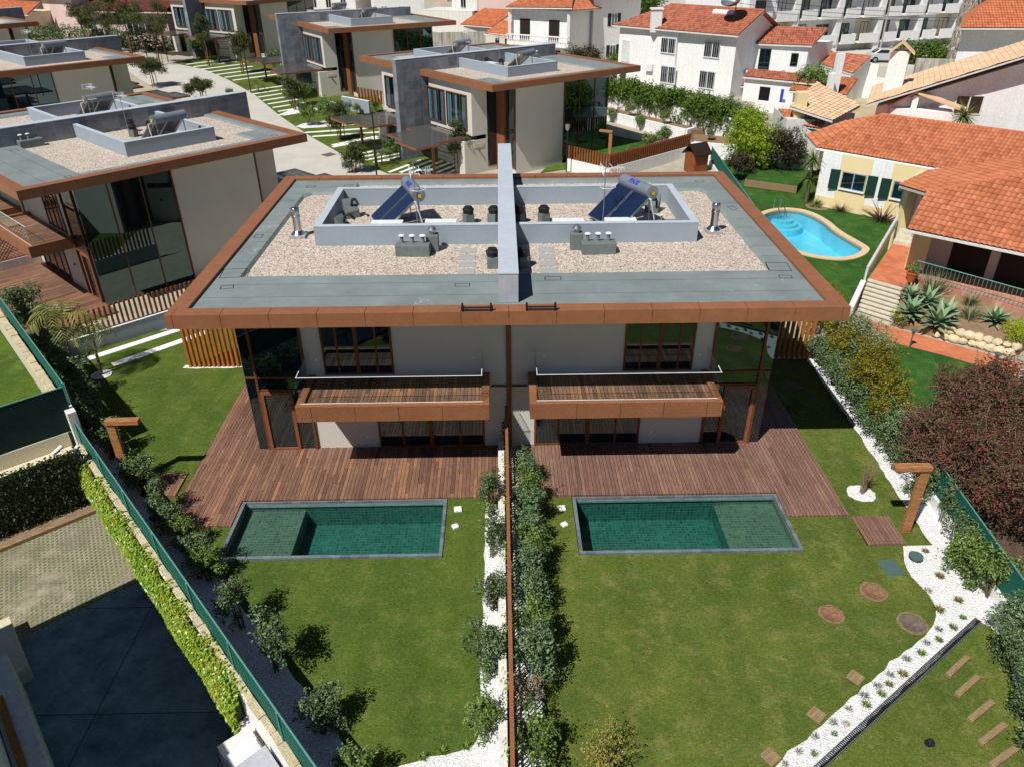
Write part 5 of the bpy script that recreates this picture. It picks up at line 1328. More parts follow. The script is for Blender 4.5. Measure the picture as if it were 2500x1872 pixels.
# stairs, terracotta walk, path, stones
t = thing('garden_stairs', 'pale stone garden stairs climbing to the terracotta walk, right of the villa roof', 'stairs')
for k in range(8):
    f = k / 8; a = Vector((18.5, 10.05)).lerp(Vector((18.75, 12.1)), f); m = MB(); c0 = Vector((17.75, 11.1)).lerp(Vector((18.55, 12.35)), f); c1 = Vector((18.95, 9.75)).lerp(Vector((19.65, 11.2)), f)
    e = (Vector((18.55, 12.35)) - Vector((17.75, 11.1))) / 8 * 1.35; m.prism([c0, c1, c1 + e, c0 + e], -.1, .16 * (k + 1)); put('step', m, STONES, t); n2 = (c1 - c0).normalized() * .04; f2 = e.normalized() * .06; m = MB(); m.prism([c0 - n2 - f2, c1 + n2 - f2, c1 + n2 + e, c0 - n2 + e], .16 * (k + 1) + .002, .16 * (k + 1) + .045); put('tread', m, STONES, t)
m = MB(); m.prism([(18.45, 12.3), (19.75, 11.1), (20.9, 12.7), (22.9, 17.3), (22.1, 17.5)], -.1, 1.29); o = struct('terracotta_walk', m, TERRA)
t = thing('garden_stairs', 'short pale steps at the top of the terracotta walk by the yellow house', 'stairs')
for k in range(3): m = MB(); e = Vector((.27, .36)) * k; m.prism([Vector((22.1, 17.5)) + e, Vector((23.2, 16.7)) + e, Vector((24.1, 18.0)), Vector((23.0, 18.8))], 1.2, 1.45 + .16 * k); put('step', m, STONES, t)
t = thing('white_railing', 'low white slatted railing climbing beside the terracotta walk', 'railing')
m = MB(); a = Vector((18.35, 12.4)); b = Vector((22.8, 19.0)); n_ = 36
for i in range(n_): q = a.lerp(b, i / n_); z = 1.3 + .5 * (i / n_); m.box(q.x - .03, q.x + .03, q.y - .05, q.y + .05, z - .1, z + .72)
m.tube((a.x, a.y, 1.9), (b.x, b.y, 2.4), .035); m.tube((a.x, a.y, 1.5), (b.x, b.y, 2.0), .035); put('pickets', m, WHITE, t)
m = MB(); m.prism([(17.1, 10.9), (17.3, 10.75), (18.4, 12.3), (18.2, 12.45)], -.1, [.5, .5, 1.25, 1.25]); o = put('stair_wall', m, OFFW); tag(o, 'small sloping white wall left of the garden stairs', 'wall')
struct('terracotta_path', MB().sheet([(17.5, 10.9), (18.6, 9.6), (20.2, 8.2), (22.9, 5.7), (22.0, 4.6), (19.8, 6.6), (18.2, 7.8), (16.9, 9.6)], .0), TERRA)
R = random.Random(4)
bedm = MB(); bedm.prism([(18.9, 9.7), (20.6, 8.3), (23.2, 6.6), (25.5, 8.2), (22.8, 10.8), (21.0, 12.4), (19.7, 11.0)], -.1, [.25, .3, .3, 1.1, 1.1, 1.1, .9]); struct('planting_bed', bedm, SOIL)
t = thing('rockery_wall', 'rough wall of pale boulders edging the agave bed', 'stone wall')
a = Vector((20.4, 8.45)); b = Vector((23.1, 6.35))
for row in range(2):
    for i in range(9):
        q = a.lerp(b, (i + .5 * row) / 9); r = R.uniform(.17, .26); bm = bmesh.new(); bmesh.ops.create_icosphere(bm, subdivisions=2, radius=1)
        sx, sy, sz = r * R.uniform(1, 1.3), r, r * .8
        for v in bm.verts: k = 1 + .22 * noise.noise(v.co * 1.7 + Vector((i, row, 3))); v.co = Vector((v.co.x * sx * k, v.co.y * sy * k, v.co.z * sz * k))
        me = bpy.data.meshes.new('boulder'); bm.to_mesh(me); bm.free(); o = put('boulder', me, ROCK, t); o.location = (q.x + row * .12, q.y + row * .16, .1 + .28 * row); o.rotation_euler = (0, 0, R.random() * 3)
for (x, y, lb) in ((18.65, 7.41, 'small grey garden lamp on the lawn side of the terracotta path'), (21.2, 5.1, 'small grey garden lamp at the end of the terracotta path')):
    t = thing('garden_lamp', lb, 'garden lamp', (x, y, 0), 0, 'small path lamps'); m = MB(); m.tube((0, 0, 0), (0, 0, .65), .03); put('post', m, GREYM, t); m = MB(); m.lathe([(.05, .65), (.13, .85), (.15, .87), (.02, .93)], k=12); put('lantern', m, STEELM, t, True)
t = thing('flower_pot', 'terracotta pot of green plant at the veranda corner', 'plant pot', (20.57, 12.1, 1.28)); m = MB(); m.lathe([(.18, 0), (.27, .4), (.3, .42), (.3, .48), (.22, .46)], k=18); put('pot', m, POT, t, True); put('foliage', leaves([((0, 0, .7), (.32, .32, .3))], 300, .1, seed=2), L_SHRUB2, t)
# planter steps / picket / lawn corner
t = thing('sleeper_planter', 'low retaining edge of grey sleepers between the two lawns of the right garden', 'retaining edge'); 
for k in range(3): m = MB(); m.obox((18.3, 33.6 + .0), (21.6, 31.6), .12, .02 + .17 * k, .18 + .17 * k); put('plank', m, SLEEP, t)
struct('lawn', MB().prism([(18.3, 33.65), (21.6, 31.65), (24.5, 36.5), (21, 39)], -.1, .52), GRASSN)
t = thing('picket_fence', 'white picket fence beyond the upper lawn of the right garden', 'fence')
m = MB()
for i in range(26): q = Vector((21.6, 39.4)).lerp(Vector((24.6, 37.4)), i / 26); m.box(q.x - .04, q.x + .04, q.y - .02, q.y + .02, .5, 1.5)
m.tube((21.6, 39.45, .8), (24.6, 37.45, .8), .04); m.tube((21.6, 39.45, 1.25), (24.6, 37.45, 1.25), .04); put('pickets', m, WHITE, t)

struct('planting_bed', MB().sheet([(14.7, 5), (18.2, 7.6), (22, 4.4), (26, 0), (26, -14), (13.9, -14)], -.015), m_plain('dark_mulch', C8(92, 76, 62), 0.95, 0.05, var=0.25, scale=3, fine=(25, 0.25)))
struct('lawn', MB().sheet([(14.9, 7.6), (18.2, 7.75), (19.8, 6.5), (22.0, 4.5), (24, 2), (22, .5), (16.5, 2.6)], -.008), GRASSN)

# ------------------------------------------------------------------ street, front gardens of the villas behind
def gsheet(poly, o):
    me = tri([(p[0], p[1]) for p in poly], 0)
    for v in me.vertices: v.co.z = g(v.co.y) + o
    return me
rd = [(-8.2, 36.5), (-9.37, 38.19), (-13.59, 43.33), (-17.76, 49.66), (-20.4, 54.04), (-23.2, 58.88), (-28.5, 69.0), (-34, 77.5), (-39.15, 84.43), (-44.67, 88.97), (-52, 93), (-62, 96), (-70, 97), (-70, 92), (-60, 90), (-51, 86.5), (-41.5, 73), (-36.6, 67.5), (-30, 58), (-24, 46), (-19, 37), (-15.5, 30), (-12, 24), (-4, 22), (8, 22), (16, 26), (16, 30), (2, 29), (-4.5, 31.5)]
o = put('road', gsheet(rd, 0.0), ROAD); o['kind'] = 'structure'
lawn2 = [(-9.5, 38.4), (-13.59, 43.33), (-17.76, 49.66), (-20.4, 54.04), (-23.2, 58.88), (-28.5, 69.0), (-34, 77.5), (-39.15, 84.43), (-44.67, 88.97), (-41, 97), (-30, 96), (-20, 84), (-13.9, 67), (-12, 58), (-6, 46), (-3, 38.5)]
o = put('street_lawn', gsheet(lawn2, -.012), GRASSF); o['kind'] = 'structure'
o = put('street_lawn', gsheet([(-38, 67.2), (-31, 57.5), (-24.5, 45), (-19.6, 37), (-21.5, 34), (-33, 47), (-42, 58)], -.012), GRASSF); o['kind'] = 'structure'
o = put('street_lawn', gsheet([(3, 38), (9, 41), (14, 46), (8, 52)], -.01), GRASSF); o['kind'] = 'structure'
for k, P in enumerate(([(-20.3, 53.9), (-19.34, 53.1), (-16.3, 53.9), (-14.6, 54.3), (-14.8, 55.8), (-18, 56), (-19.9, 55)], [(-11.5, 41.1), (-10.6, 40.0), (-8.0, 42.3), (-7.6, 43.3), (-9.2, 42.9)], [(-23.4, 58.2), (-21.6, 59.5), (-20, 62.0), (-22, 62.5)])):
    o = put('pebble_bed', gsheet(wob(P, .3, .06, 40 + k), .012), PEB); o['kind'] = 'structure'
# white slab strips running from the kerb to each house
def strips(P0_, P1_, n, dirv, L, w, lb, z=.015):
    for k in range(n):
        a = Vector(P0_).lerp(Vector(P1_), k / max(1, n - 1)); b = a + Vector(dirv).normalized() * L
        m = MB(); m.obox(a, b, w, 0, 0)
        me = m.mesh('slab'); nn = Vector((-(b - a).y, (b - a).x)).normalized() * w / 2
        q = MB(); P = [a - nn, b - nn, b + nn, a + nn]
        q.poly([(p.x, p.y, g(p.y) + z) for p in P]); q.slab([(p.x, p.y, g(p.y) + z) for p in P], .05); q.v = q.v[4:]; q.f = [tuple(i - 4 for i in f) for f in q.f[1:]]
        o = put('white_slab_strip', q, STONEC if False else WHITE); tag(o, lb[k], 'paving strip', 'white paving strips in the street lawns')
od = ('nearest the middle roof', 'second from the middle roof', 'third from the middle roof', 'fourth from the middle roof', 'fifth from the middle roof', 'sixth from the middle roof', 'seventh from the middle roof', 'eighth from the middle roof')
strips((-8.6, 39.6), (-13.3, 43.6), 7, (.80, .59), 3.3, .34, ['long white strip in the grass under the nearest canopy, ' + q for q in od])
strips((-9.3, 38.6), (-4.6, 38.0), 6, (.56, .83), 4.3, .36, ['pale strip in the lawn behind the middle roof, ' + q for q in ('leftmost', 'second from the left', 'third from the left', 'third from the right', 'second from the right', 'rightmost')])
strips((-17.9, 50.1), (-18.9, 51.6), 2, (.96, .22), 7.2, .42, ['long white driveway strip before the left canopy, nearer one', 'long white driveway strip before the left canopy, farther one'])
strips((-22.6, 58.6), (-29.5, 70.8), 8, (.80, .62), 4.2, .4, ['white strip in the grass before the second villa, ' + q for q in od])
strips((-33.2, 77), (-42.8, 88.2), 7, (.78, .62), 6.0, .45, ['white strip in the grass before the farthest villa, ' + q for q in od])
for (ax, ay, n, lb) in ((-15.5, 46.7, 7, 'the nearer villa'), (-22.0, 60.3, 6, 'the second villa')):
    t = thing('stepping_path', 'staggered path of white slabs crossing the lawn to ' + lb, 'path', (ax, ay, 0), radians(38), 'staggered slab paths')
    for i in range(n):
        for j in range(2): m = MB(); x0 = i * .68 + (.3 if j else 0); zz = g(ay + x0 * .6) + .02; m.box(x0, x0 + .6, j * .6 - .58, j * .6 - .02, zz - .05, zz); put('slab', m, WHITE, t)
def gput(x, y): return (x, y, g(y))
m = MB(); m.box(-.5, .5, -.45, .45, -.02, .03); o = put('drain_cover', m, GREYCOV); o.location = gput(-15.2, 44.0); o.rotation_euler = (0.035, 0, .8); tag(o, 'square rusty drain cover in the pale road, nearer one', 'drain cover', 'road drain covers')
m = MB(); m.box(-.5, .5, -.45, .45, -.02, .03); o = put('drain_cover', m, GREYCOV); o.location = gput(-29.2, 63.5 + 9.5); o.rotation_euler = (0.035, 0, .8); tag(o, 'square rusty drain cover in the pale road, farther one', 'drain cover', 'road drain covers')
# street lamps
def lamp(label, loc, rz, h=4.2):
    t = thing('street_lamp', label, 'street lamp', loc, rz, 'dark street lamps')
    m = MB(); m.tube((0, 0, 0), (0, 0, h), .06, .05, 8); put('pole', m, BLKM, t); m = MB(); m.box(-.08, .75, -.11, .11, h, h + .1); put('lamp_head', m, BLKM, t, bevel=.02)
    return t
lamp('dark street lamp by the nearest canopy', gput(-10.48, 40.21), radians(190)); lamp('dark street lamp at the kerb by the second villa canopy', gput(-29.0, 69.7), radians(190), 4.6)
lamp('dark street lamp near the road bend, left of the young tree', gput(-46.9, 85.9), radians(0), 4.5); lamp('tall dark street lamp at the road bend, right of the young tree', gput(-46.0, 90.2), radians(0), 8.5)
lamp('dark street lamp rising behind the middle of the nearest roof, left', (-9.0, 30.5, 0), radians(0), 3.9); lamp('dark street lamp head showing over the left villa wall', gput(-22.6, 40.5), 0, 4.2)
t = thing('street_lamp', 'pale garden lamp post beside the brown slatted fence behind the villa', 'street lamp', (5.1, 38.0, 0)); m = MB(); m.tube((0, 0, 0), (0, 0, 3.3), .05); put('pole', m, BLKM, t); m = MB(); m.lathe([(.1, 3.3), (.2, 3.5), (.2, 3.75), (.05, 3.8)], k=14); put('lamp_head', m, STEELM, t, True)
# garden of the villa behind: white wall with slatted fence
t = thing('garden_wall', 'white wall topped by a brown slatted fence around the garden behind', 'wall')
m = MB(); PW = [(5.3, 38.85), (8.2, 35.8), (16.1, 42.75)]
for a, b in zip(PW[:-1], PW[1:]): m.obox(a, b, .2, -.2, .9)
put('wall', m, WHITE, t)
for a, b in zip(PW[:-1], PW[1:]):
    a = Vector(a); b = Vector(b); L = (b - a).length; d = (b - a) / L; n_ = Vector((-d.y, d.x)); k = int(L / .27)
    for i in range(k): q = a + d * (i * L / k + .1); m = MB(); m.prism([q - d * .075 - n_ * .05, q + d * .075 - n_ * .05, q + d * .075 + n_ * .05, q - d * .075 + n_ * .05], .9, 1.95); put('slat', m, WOODF, t)
m = MB(); m.prism([(5.5, 39), (8.2, 36.2), (15.8, 42.8), (9, 50)], .2, .52); struct('garden_terrace', m, GRASSN)
m = MB(); m.prism([(7.7, 39.2), (9.2, 38.0), (11.0, 39.6), (9.5, 41)], .5, .56); struct('timber_deck', m, DECK)
shower('L-shaped timber outdoor shower behind the slatted fence of the villa behind', (8.6, 38.4, .5), radians(150))
# slatted fence and grey retaining wall between the two villas behind
for (P, z0, nm, cnt) in (([(-13.6, 58.4), (-16.9, 61.3)], 1.1, 'grey curved planter wall with timber slats between two villas behind', 1), ([(-23.8, 86.0), (-28, 90.5)], 2.0, 'grey planter wall with timber slats before the farthest villa', 2)):
    a, b = Vector(P[0]), Vector(P[1]); gy = g(a.y)
    t = thing('planter_wall', nm, 'wall'); m = MB(); m.obox(a, b, .2, gy - .3, gy + 1.35); m.obox(b, b + (b - a).normalized() * 3, .2, gy - .3, gy + .55); put('wall', m, GREYR, t)
    m = MB(); m.obox(a, b, .24, gy + 1.351, gy + 1.38); m.obox(b, b + (b - a).normalized() * 3, .24, gy + .551, gy + .58); put('cap', m, WHITE, t)
    d = (b - a).normalized(); n_ = Vector((-d.y, d.x))
    for i in range(12): q = a + d * (-3.2 + i * .5) + n_ * -.6; m = MB(); m.prism([q - d * .1 - n_ * .06, q + d * .1 - n_ * .06, q + d * .1 + n_ * .06, q - d * .1 + n_ * .06], gy + 1.1, gy + 2.4); put('slat', m, WOODF, t)
# ------------------------------------------------------------------ white retaining walls behind, right of the villa
t = thing('retaining_wall', 'long white retaining wall with trailing plants under the dark hedge', 'wall')
m = MB(); m.obox((9.6, 60.8), (20.2, 45.4), .3, -.3, 2.6); m.obox((20.2, 45.4), (19.4, 38.0), .3, -.3, 1.9); put('wall', m, WHITE, t)
t = thing('retaining_wall', 'lower white planter wall in front of the long white retaining wall', 'wall')
m = MB(); m.obox((9.0, 57.9), (16.6, 47.0), .3, -.3, 1.35); m.obox((16.6, 47.0), (17.5, 47.9), .3, -.3, 1.34); m.obox((16.1, 43.0), (19.6, 41.5), .3, -.3, 1.2); m.obox((16.2, 42.9), (17.4, 40.2), .3, -.3, 1.2); put('wall', m, WHITE, t)
m = MB(); m.prism([(9.3, 58.1), (16.8, 47.3), (18.5, 47.6), (9.9, 60)], -.2, 1.18); struct('planting_terrace', m, SOIL)
m = MB(); m.prism([(16.4, 43.0), (19.4, 41.8), (20.0, 45.2), (17.2, 46.5)], -.2, 1.05); struct('planting_terrace', m, SOIL)
t = thing('play_house', 'small brown timber hut behind the middle roof, right', 'hut', (15.6, 38.2, 0), .5)
m = MB(); m.prism([(-.7, -.6), (.7, -.6), (.7, .6), (-.7, .6)], 0, 1.5); put('wall', m, WOODF, t); m = MB(); m.slab([(-.9, -.8, 1.4), (.9, -.8, 1.4), (.9, 0, 2.2), (-.9, 0, 2.2)], .08); m.slab([(-.9, 0, 2.2), (.9, 0, 2.2), (.9, .8, 1.4), (-.9, .8, 1.4)], .08); put('roof', m, SHUTB, t)
# terrain lift under the white houses on the right
m = MB(); m.prism([(20.4, 45.4), (9.8, 61.0), (-6, 92), (10, 110), (80, 110), (80, 40), (45, 28), (31, 44), (24, 43)], -.5, 2.0); struct('upper_ground', m, TOWN)
# ------------------------------------------------------------------ houses
def house_box(t, poly, z0, z1, m, nm='wall'):
    mb = MB(); mb.prism(poly, z0, z1); return put(nm, mb, m, t)
def wall_window(t, a, b, s, w, z0, z1, gm=GLASSD, fm=FRAMEB, off=.06, nm='window', mull=1, bars=0, shutters=None):
    """window in the wall running a->b (outside on the right-hand side), centred s metres along"""
    a = Vector(a[:2]); b = Vector(b[:2]); d = (b - a).normalized(); n = Vector((d.y, -d.x)); c = a + d * s
    def pr(mb, u0, u1, o0, o1, za, zb): mb.prism([c + d * u0 + n * o0, c + d * u1 + n * o0, c + d * u1 + n * o1, c + d * u0 + n * o1], za, zb)
    f = MB(); e = .07
    pr(f, -w / 2, -w / 2 + e, -.02, off, z0, z1); pr(f, w / 2 - e, w / 2, -.02, off, z0, z1); pr(f, -w / 2 + e, w / 2 - e, -.02, off - .002, z1 - e, z1); pr(f, -w / 2 + e, w / 2 - e, -.02, off - .002, z0, z0 + e)
    for k in range(mull): x = -w / 2 + w * (k + 1) / (mull + 1); pr(f, x - .035, x + .035, -.02, off - .004, z0 + e, z1 - e)
    wo = put(nm, f, fm, t)
    gmb = MB(); pr(gmb, -w / 2 + e, w / 2 - e, -.02, off - .03, z0 + e, z1 - e); put('pane', gmb, gm, wo)
    if bars:
        br = MB()
        for k in range(bars): x = -w / 2 + w * (k + .5) / bars; q = c + d * x + n * (off + .08); br.tube((q.x, q.y, z0 - .05), (q.x, q.y, z1 + .05), .016, None, 5)
        for z in (z0 + .1, z1 - .1): p = c - d * w / 2 + n * (off + .08); q = c + d * w / 2 + n * (off + .08); br.tube((p.x, p.y, z), (q.x, q.y, z), .018, None, 5)
        put('window_bars', br, ALU, wo)
    if shutters:
        for sx in (-1, 1): sm = MB(); x0, x1 = sorted((sx * (w / 2 + .02), sx * (w / 2 + w * .52))); pr(sm, x0, x1, 0, .05, z0, z1); put('shutter', sm, shutters, wo)
    return wo
# big white house
A = Vector((23.3, 57.9)); B = Vector((13.4, 68.7)); dW = (B - A).normalized(); nW = Vector((dW.y, -dW.x)); nW = nW if nW.y < 0 else -nW   # nW points to the viewer
def HW(s, o=0): q = A + dW * s + nW * o; return (q.x, q.y)
t = thing('white_house', 'big white two-storey house with red tile roof, barred windows and a dish, right of centre', 'house')
house_box(t, [HW(0), HW(14.6), HW(14.6, -7.5), HW(0, -7.5)], 1.0, 7.9, WHITE)
m = MB(); m.prism([HW(6.9), HW(14.6), HW(14.6, .35), HW(6.9, .35)], 1.0, 7.75); put('bay_wall', m, WHITE, t)
fa_, fb_ = HW(14.6, .0), HW(0, .0); fa2, fb2 = HW(14.6, .36), HW(6.9, .36)
for (s, z0, z1, w_) in ((2.7, 5.6, 7.2, 1.95), (2.9, 2.6, 4.4, 1.95)):
    wall_window(t, fa_, fb_, 14.6 - s, w_, z0, z1, fm=ALU, bars=8)
for (s, z0, z1, w_) in ((7.9, 5.6, 7.2, 1.9), (7.6, 2.65, 4.45, 1.95)):
    wall_window(t, fa2, fb2, 14.6 - s, w_, z0, z1, fm=ALU, bars=8)
wall_window(t, fa2, fb2, 1.0, 1.1, 4.3, 6.5, gm=BLIND, fm=ALU, mull=0); wall_window(t, fa2, fb2, .9, 1.0, 1.4, 3.2, fm=ALU, mull=0)
m = MB(); q = Vector(HW(10.0, .36)); m.obox(HW(9.6, .52), HW(10.5, .52), .32, 3.7, 4.4); put('air_conditioner', m, ALU, t)
ez = 7.95; ro = -3.6; rz_ = 9.9
m_ = [HW(-.5, .7) + (ez,), HW(15.4, .9) + (ez,), HW(15.0, -2.5) + (9.0,), HW(11.5, ro) + (rz_,), HW(-.5, ro) + (rz_,)]
tile_roof('roof', [HW(15.3, .9) + (ez,), HW(-.5, .7) + (ez,), HW(-.5, ro) + (rz_,), HW(11.0, ro) + (rz_,)], TILE2, t, eave=(-dW.x, -dW.y, 0), amp=.07)
m = MB(); m.slab([HW(-.5, ro) + (rz_,), HW(11, ro) + (rz_,), HW(15.3, -8) + (ez,), HW(-.5, -8) + (ez,)], .1); m.slab([HW(15.3, .9) + (ez,), HW(11, ro) + (rz_,), HW(15.3, -8) + (ez,)], .1); put('rear_roof', m, TILE2, t)
m = MB(); m.prism([HW(0, 0), HW(.02, 0), HW(.02, -7.4), HW(0, -7.4)], 7.9, 7.95); m.poly([HW(0, .0) + (7.9,), HW(0, -7.4) + (7.9,), HW(0, ro) + (rz_ - .12,)]); m.slab([HW(.02, .0) + (7.9,), HW(.02, ro) + (rz_ - .12,), HW(.02, -7.4) + (7.9,)], .01); put('gable', m, WHITE, t)
ridge(t, HW(-.5, ro) + (rz_ + .05,), HW(11, ro) + (rz_ + .05,), TILE2, .14)
m = MB(); q = HW(9.7, .45); m.box(q[0] - .55, q[0] + .55, q[1] - .4, q[1] + .4, 7.6, 9.75); m.box(q[0] - .65, q[0] + .65, q[1] - .5, q[1] + .5, 9.75, 9.9); put('chimney', m, WHITE, t)
# right wing with balcony
Cw = Vector(HW(0, -4.2)); 
m = MB(); m.prism([HW(0, -3.8), HW(-4.6, -6.0), HW(-4.6, -11), HW(0, -9)], 1.0, 6.9); put('wing_wall', m, WHITE, t)
tile_roof('wing_roof', [HW(.2, -3.4) + (6.9,), HW(-5.0, -5.8) + (6.9,), HW(-5, -8.6) + (8.3,), HW(.2, -6.2) + (8.3,)], TILE2, t, amp=.07)
a1, b1 = HW(0, -3.8), HW(-4.6, -6.0)
wall_window(t, a1, b1, 1.0, 1.1, 4.2, 6.4, mull=1); wall_window(t, a1, b1, 3.9, .7, 4.9, 6.1, mull=0); wall_window(t, a1, b1, 3.6, 1.1, 1.5, 2.5)
m = MB(); q = [HW(-.1, -2.2), HW(-2.8, -3.5), HW(-2.8, -5.2), HW(-.1, -3.9)]; m.prism(q, 3.4, 3.6)
for i in (0, 1): m.obox(q[i], q[i + 1], .14, 3.6, 4.5)
put('balcony', m, WHITE, t)
tile_roof('lean_roof', [HW(.6, -1.6) + (3.0,), HW(-5.4, -4.4) + (3.0,), HW(-5.4, -5.6) + (3.5,), HW(.6, -2.8) + (3.5,)], TILE2, t)
t2 = thing('solar_water_heater', 'old solar heater with white tank on the red roof of the big white house', 'solar heater', HW(3.6, -2.0) + (9.0,), math.atan2(-dW.y, -dW.x))
m = MB(); m.slab([(-1.1, -1.2, -.45), (1.1, -1.2, -.45), (1.1, .5, .4), (-1.1, .5, .4)], .08); put('collector', m, PANEL, t2); m = MB(); m.cylx((0, .75, .55), (1, 0, 0), 2.4, .3, 18); put('tank', m, ALU, t2, True)
t2 = thing('satellite_dish', 'large tilted satellite dish on the roof of the big white house', 'satellite dish', HW(1.6, -1.6) + (8.9,), 0)
m = MB(); m.tube((0, 0, 0), (0, 0, 1.6), .06); put('mast', m, GREYM, t2); dd = Vector((-.62, -.30, .72)).normalized(); pr = [(.05 + .115 * i, .009 * i * i) for i in range(11)]
m = MB(); m.lathe(pr + [(1.2, .93), (.05, .03)], k=26); m.xf(Matrix.Translation((0, 0, 1.7)) @ dd.to_track_quat('Z', 'Y').to_matrix().to_4x4()); put('dish', m, STEELM, t2, True)
# patio annexe with arch
t = thing('white_annexe', 'low white annexe with arch, tile roof and patio beside the big white house', 'house')
m = MB(); m.prism([(24.3, 56.9), (29.5, 52.5), (31.8, 55.5), (26, 60)], 1.0, 4.3); put('wall', m, WHITE, t)
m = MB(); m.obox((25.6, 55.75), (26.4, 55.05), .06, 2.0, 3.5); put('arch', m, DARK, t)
tile_roof('roof', [(24.0, 56.7, 4.3), (29.5, 52.1, 4.3), (30.4, 53.3, 4.8), (25, 58.0, 4.8)], TILE2, t); tile_roof('roof', [(27.2, 52.2, 3.7), (31.6, 49.4, 3.7), (34, 53, 4.6), (29.8, 56, 4.6)], TILE1, t)
t = thing('patio_wall', 'white patio wall with slatted railing in front of the low annexe', 'wall'); m = MB(); m.obox((24.0, 51.5), (30.5, 46.5), .2, 1.0, 3.0); put('wall', m, WHITE, t)
m = MB(); m.obox((27, 53.6), (27.2, 53.4), .06, 1.9, 3.6); o = put('closed_parasol', m, BLUEI); tag(o, 'closed blue parasol on the patio of the white annexe', 'parasol')
# small outbuilding with cream chimney (between lime tree and peach roof)
t = thing('tiled_outbuilding', 'small outbuilding with orange tiles and a cream chimney above the lime tree', 'outbuilding')
m = MB(); m.prism([(21.8, 36.6), (24.6, 36.0), (27.8, 38.4), (25.5, 44), (22.2, 41)], 0.5, 4.3); put('wall', m, OFFW, t)
tile_roof('roof', [(22.2, 36.9, 3.9), (24.1, 35.5, 3.9), (24.95, 36.2, 4.9), (21.4, 37.9, 4.9)], TILE1, t, amp=.08)
tile_roof('peach_roof', [(24.5, 34.6, 4.55), (27.9, 38.0, 5.0), (25.9, 42.5, 6.0), (21.9, 36.8, 5.2)], TILE3, t, eave=(.7, .7, .1), amp=.06, pitch=.5)
m = MB(); m.box(22.4, 23.2, 36.7, 37.4, 3.9, 6.2); put('chimney', m, YELLOW, t, bevel=.03)
# peach-roofed white villa at right
t = thing('white_villa', 'large white villa with long pale peach roof and gables at the right edge', 'house')
tile_roof('roof', [(27.8, 36.8, 5.2), (31.8, 45.0, 5.2), (43.5, 41.5, 9.6), (39.8, 34.6, 9.6)], TILE3, t, eave=(.43, .9, 0), amp=.05, pitch=.5)
m = MB(); m.prism([(29.0, 37.6), (40.5, 35.8), (44, 41), (33, 45)], 1.0, [4.9, 8.9, 8.9, 5.0]); put('wall', m, WHITE, t)
m = MB(); m.slab([(29.6, 36.9, 5.15), (31.2, 36.4, 6.2), (31.9, 37.6, 6.2), (30.0, 38.3, 5.2)], .12); m.slab([(31.2, 36.4, 6.2), (33.8, 34.1, 5.3), (34.6, 35.0, 5.3), (31.9, 37.6, 6.2)], .12); put('porch_roof', m, TILE3, t)
m = MB(); m.prism([(29.9, 37.2), (33.4, 34.5), (34.2, 36.5), (31, 38.5)], 1.0, [4.9, 5.0, 5.0, 4.9]); m.prism([(31.15, 36.6), (31.5, 36.4), (31.7, 36.9), (31.4, 37.1)], 4.9, 5.9); put('porch_wall', m, WHITE, t)
m = MB(); m.obox((34.5, 36.75), (41, 35.7), .12, 1.0, 2.95); put('loggia_wall', m, OFFW, t)
wall_window(t, (29, 37.6), (40.5, 35.8), 6.6, 2.0, 4.5, 5.9, fm=WHITE); wall_window(t, (29, 37.6), (40.5, 35.8), 6.9, 2.0, 1.5, 2.9, fm=WHITE, off=.2)
m = MB(); m.prism([(30.4, 40.2), (31.6, 39.6), (32.2, 40.7), (31.0, 41.3)], 5.0, 8.6); put('chimney', m, WHITE, t)
m = MB(); m.slab([(30.1, 39.9, 8.5), (30.9, 41.5, 8.5), (31.6, 41.0, 9.3), (30.9, 39.7, 9.3)], .12); m.slab([(30.9, 39.7, 9.3), (31.6, 41.0, 9.3), (32.5, 40.6, 8.5), (31.8, 39.2, 8.5)], .12); put('chimney_roof', m, TILE3, t)
# small red-roofed chapel-like building with white walls
t = thing('red_roofed_shed', 'low building with red tile roof, white gable walls and tall chimneys behind the peach roof', 'outbuilding')
tile_roof('roof', [(32.1, 64.3, 5.0), (34.1, 54.9, 5.0), (36.8, 57.4, 6.0), (34.1, 63.4, 6.0)], TILE2, t, amp=.07)
m = MB(); m.prism([(32.3, 64.0), (34.2, 55.2), (36.9, 57.7), (34.3, 63.6)], 1.0, [4.8, 4.8, 5.85, 5.85]); put('wall', m, WHITE, t)
m = MB(); m.box(30.3, 30.9, 49.7, 50.3, 2, 7.2); put('chimney', m, WHITE, t); m = MB(); m.box(29.5, 30.0, 48.7, 49.2, 2, 5.7); put('chimney', m, WHITE, t)
t = thing('white_wall', 'white yard wall with gate below the parked cars', 'wall'); m = MB(); m.obox((35.5, 58.5), (44, 53.5), .25, 1.5, 4.0); m.obox((36.2, 58.3), (37.8, 57.4), .4, 1.5, 5.2); put('wall', m, WHITE, t)
struct('yard_ground', MB().sheet([(29, 47), (36, 44.5), (44, 53), (35, 58), (31, 52)], 2.02), DRYG)
# hipped house at the top right
t = thing('white_house', 'white house with bright orange hipped roof in the top right corner', 'house')
m = MB(); m.prism([(43, 53.3), (58, 49.3), (62, 58), (50.2, 66)], 1.0, 8.9); put('wall', m, WHITE, t)
tile_roof('roof', [(42, 52.2, 9.0), (60, 47.5, 9.0), (60, 52, 11.6), (47.3, 56.6, 11.6)], TILE4, t, amp=.07); 
m = MB(); m.slab([(42, 52.2, 9.0), (47.3, 56.6, 11.6), (49.8, 66, 9)], .12); m.slab([(47.3, 56.6, 11.6), (60, 52, 11.6), (63, 60, 9), (49.8, 66, 9)], .12); put('rear_roof', m, TILE4, t)
m = MB(); m.box(50.6, 51.5, 50.4, 51.4, 4, 11.6); put('chimney', m, OFFW, t)
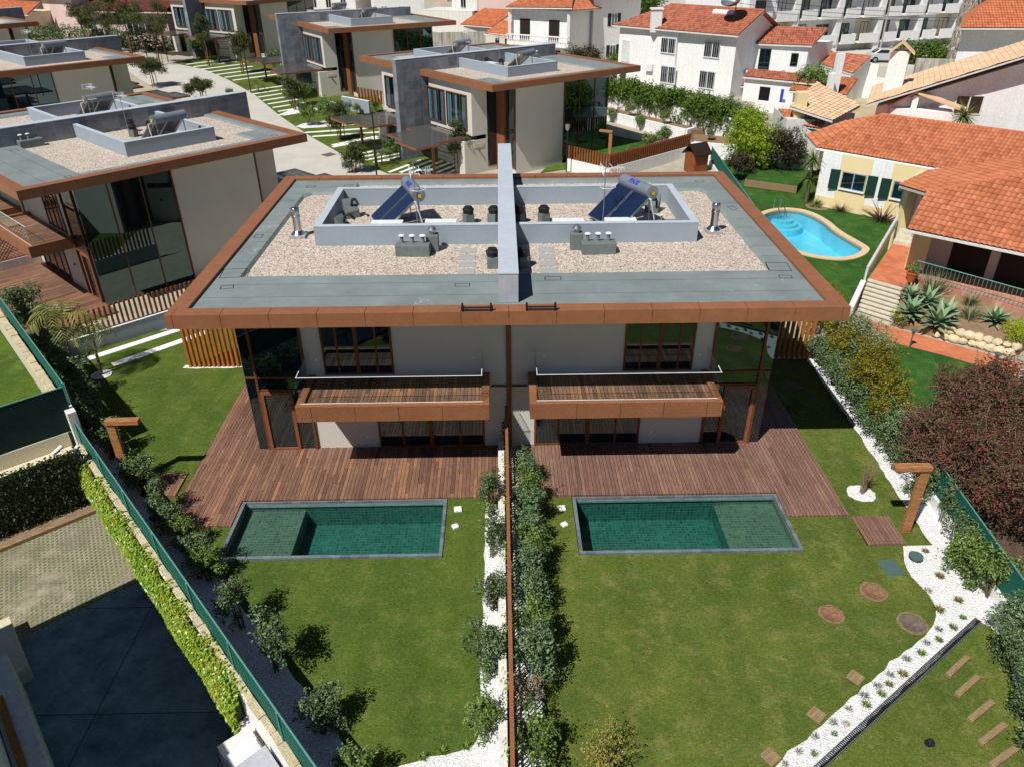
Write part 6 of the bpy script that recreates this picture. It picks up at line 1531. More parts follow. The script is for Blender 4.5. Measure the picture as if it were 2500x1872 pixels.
# apartment block
t = thing('apartment_block', 'long white apartment block with rows of balconies along the top right', 'building')
a = Vector((34.0, 78.0)); b = Vector((74.5, 92.5)); d = (b - a).normalized(); n_ = Vector((d.y, -d.x)); L = (b - a).length
def AP(s, o): q = a + d * s + n_ * o; return (q.x, q.y)
m = MB(); m.prism([AP(-6, 0), AP(L, 0), AP(L, -12), AP(-6, -12)], 1.5, 24); put('wall', m, WHITE, t)
fl = 2.95; cell = 3.3; nb = int((L + 6) / cell)
for c in range(nb):
    s = -5.2 + c * cell
    rec = (c % 4 == 1)
    if c % 2 == 0: m = MB(); m.prism([AP(s - .35, 0), AP(s + .45, 0), AP(s + .45, 1.2), AP(s - .35, 1.2)], 1.5, 24); put('pier', m, WHITE, t)
    for f in range(3):
        z = 4.6 + f * fl
        kind = (c * 3 + f * 5) % 7
        if kind in (2, 5): wall_window(t, AP(0, .0), AP(L, .0), s + 1.9, 1.9, z + .1, z + 2.1, fm=FRAMEB, mull=2, off=.05)
        else: wall_window(t, AP(0, .0), AP(L, .0), s + 1.9, 1.2 if kind % 2 else 1.6, z + .05, z + 2.2, gm=BLIND if kind in (1, 6) else GLASSD, fm=SHUTB, mull=1, off=.05)
        bm_ = MB(); w_ = 1.5 if c % 2 else 1.1; bm_.prism([AP(s + 1.9 - w_, .001), AP(s + 1.9 + w_, .001), AP(s + 1.9 + w_, 1.35), AP(s + 1.9 - w_, 1.35)], z - .16, z)
        bm_.prism([AP(s + 1.9 - w_, 1.23), AP(s + 1.9 + w_, 1.23), AP(s + 1.9 + w_, 1.35), AP(s + 1.9 - w_, 1.35)], z, z + .98)
        if c % 3: bm_.prism([AP(s + 1.9 + w_ - .12, .1), AP(s + 1.9 + w_, .1), AP(s + 1.9 + w_, 1.23), AP(s + 1.9 + w_ - .12, 1.23)], z, z + .98)
        put('balcony', bm_, WHITE, t)
    if rec: m = MB(); m.prism([AP(s + .5, .002), AP(s + 3.1, .002), AP(s + 3.1, .04), AP(s + .5, .04)], 1.6, 7.2); put('entrance_recess', m, BUFF, t)
# parked cars
def car(label, loc, rz, m_, L=4.2):
    t = thing('parked_car', label, 'car', loc, rz, 'cars parked by the apartment block')
    prof = [(-2.1, .35), (-2.1, .75), (-1.95, .92), (-1.55, 1.0), (-.95, 1.42), (.45, 1.45), (1.05, 1.0), (1.85, .88), (2.1, .68), (2.1, .35)]
    bm = bmesh.new(); L_ = []; 
    for y, s in ((-.86, 0), (-.80, 1), (.80, 1), (.86, 0)):
        L_.append([bm.verts.new((x, y * (0.86 if z > 1.1 else 1), z)) for x, z in prof])
    for k in range(3):
        for i in range(len(prof)): j = (i + 1) % len(prof); bm.faces.new((L_[k][i], L_[k][j], L_[k + 1][j], L_[k + 1][i]))
    bm.faces.new(L_[0]); bm.faces.new(L_[3][::-1]); bmesh.ops.recalc_face_normals(bm, faces=bm.faces[:]); me = bpy.data.meshes.new('body'); bm.to_mesh(me); bm.free(); put('body', me, m_, t, bevel=.05)
    gm_ = MB(); 
    for sy in (-1, 1):
        y = sy * .80; gm_.add([(-1.3, y, 1.04), (.85, y, 1.04), (.40, sy * .745, 1.37), (-.88, sy * .745, 1.37)], [(0, 1, 2, 3)])
    gm_.v = [(x, y + (.075 if y > 0 else -.075), z) for x, y, z in gm_.v]
    gm_.add([(.52, -.6, 1.44), (.52, .6, 1.44), (1.06, .68, 1.03), (1.06, -.68, 1.03)], [(0, 1, 2, 3)]); gm_.add([(-1.02, -.6, 1.41), (-1.02, .6, 1.41), (-1.56, .68, 1.03), (-1.56, -.68, 1.03)], [(0, 1, 2, 3)]); put('glazing', gm_, GLASSD, t)
    for sx in (-1.3, 1.3):
        for sy in (-1, 1): wmb = MB(); wmb.cylx((sx, sy * .80, .32), (0, 1, 0), .22, .32, 18); wo = put('wheel', wmb, TYRE, t, True); h_ = MB(); h_.cylx((sx, sy * .915, .32), (0, 1, 0), .02, .19, 14); put('rim', h_, STEELM, wo)
    for sy in (-.6, .6): h_ = MB(); h_.box(2.06, 2.14, sy - .18, sy + .18, .62, .78); put('headlight', h_, ALU, t)
car('silver parked car left of the dead-fronded palm, by the white block', (44.6, 70.7, 3.6), radians(-12), CARW); car('dark parked car under the grey palm trunk', (51.8, 70.2, 3.6), radians(-8), CARD); car('grey parked car behind the dark one, partly hidden', (56.2, 73.0, 3.6), radians(-5), CARW)
t = thing('street_lamp', 'tall pale concrete lamp post in front of the apartment block', 'street lamp', (45.8, 75.2, 3.6)); m = MB(); m.tube((0, 0, 0), (.0, 0, 10.2), .12, .07); m.tube((0, 0, 10.1), (2.1, 0, 10.5), .05); put('pole', m, STAINC, t); m = MB(); m.box(1.9, 2.6, -.12, .12, 10.42, 10.54); put('lamp_head', m, ALU, t)
m = MB()
for k, (za, zb) in enumerate(((9.4, 8.6), (8.8, 8.2), (8.2, 8.0))):
    pa = Vector((26, 74, za + 1)); pb = Vector((60, 70, zb)); pts = [pa.lerp(pb, i / 14) - Vector((0, 0, 1.6 * 4 * (i / 14) * (1 - i / 14) * .4)) for i in range(15)]; m.path(pts, .03, 4)
o = put('overhead_cable', m, BLKM); tag(o, 'sagging black overhead cables crossing before the apartment block', 'cable')
# house with balustrade, left of the big white house
t = thing('white_house', 'white house with orange hipped roof and balustrade balcony, top centre', 'house')
m = MB(); m.prism([(1.5, 85.2), (8.6, 80.6), (15.0, 89.5), (7, 95)], 1.5, 8.4); put('wall', m, GREYR if False else WHITE, t)
tile_roof('roof', [(.6, 84.6, 8.6), (8.8, 79.2, 8.6), (9.5, 84.8, 10.8), (6.2, 88.5, 10.8)], TILE1, t, amp=.07); tile_roof('roof', [(8.8, 79.2, 8.6), (16.6, 89.3, 8.6), (12, 90.5, 10.8), (9.5, 84.8, 10.8)], TILE1, t, amp=.07)
bw = MB(); q = [(.8, 84.4), (8.4, 79.4), (9.2, 80.6), (1.6, 85.6)]; bw.prism(q, 4.3, 4.75); put('balcony_slab', bw, WHITE, t)
bl = MB(); aa, bb = Vector(q[0]), Vector(q[1])
for i in range(30): p = aa.lerp(bb, (i + .5) / 30); bl.lathe([(.05, 4.75), (.10, 4.95), (.05, 5.2), (.06, 5.45)], (p.x, p.y, 0), 6)
bl.obox(aa, bb, .2, 5.45, 5.58); put('balustrade', bl, WHITE, t)
aw, bw_ = (1.5, 85.2), (8.6, 80.6)
for s in (2.0, 6.3): wall_window(t, aw, bw_, s, 1.5, 4.75, 7.3, gm=SHUTB, fm=SHUTB)
for s in (3.5, 6.6): wall_window(t, aw, bw_, s, 1.3, 1.8, 3.8, gm=SHUTB, fm=SHUTB)
m = MB(); m.box(8.25, 8.6, 79.9, 80.3, 1.5, 8.4); put('pillar', m, WHITE, t); m = MB(); m.box(1.0, 1.35, 84.6, 85, 4.7, 8.4); put('pillar', m, WHITE, t)
t = thing('white_house', 'plain white house with brown shutters between the balustrade house and the big one', 'house')
m = MB(); m.prism([(12.0, 84.5), (18.6, 88.0), (15, 98), (8, 94)], 1.5, 9.6); put('wall', m, WHITE, t); tile_roof('roof', [(11.5, 83.6, 9.7), (19.6, 87.4, 9.7), (17, 93, 11.2), (10, 90, 11.2)], TILE1, t, amp=.07)
for z in (2.4, 6.2): wall_window(t, (12, 84.5), (18.6, 88), 3.3, 1.0, z, z + 1.5, fm=ALU, shutters=SHUTB)
# orange roofed annexes and stained wall
t = thing('tiled_annexe', 'pair of low cream annexes with bright orange roofs, top centre', 'outbuilding')
m = MB(); m.prism([(-1.8, 95.6), (3.4, 90.0), (6.5, 93), (1, 98)], 1.0, 4.5); m.prism([(-5.6, 104.5), (0, 101.5), (2, 107), (-4, 110)], 1, 4.7); put('wall', m, CREAM, t)
tile_roof('roof', [(-2.4, 96.2, 4.4), (4.6, 88.4, 4.4), (6.2, 90.2, 5.0), (.4, 99.5, 6.0)], TILE4, t, amp=.06); tile_roof('roof', [(-6.2, 104.8, 4.8), (-1.2, 101.0, 4.8), (2.5, 107, 6.6), (-2.6, 110.6, 6.6)], TILE4, t, amp=.06)
for s in (2.0, 4.0): wall_window(t, (-1.8, 95.6), (3.4, 90), s, .8, 2.6, 4.0, gm=SHUTB, fm=SHUTB)
m = MB(); m.obox((-8.6, 98.5), (-2.2, 98.5), .3, 1.5, 4.4); m.obox((-8.6, 98.5), (-10.5, 100.5), .3, 1.5, 4.3); o = put('stained_wall', m, STAINC); tag(o, 'stained concrete garden wall beside the orange annexe roofs', 'wall')
t = thing('pink_house', 'pale pink house with glass-railed terrace at the top, left of the balustrade house', 'house')
m = MB(); m.prism([(-3.5, 113), (12, 104), (16, 114), (0, 122)], 1.5, 12.5); put('wall', m, PINK, t); m = MB(); m.prism([(-13, 116), (-4.5, 112.8), (-2, 119), (-11, 122)], 1.5, 6.0); m.prism([(-8, 118), (-3.6, 113.2), (0, 120), (-6, 123)], 6, 12); put('wing_wall', m, OFFW, t)
wall_window(t, (-3.5, 113), (12, 104), 10.5, 1.0, 8.2, 9.6, mull=0); wall_window(t, (-8, 118), (-3.6, 113.2), 3.0, 1.4, 6.2, 8.6, fm=WHITE, mull=1)
m = MB(); m.obox((-13, 115.9), (-4.5, 112.7), .05, 6.0, 7.0); put('glass_railing', m, GLASSR, t)
# top-left houses
t = thing('pink_house', 'pink house with dark red roof behind the pine trees, top left', 'house')
m = MB(); m.prism([(-66, 108), (-50, 103), (-46, 112), (-62, 118)], 2, 6.8); m.prism([(-78, 122), (-66, 108), (-58, 116), (-70, 128)], 2, 9.0); put('wall', m, PINK, t)
tile_roof('roof', [(-66.5, 106.8, 7.0), (-48.5, 101.5, 7.0), (-46.5, 108, 9.2), (-62, 113, 9.2)], TILED, t); tile_roof('roof', [(-80, 122, 9.2), (-66.3, 106.9, 9.2), (-60, 112, 11), (-73, 126, 11)], TILED, t)
wall_window(t, (-66, 108), (-50, 103), 11.5, 4.5, 3.6, 5.8, fm=ALU, mull=3); wall_window(t, (-66, 108), (-50, 103), 3.0, 1.4, 3.6, 5.4, fm=ALU)
t = thing('arched_house', 'pale house with arcade and orange lean-to roof at the top left', 'house')
m = MB(); m.prism([(-103, 128), (-84, 121), (-78, 134), (-98, 142)], 2.5, 12.5); put('wall', m, PINK, t); m = MB(); m.prism([(-93, 119.5), (-77, 114), (-75, 120), (-91, 126)], 2.5, 6.2); put('arcade_wall', m, BUFF, t)
tile_roof('roof', [(-94.5, 119.2, 6.2), (-76, 112.8, 6.2), (-75, 116, 7.6), (-91, 122, 8.2)], TILE4, t, amp=.09)
for s in (3, 8, 13): wall_window(t, (-93, 119.5), (-77, 114), s, 3.4, 2.7, 4.9, gm=OFFW, fm=OFFW, mull=0, off=.1)
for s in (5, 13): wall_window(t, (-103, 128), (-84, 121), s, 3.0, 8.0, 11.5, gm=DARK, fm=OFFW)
# distant town: a row of plain houses that closes the view at the top
R = random.Random(21)
for i, (x, y, w_, h_, mm, tm) in enumerate(((-34, 140, 14, 9, OFFW, TILE4), (-18, 128, 9, 8, WHITE, TILED), (-4, 150, 16, 10, PINK, TILE1), (18, 128, 14, 11, WHITE, TILE1), (-58, 152, 16, 10, OFFW, TILE2), (-90, 165, 20, 10, WHITE, TILE1), (-120, 150, 18, 9, BUFF, TILE2), (34, 118, 14, 12, OFFW, TILE1), (58, 112, 16, 16, WHITE, TILE2), (86, 110, 20, 16, WHITE, TILE1))):
    t = thing('distant_house', ('%s distant house along the top edge, %s' % (('cream', 'small white', 'pale pink', 'white', 'pale', 'far white', 'buff', 'off-white', 'tall white', 'far right white')[i], ('behind the farthest villa', 'with a dark red roof', 'behind the pink terrace house', 'behind the balustrade house', 'behind the pines', 'at the far left', 'leftmost of all', 'left of the apartment block', 'behind the apartment block', 'right of the apartment block')[i])), 'house', (x, y, g(y)), R.uniform(-.5, .5), 'distant houses')
    m = MB(); m.box(-w_ / 2, w_ / 2, 0, 10, -1, h_); put('wall', m, mm, t); m = MB(); m.slab([(-w_ / 2 - .5, -.6, h_), (w_ / 2 + .5, -.6, h_), (w_ / 2 + .5, 5, h_ + 2.2), (-w_ / 2 - .5, 5, h_ + 2.2)], .15); m.slab([(-w_ / 2 - .5, 5, h_ + 2.2), (w_ / 2 + .5, 5, h_ + 2.2), (w_ / 2 + .5, 10.6, h_), (-w_ / 2 - .5, 10.6, h_)], .15); put('roof', m, tm, t)
    for k in range(int(w_ / 3.2)):
        for z in (1.2, 4.4): wall_window(t, (-w_ / 2, 0), (w_ / 2, 0), 1.8 + k * 3.2, 1.2, z, z + 1.5, fm=ALU)

struct('street_terrace', MB().prism([(38.5, 69.5), (46, 66.0), (56, 62.5), (70, 70), (74, 92), (34, 78)], 1.5, 3.58), ROAD)

# ------------------------------------------------------------------ plants
shrub_proto('laurel', L_SHRUB, 1.45, .62, 2700, .085, 11, nb=8, low=.16)
shrub_proto('laurel_b', L_SHRUB2, 1.35, .60, 2400, .085, 12, nb=8, low=.16)
shrub_proto('sparse', L_SHRUB, 1.75, .55, 1500, .08, 13, nb=6, low=.25)
shrub_proto('pitto', L_SHRUB3, 1.75, .62, 3000, .085, 14, nb=9)
shrub_proto('pitto_b', L_SHRUB2, 1.65, .66, 2600, .085, 15, nb=9)
shrub_proto('low', L_SHRUB, 1.0, .62, 2200, .075, 16, nb=8)
shrub_proto('yellowf', L_YEL, 1.5, .75, 1300, .06, 17, nb=12)
def bpos(o, d): q = BP(o, d); return (q.x, q.y, 0)
LS = [((-15.9, 1.0), 'laurel', 1.0, 'dark shrub by the left green fence, first past the gate pillar'), ((-14.7, -.45), 'laurel', .92, 'dark shrub behind the left outdoor shower'),
      ((-13.25, -1.75), 'laurel_b', .8, 'leafy shrub at the foot of the left outdoor shower'), ((-12.75, -2.55), 'laurel', .85, 'dark shrub between the left shower and its timber pad'),
      ((-11.55, -3.6), 'sparse', .8, 'loose shrub at the front corner of the left shower pad'), ((-10.95, -4.6), 'laurel', .85, 'dark shrub at the outer corner of the left deck'),
      ((-10.25, -5.3), 'laurel_b', .8, 'leafy shrub left of the left pool, nearer the deck'), ((-9.55, -6.0), 'laurel', .75, 'dark shrub at the left corner of the left pool'),
      ((-9.05, -6.75), 'laurel_b', .85, 'leafy shrub just below the left pool corner'), ((-7.55, -8.55), 'sparse', .98, 'loose open shrub on the left pebbles casting a long shadow'),
      ((-6.25, -10.0), 'sparse', 1.05, 'open shrub with two tufts on the left pebbles'), ((-4.65, -11.85), 'laurel', .82, 'rounded dense shrub on the left pebbles near the bottom'), ((-3.6, -13.1), 'laurel_b', .8, 'leafy shrub at the bottom edge on the left pebbles'),
      ((-16.8, 2.4), 'laurel', 1.0, 'shaded shrub beyond the gate pillar under the garden palm'), ((-17.9, 3.6), 'laurel', 1.1, 'shaded shrub farther along the left fence'), ((-19.2, 5.0), 'laurel', 1.15, 'shaded shrub behind the leaning garden palm'), ((-20.6, 6.9), 'laurel', 1.1, 'shaded shrub at the end of the low grey wall'), ((-22.4, 9.2), 'laurel', 1.2, 'dark shrub beside the left villa deck, nearer'), ((-23.8, 11.3), 'laurel', 1.3, 'dark shrub beside the left villa deck, farther')]
for (p, k, sc, lb) in LS: shrub(k, (p[0], p[1], 0), lb, sc * 1.22, group='shrubs along the left fence')
DS = [((-.62, -3.75), 'sparse', .85, 'open shrub left of the dividing screen, at the deck edge'), ((-.62, -5.9), 'sparse', .9, 'loose shrub left of the dividing screen, beside the left pool'), ((-.60, -8.05), 'laurel', .72, 'dark shrub left of the dividing screen, below the pools'), ((-.85, -9.95), 'laurel', .85, 'wide dark shrub left of the dividing screen, halfway down'), ((-.66, -11.85), 'laurel_b', .75, 'leafy shrub left of the dividing screen, nearest the bottom')]
for (p, k, sc, lb) in DS: shrub(k, (p[0], p[1], 0), lb, sc * 1.25, group='shrubs left of the dividing screen')
RS = [(.50, -2.35), (.55, -3.45), (.55, -4.5), (.48, -5.45), (.58, -6.35), (.48, -7.2), (.55, -8.1), (.5, -9.35), (.58, -10.4), (.38, -12.5), (.5, -13.8)]
od2 = ('topmost, at the house', 'on the right deck edge', 'level with the upper garden light', 'level with the small white stone', 'level with the right pool', 'at the near end of the right pool', 'just below the right pool', 'upper one of the big clump', 'big clump casting a long shadow', 'near the bottom edge', 'cut by the bottom edge')
for i, (x, y) in enumerate(RS): shrub(('pitto', 'pitto_b')[(i * 2) % 3 == 2] if i != 9 else 'pitto_b', (x, y, 0), 'dense grey-green shrub right of the dividing screen, ' + od2[i], (.72, .78, .82, .74, 0.8, .78, .76, .86, .92, .78, .8)[i] * 1.22, group='hedge shrubs right of the dividing screen')
shrub('sparse', (.22, -11.35, 0), 'pale dry pinkish shrub right of the dividing screen', .85, m=L_DRY)
shrub('yellowf', (1.95, -13.0, 0), 'yellow-flowering bush at the bottom edge, right of the screen', 1.0)
# vines on the dividing screen
R = random.Random(31); pts = []
for i in range(700):
    y = -1 - 15 * R.random()
    if noise.noise((y * 1.1, 0, 5)) < .05: continue
    pts.append((Vector((-.17 - .12 * R.random(), y, .5 + .9 * R.random())), Vector((-1, 0, .4)).normalized()))
o = put('climbing_vine', surf_leaves(pts, .085, 6), L_IVY); tag(o, 'yellow-green climber growing along the left face of the dividing screen', 'climber')
R = random.Random(32); pts = []
for i in range(260): pts.append((Vector((-.12 + R.uniform(-.12, .12), -.25 - .2 * R.random(), 1.4 * R.random())), Vector((0, -1, .4)).normalized()))
o = put('climbing_vine', surf_leaves(pts, .085, 7), L_SHRUB); tag(o, 'dark climber at the house end of the dividing screen', 'climber')
# low hedge along the right pebbles
HS = [(13.9, 6.1), (13.95, 5.1), (14.0, 4.1), (14.05, 3.1), (14.0, 2.1), (14.0, 1.1), (14.0, 0.1), (14.0, -.9), (14.0, -1.9)]
for i, (x, y) in enumerate(HS): shrub('low', (x, y, 0), 'low dark green shrub on the right pebble edge, ' + ('nearest the slatted screen', 'second from the slatted screen', 'third from the slatted screen', 'fourth from the slatted screen', 'in the middle of the row', 'beside the villa shadow tip', 'just past the villa shadow', 'second from the shower end', 'at the shower end')[i], (1.05, 1.0, 1.1, 1.0, 1.15, 1.0, .95, 1.0, .9)[i] * 1.3, group='low shrubs on the right pebbles')
RR = [((14.05, -3.3), 'laurel', .9, 'dark shrub under the red-flowered tree, beyond the shower'), ((14.0, -4.6), 'sparse', .8, 'loose shrub under the red-flowered tree, level with the shower'), ((13.8, -5.8), 'laurel', .8, 'dark shrub just below the right outdoor shower'), ((13.6, -6.95), 'laurel_b', 1.0, 'rounded green shrub right of the white pebbles, upper one'), ((13.75, -7.9), 'laurel_b', 1.05, 'rounded green shrub right of the white pebbles, lower one'), ((13.35, -9.4), 'pitto', .75, 'grey-green shrub on the right edge past the drain end'), ((13.05, -10.2), 'laurel', .8, 'dark shrub on the right edge, level with the first timber steps'), ((12.75, -11.1), 'pitto', .75, 'grey-green shrub on the right edge, level with the middle step'), ((12.35, -12.0), 'laurel', .8, 'dark shrub on the right edge near the bottom'), ((12.0, -13.0), 'pitto', .8, 'grey-green shrub in the bottom right corner')]
for (p, k, sc, lb) in RR: shrub(k, (p[0], p[1], 0), lb, sc * 1.25, group='shrubs along the right boundary')
# bare twigs in the pebble ring
t = thing('bare_shrub', 'leafless twiggy shrub in a ring of white pebbles on the right lawn', 'shrub', (12.05, -3.1, 0)); R = random.Random(5); m = MB()
for i in range(26):
    az = R.uniform(0, 2 * pi); s_ = R.uniform(.05, .45); p1 = Vector((cos(az) * s_ * .4, sin(az) * s_ * .4, R.uniform(.4, .7))); p2 = Vector((cos(az) * s_, sin(az) * s_, R.uniform(.9, 1.5))); m.path([(cos(az) * .06, sin(az) * .06, 0), p1, p2], .012, 4, .004)
    for k in range(2): q = p1.lerp(p2, R.uniform(.2, .8)); m.tube(q, q + rvec(R) * .25 + Vector((0, 0, .12)), .005, .002, 4)
put('branches', m, BARKT, t)
# small tufts in the right pebbles
tuft_me = {}
for k, (n, L, W, sp, mm) in dict(grey=(46, .22, .02, 1.2, L_TUFT), olive=(60, .26, .035, 1.25, L_SUCC), red=(40, .2, .02, 1.3, L_TUFTR), green=(34, .32, .05, 1.1, L_SHRUB2)).items():
    me = blades(n, L, W, seed=n, spread=sp, droop=.6, segs=3, base_r=.08); me.materials.append(mm); tuft_me[k] = me
TF = [(12.85, -5.98, 'olive'), (12.76, -7.05, 'olive'), (12.12, -7.62, 'red'), (12.81, -8.01, 'olive'), (12.08, -8.35, 'olive'), (12.59, -8.65, 'green'), (12.15, -9.0, 'green'), (11.72, -9.05, 'grey'), (11.55, -9.4, 'green'), (11.16, -9.5, 'grey'), (10.84, -9.84, 'green'), (10.37, -10.01, 'grey'), (10.06, -10.48, 'olive'), (9.72, -10.49, 'grey'), (9.57, -10.78, 'olive'), (9.25, -10.83, 'grey'), (9.25, -11.08, 'green'), (8.79, -11.11, 'grey'), (8.73, -11.36, 'green'), (8.25, -11.47, 'grey'), (8.03, -11.87, 'red'), (7.72, -11.84, 'grey'), (7.64, -12.14, 'green'), (7.14, -12.2, 'grey'), (6.63, -12.58, 'grey'), (6.96, -12.65, 'green'), (6.21, -12.88, 'grey')]
kd = dict(olive='olive succulent tuft', red='reddish tuft', green='small leafy green plant', grey='grey-green lavender tuft')
for i, (x, y, k) in enumerate(TF):
    o = put('ground_plant', tuft_me[k], None); o.location = (x, y, .0); o.rotation_euler = (0, 0, i * 1.3); o.scale = (random.uniform(.5, .72) * (.75 if k == 'green' else 1),) * 3
    wh = 'in the wide pebble bed by the shower' if i < 5 else 'at the pebble bend by the drain end' if i < 9 else 'in the upper part of the pebble strip' if i < 14 else 'in the middle of the pebble strip' if i < 20 else 'in the lower part of the pebble strip'
    same = [q for q in range(len(TF)) if TF[q][2] == k and ((0 if q < 5 else 1 if q < 9 else 2 if q < 14 else 3 if q < 20 else 4) == (0 if i < 5 else 1 if i < 9 else 2 if i < 14 else 3 if i < 20 else 4))]
    j = same.index(i); tag(o, kd[k] + ' ' + wh + ('' if len(same) == 1 else ', the ' + ('farthest' if j == 0 else 'nearest' if j == len(same) - 1 else 'middle one' if len(same) == 3 else ('second', 'third')[min(1, j - 1)])), 'plant', 'small plants in the white pebbles')
for i, (x, y) in enumerate(((-2.2, -12.55), (-1.75, -12.4), (-1.2, -12.3))):
    o = put('ground_plant', tuft_me['green'], None); o.location = (x, y, 0); o.scale = (.5, .5, .5); tag(o, 'grassy tuft on the bottom pebbles left of the screen, ' + ('left', 'middle', 'right')[i], 'plant', 'small plants in the left pebbles')
# trees -----------------------------------------------------------
def tree(name, label, loc, blobs, n, L, m, trunk_h, trunk_r, seed=1, W=None, cat='tree', shell=.45, clump=1.0, group=None, limbs=True, updir=.5, lean=(0, 0)):
    t = thing(name, label, cat, loc, 0, group); R = random.Random(seed); mb = MB(); top = Vector((lean[0], lean[1], trunk_h)); mb.path([(0, 0, -.1), top * .5 + Vector((.04, .03, 0)), top], trunk_r, 8, trunk_r * .65)
    if limbs:
        for (c, r) in blobs: mid = top.lerp(Vector(c), .5) + rvec(R) * .12 * trunk_h * .3; mb.path([top * .92, mid, Vector(c)], trunk_r * .5, 6, trunk_r * .12)
    put('trunk', mb, BARK, t)
    me = leaves(blobs, n, L, W, seed, shell, updir, clump); put('crown', me, m, t)
    return t
def blobset(R, n, c, s, r, rz=None):
    out = []
    for i in range(n):
        d = rvec(R) * R.random() ** .5
        out.append(((c[0] + d.x * s[0], c[1] + d.y * s[1], c[2] + d.z * s[2]), (r * R.uniform(.7, 1.25), r * R.uniform(.7, 1.25), (rz or r) * R.uniform(.7, 1.2))))
    return out
# red bottlebrush trees at the right
def bottlebrush(label, loc, c, s, n, nf, seed, hh):
    R = random.Random(seed); bl = blobset(R, 30, c, s, .68, .55)
    t = tree('bottlebrush_tree', label, loc, bl, n, .14, L_BOT, hh, .13, seed, W=.045, shell=.5, group='red-flowered trees', updir=.1)
    top = [b for b in bl]; fl = leaves([((b[0][0], b[0][1], b[0][2] + .05), (b[1][0] * 1.06, b[1][1] * 1.06, b[1][2] * 1.06)) for b in top], nf, .10, .05, seed + 5, .9, .6, .4)
    put('flowers', fl, L_RED, t)
    tw = MB()
    for i in range(70):
        b = R.choice(bl); d = rvec(R); d.z = abs(d.z); p = Vector(b[0]) + Vector((d.x * b[1][0], d.y * b[1][1], d.z * b[1][2])) * .8; tw.path([(0, 0, hh), p, p + d * .35 + rvec(R) * .1, p + d * .55 + rvec(R) * .25], .012, 4, .004)
    put('twigs', tw, BARKT, t)
bottlebrush('big red-flowered bronze tree at the right edge, upper crown', (17.6, -.6, 0), (0, 0, 2.1), (2.3, 2.0, 1.0), 26000, 2400, 3, 1.6)
bottlebrush('big red-flowered bronze tree at the right edge, crown over the shower', (14.95, -3.1, 0), (0, 0, 1.75), (1.5, 1.7, .85), 20000, 1800, 4, 1.3)
bottlebrush('red-flowered bronze tree in the right corner, hanging over the green fence', (15.8, -5.1, 0), (.1, 0, 1.75), (1.5, 1.5, .8), 18000, 1600, 5, 1.2)
# mixed tall hedge behind the right fence
MH = [((15.35, 8.7), L_ORG, 'bronze-orange hedge shrub beside the villa roof corner', .95, 1.5), ((15.2, 7.2), L_OLIVE, 'olive-gold hedge shrub right of the slatted screen', .9, 1.35), ((16.1, 6.6), L_VARI, 'pale variegated shrub behind the olive hedge, farther', .9, 1.4), ((16.1, 5.2), L_VARI, 'pale variegated shrub behind the olive hedge, nearer', .85, 1.3), ((15.2, 5.6), L_OLIVE, 'olive-gold hedge shrub in the middle of the row', .8, 1.3), ((15.4, 3.9), L_OLIVE, 'olive-gold hedge shrub before the terracotta path end', .95, 1.5), ((15.0, 2.3), L_OLIVE, 'olive-gold hedge shrub next to the red-flowered tree', 1.0, 1.55), ((14.9, .7), L_OLIVE, 'olive-green hedge shrub touching the red-flowered tree', .85, 1.4), ((15.6, 10.2), L_ORG, 'bronze hedge shrub farthest back by the stairs', .85, 1.4), ((14.75, -.9), L_SHRUB3, 'dark green shrub under the red-flowered tree', .8, 1.2)]
for i, (p, mm, lb, r, h) in enumerate(MH):
    r *= 1.45; h *= 1.5; p = (p[0] - .3, p[1])
    R = random.Random(60 + i); bl = blobset(R, 11, (0, 0, h * .62), (r * .62, r * .62, h * .3), r * .45, h * .24)
    t = thing('hedge_shrub', lb, 'shrub', (p[0], p[1], 0), 0, 'tall mixed hedge on the right'); st, _ = stems(R, 8, h * .8, r * .6); put('stem', st, BARK, t); put('foliage', leaves(bl, 4600, .09, .055, 61 + i, .5, .5, 1.0), mm, t)
# agaves and bed plants
ag = blades(34, .92, .27, seed=3, spread=1.45, droop=.35, segs=5, base_r=.06, up=.35); ag.materials.append(L_AGAVE)
sw = blades(90, 1.25, .05, seed=4, spread=.75, droop=.25, segs=4, base_r=.25); sw.materials.append(L_SWORD)
for (x, y, z, s, lb) in ((19.55, 9.6, .55, .95, 'blue-green agave rosette at the top of the garden stairs'), (20.5, 8.75, .35, 1.15, 'largest blue-green agave rosette behind the boulders'), (20.6, 10.2, .8, .9, 'blue-green agave behind the two front rosettes'), (23.0, 8.5, .6, .9, 'blue-green agave at the right, by the lime bush'), (21.2, 9.4, .6, .8, 'small agave between the big rosette and the sword plants'), (20.0, 10.7, .9, .75, 'small agave nearest the stair head')):
    o = put('agave', ag, None); o.location = (x, y, z); o.scale = (s, s, s); o.rotation_euler = (0, 0, x); tag(o, lb, 'agave', 'agaves in the right bed')
for (x, y, z, s, lb) in ((21.3, 11.2, .9, 1.0, 'tall sword-leaved clump before the veranda railing'), (22.1, 9.0, .5, .75, 'grey sword-leaved clump over the boulders'), (22.5, 9.9, .9, .6, 'small sword-leaved clump by the railing')):
    o = put('sword_plant', sw, None); o.location = (x, y, z); o.scale = (s, s, s); tag(o, lb, 'plant', 'sword plants in the right bed')
R = random.Random(77); t = thing('lime_shrub', 'bright lime-yellow shrub at the right edge beyond the boulders', 'shrub', (23.7, 7.0, .2)); put('foliage', leaves(blobset(R, 14, (0, 0, .8), (.85, .85, .4), .5), 4200, .08, .04, 78, .5), L_LIMEB, t); st, _ = stems(R, 7, .9, .6); put('stem', st, BARK, t)
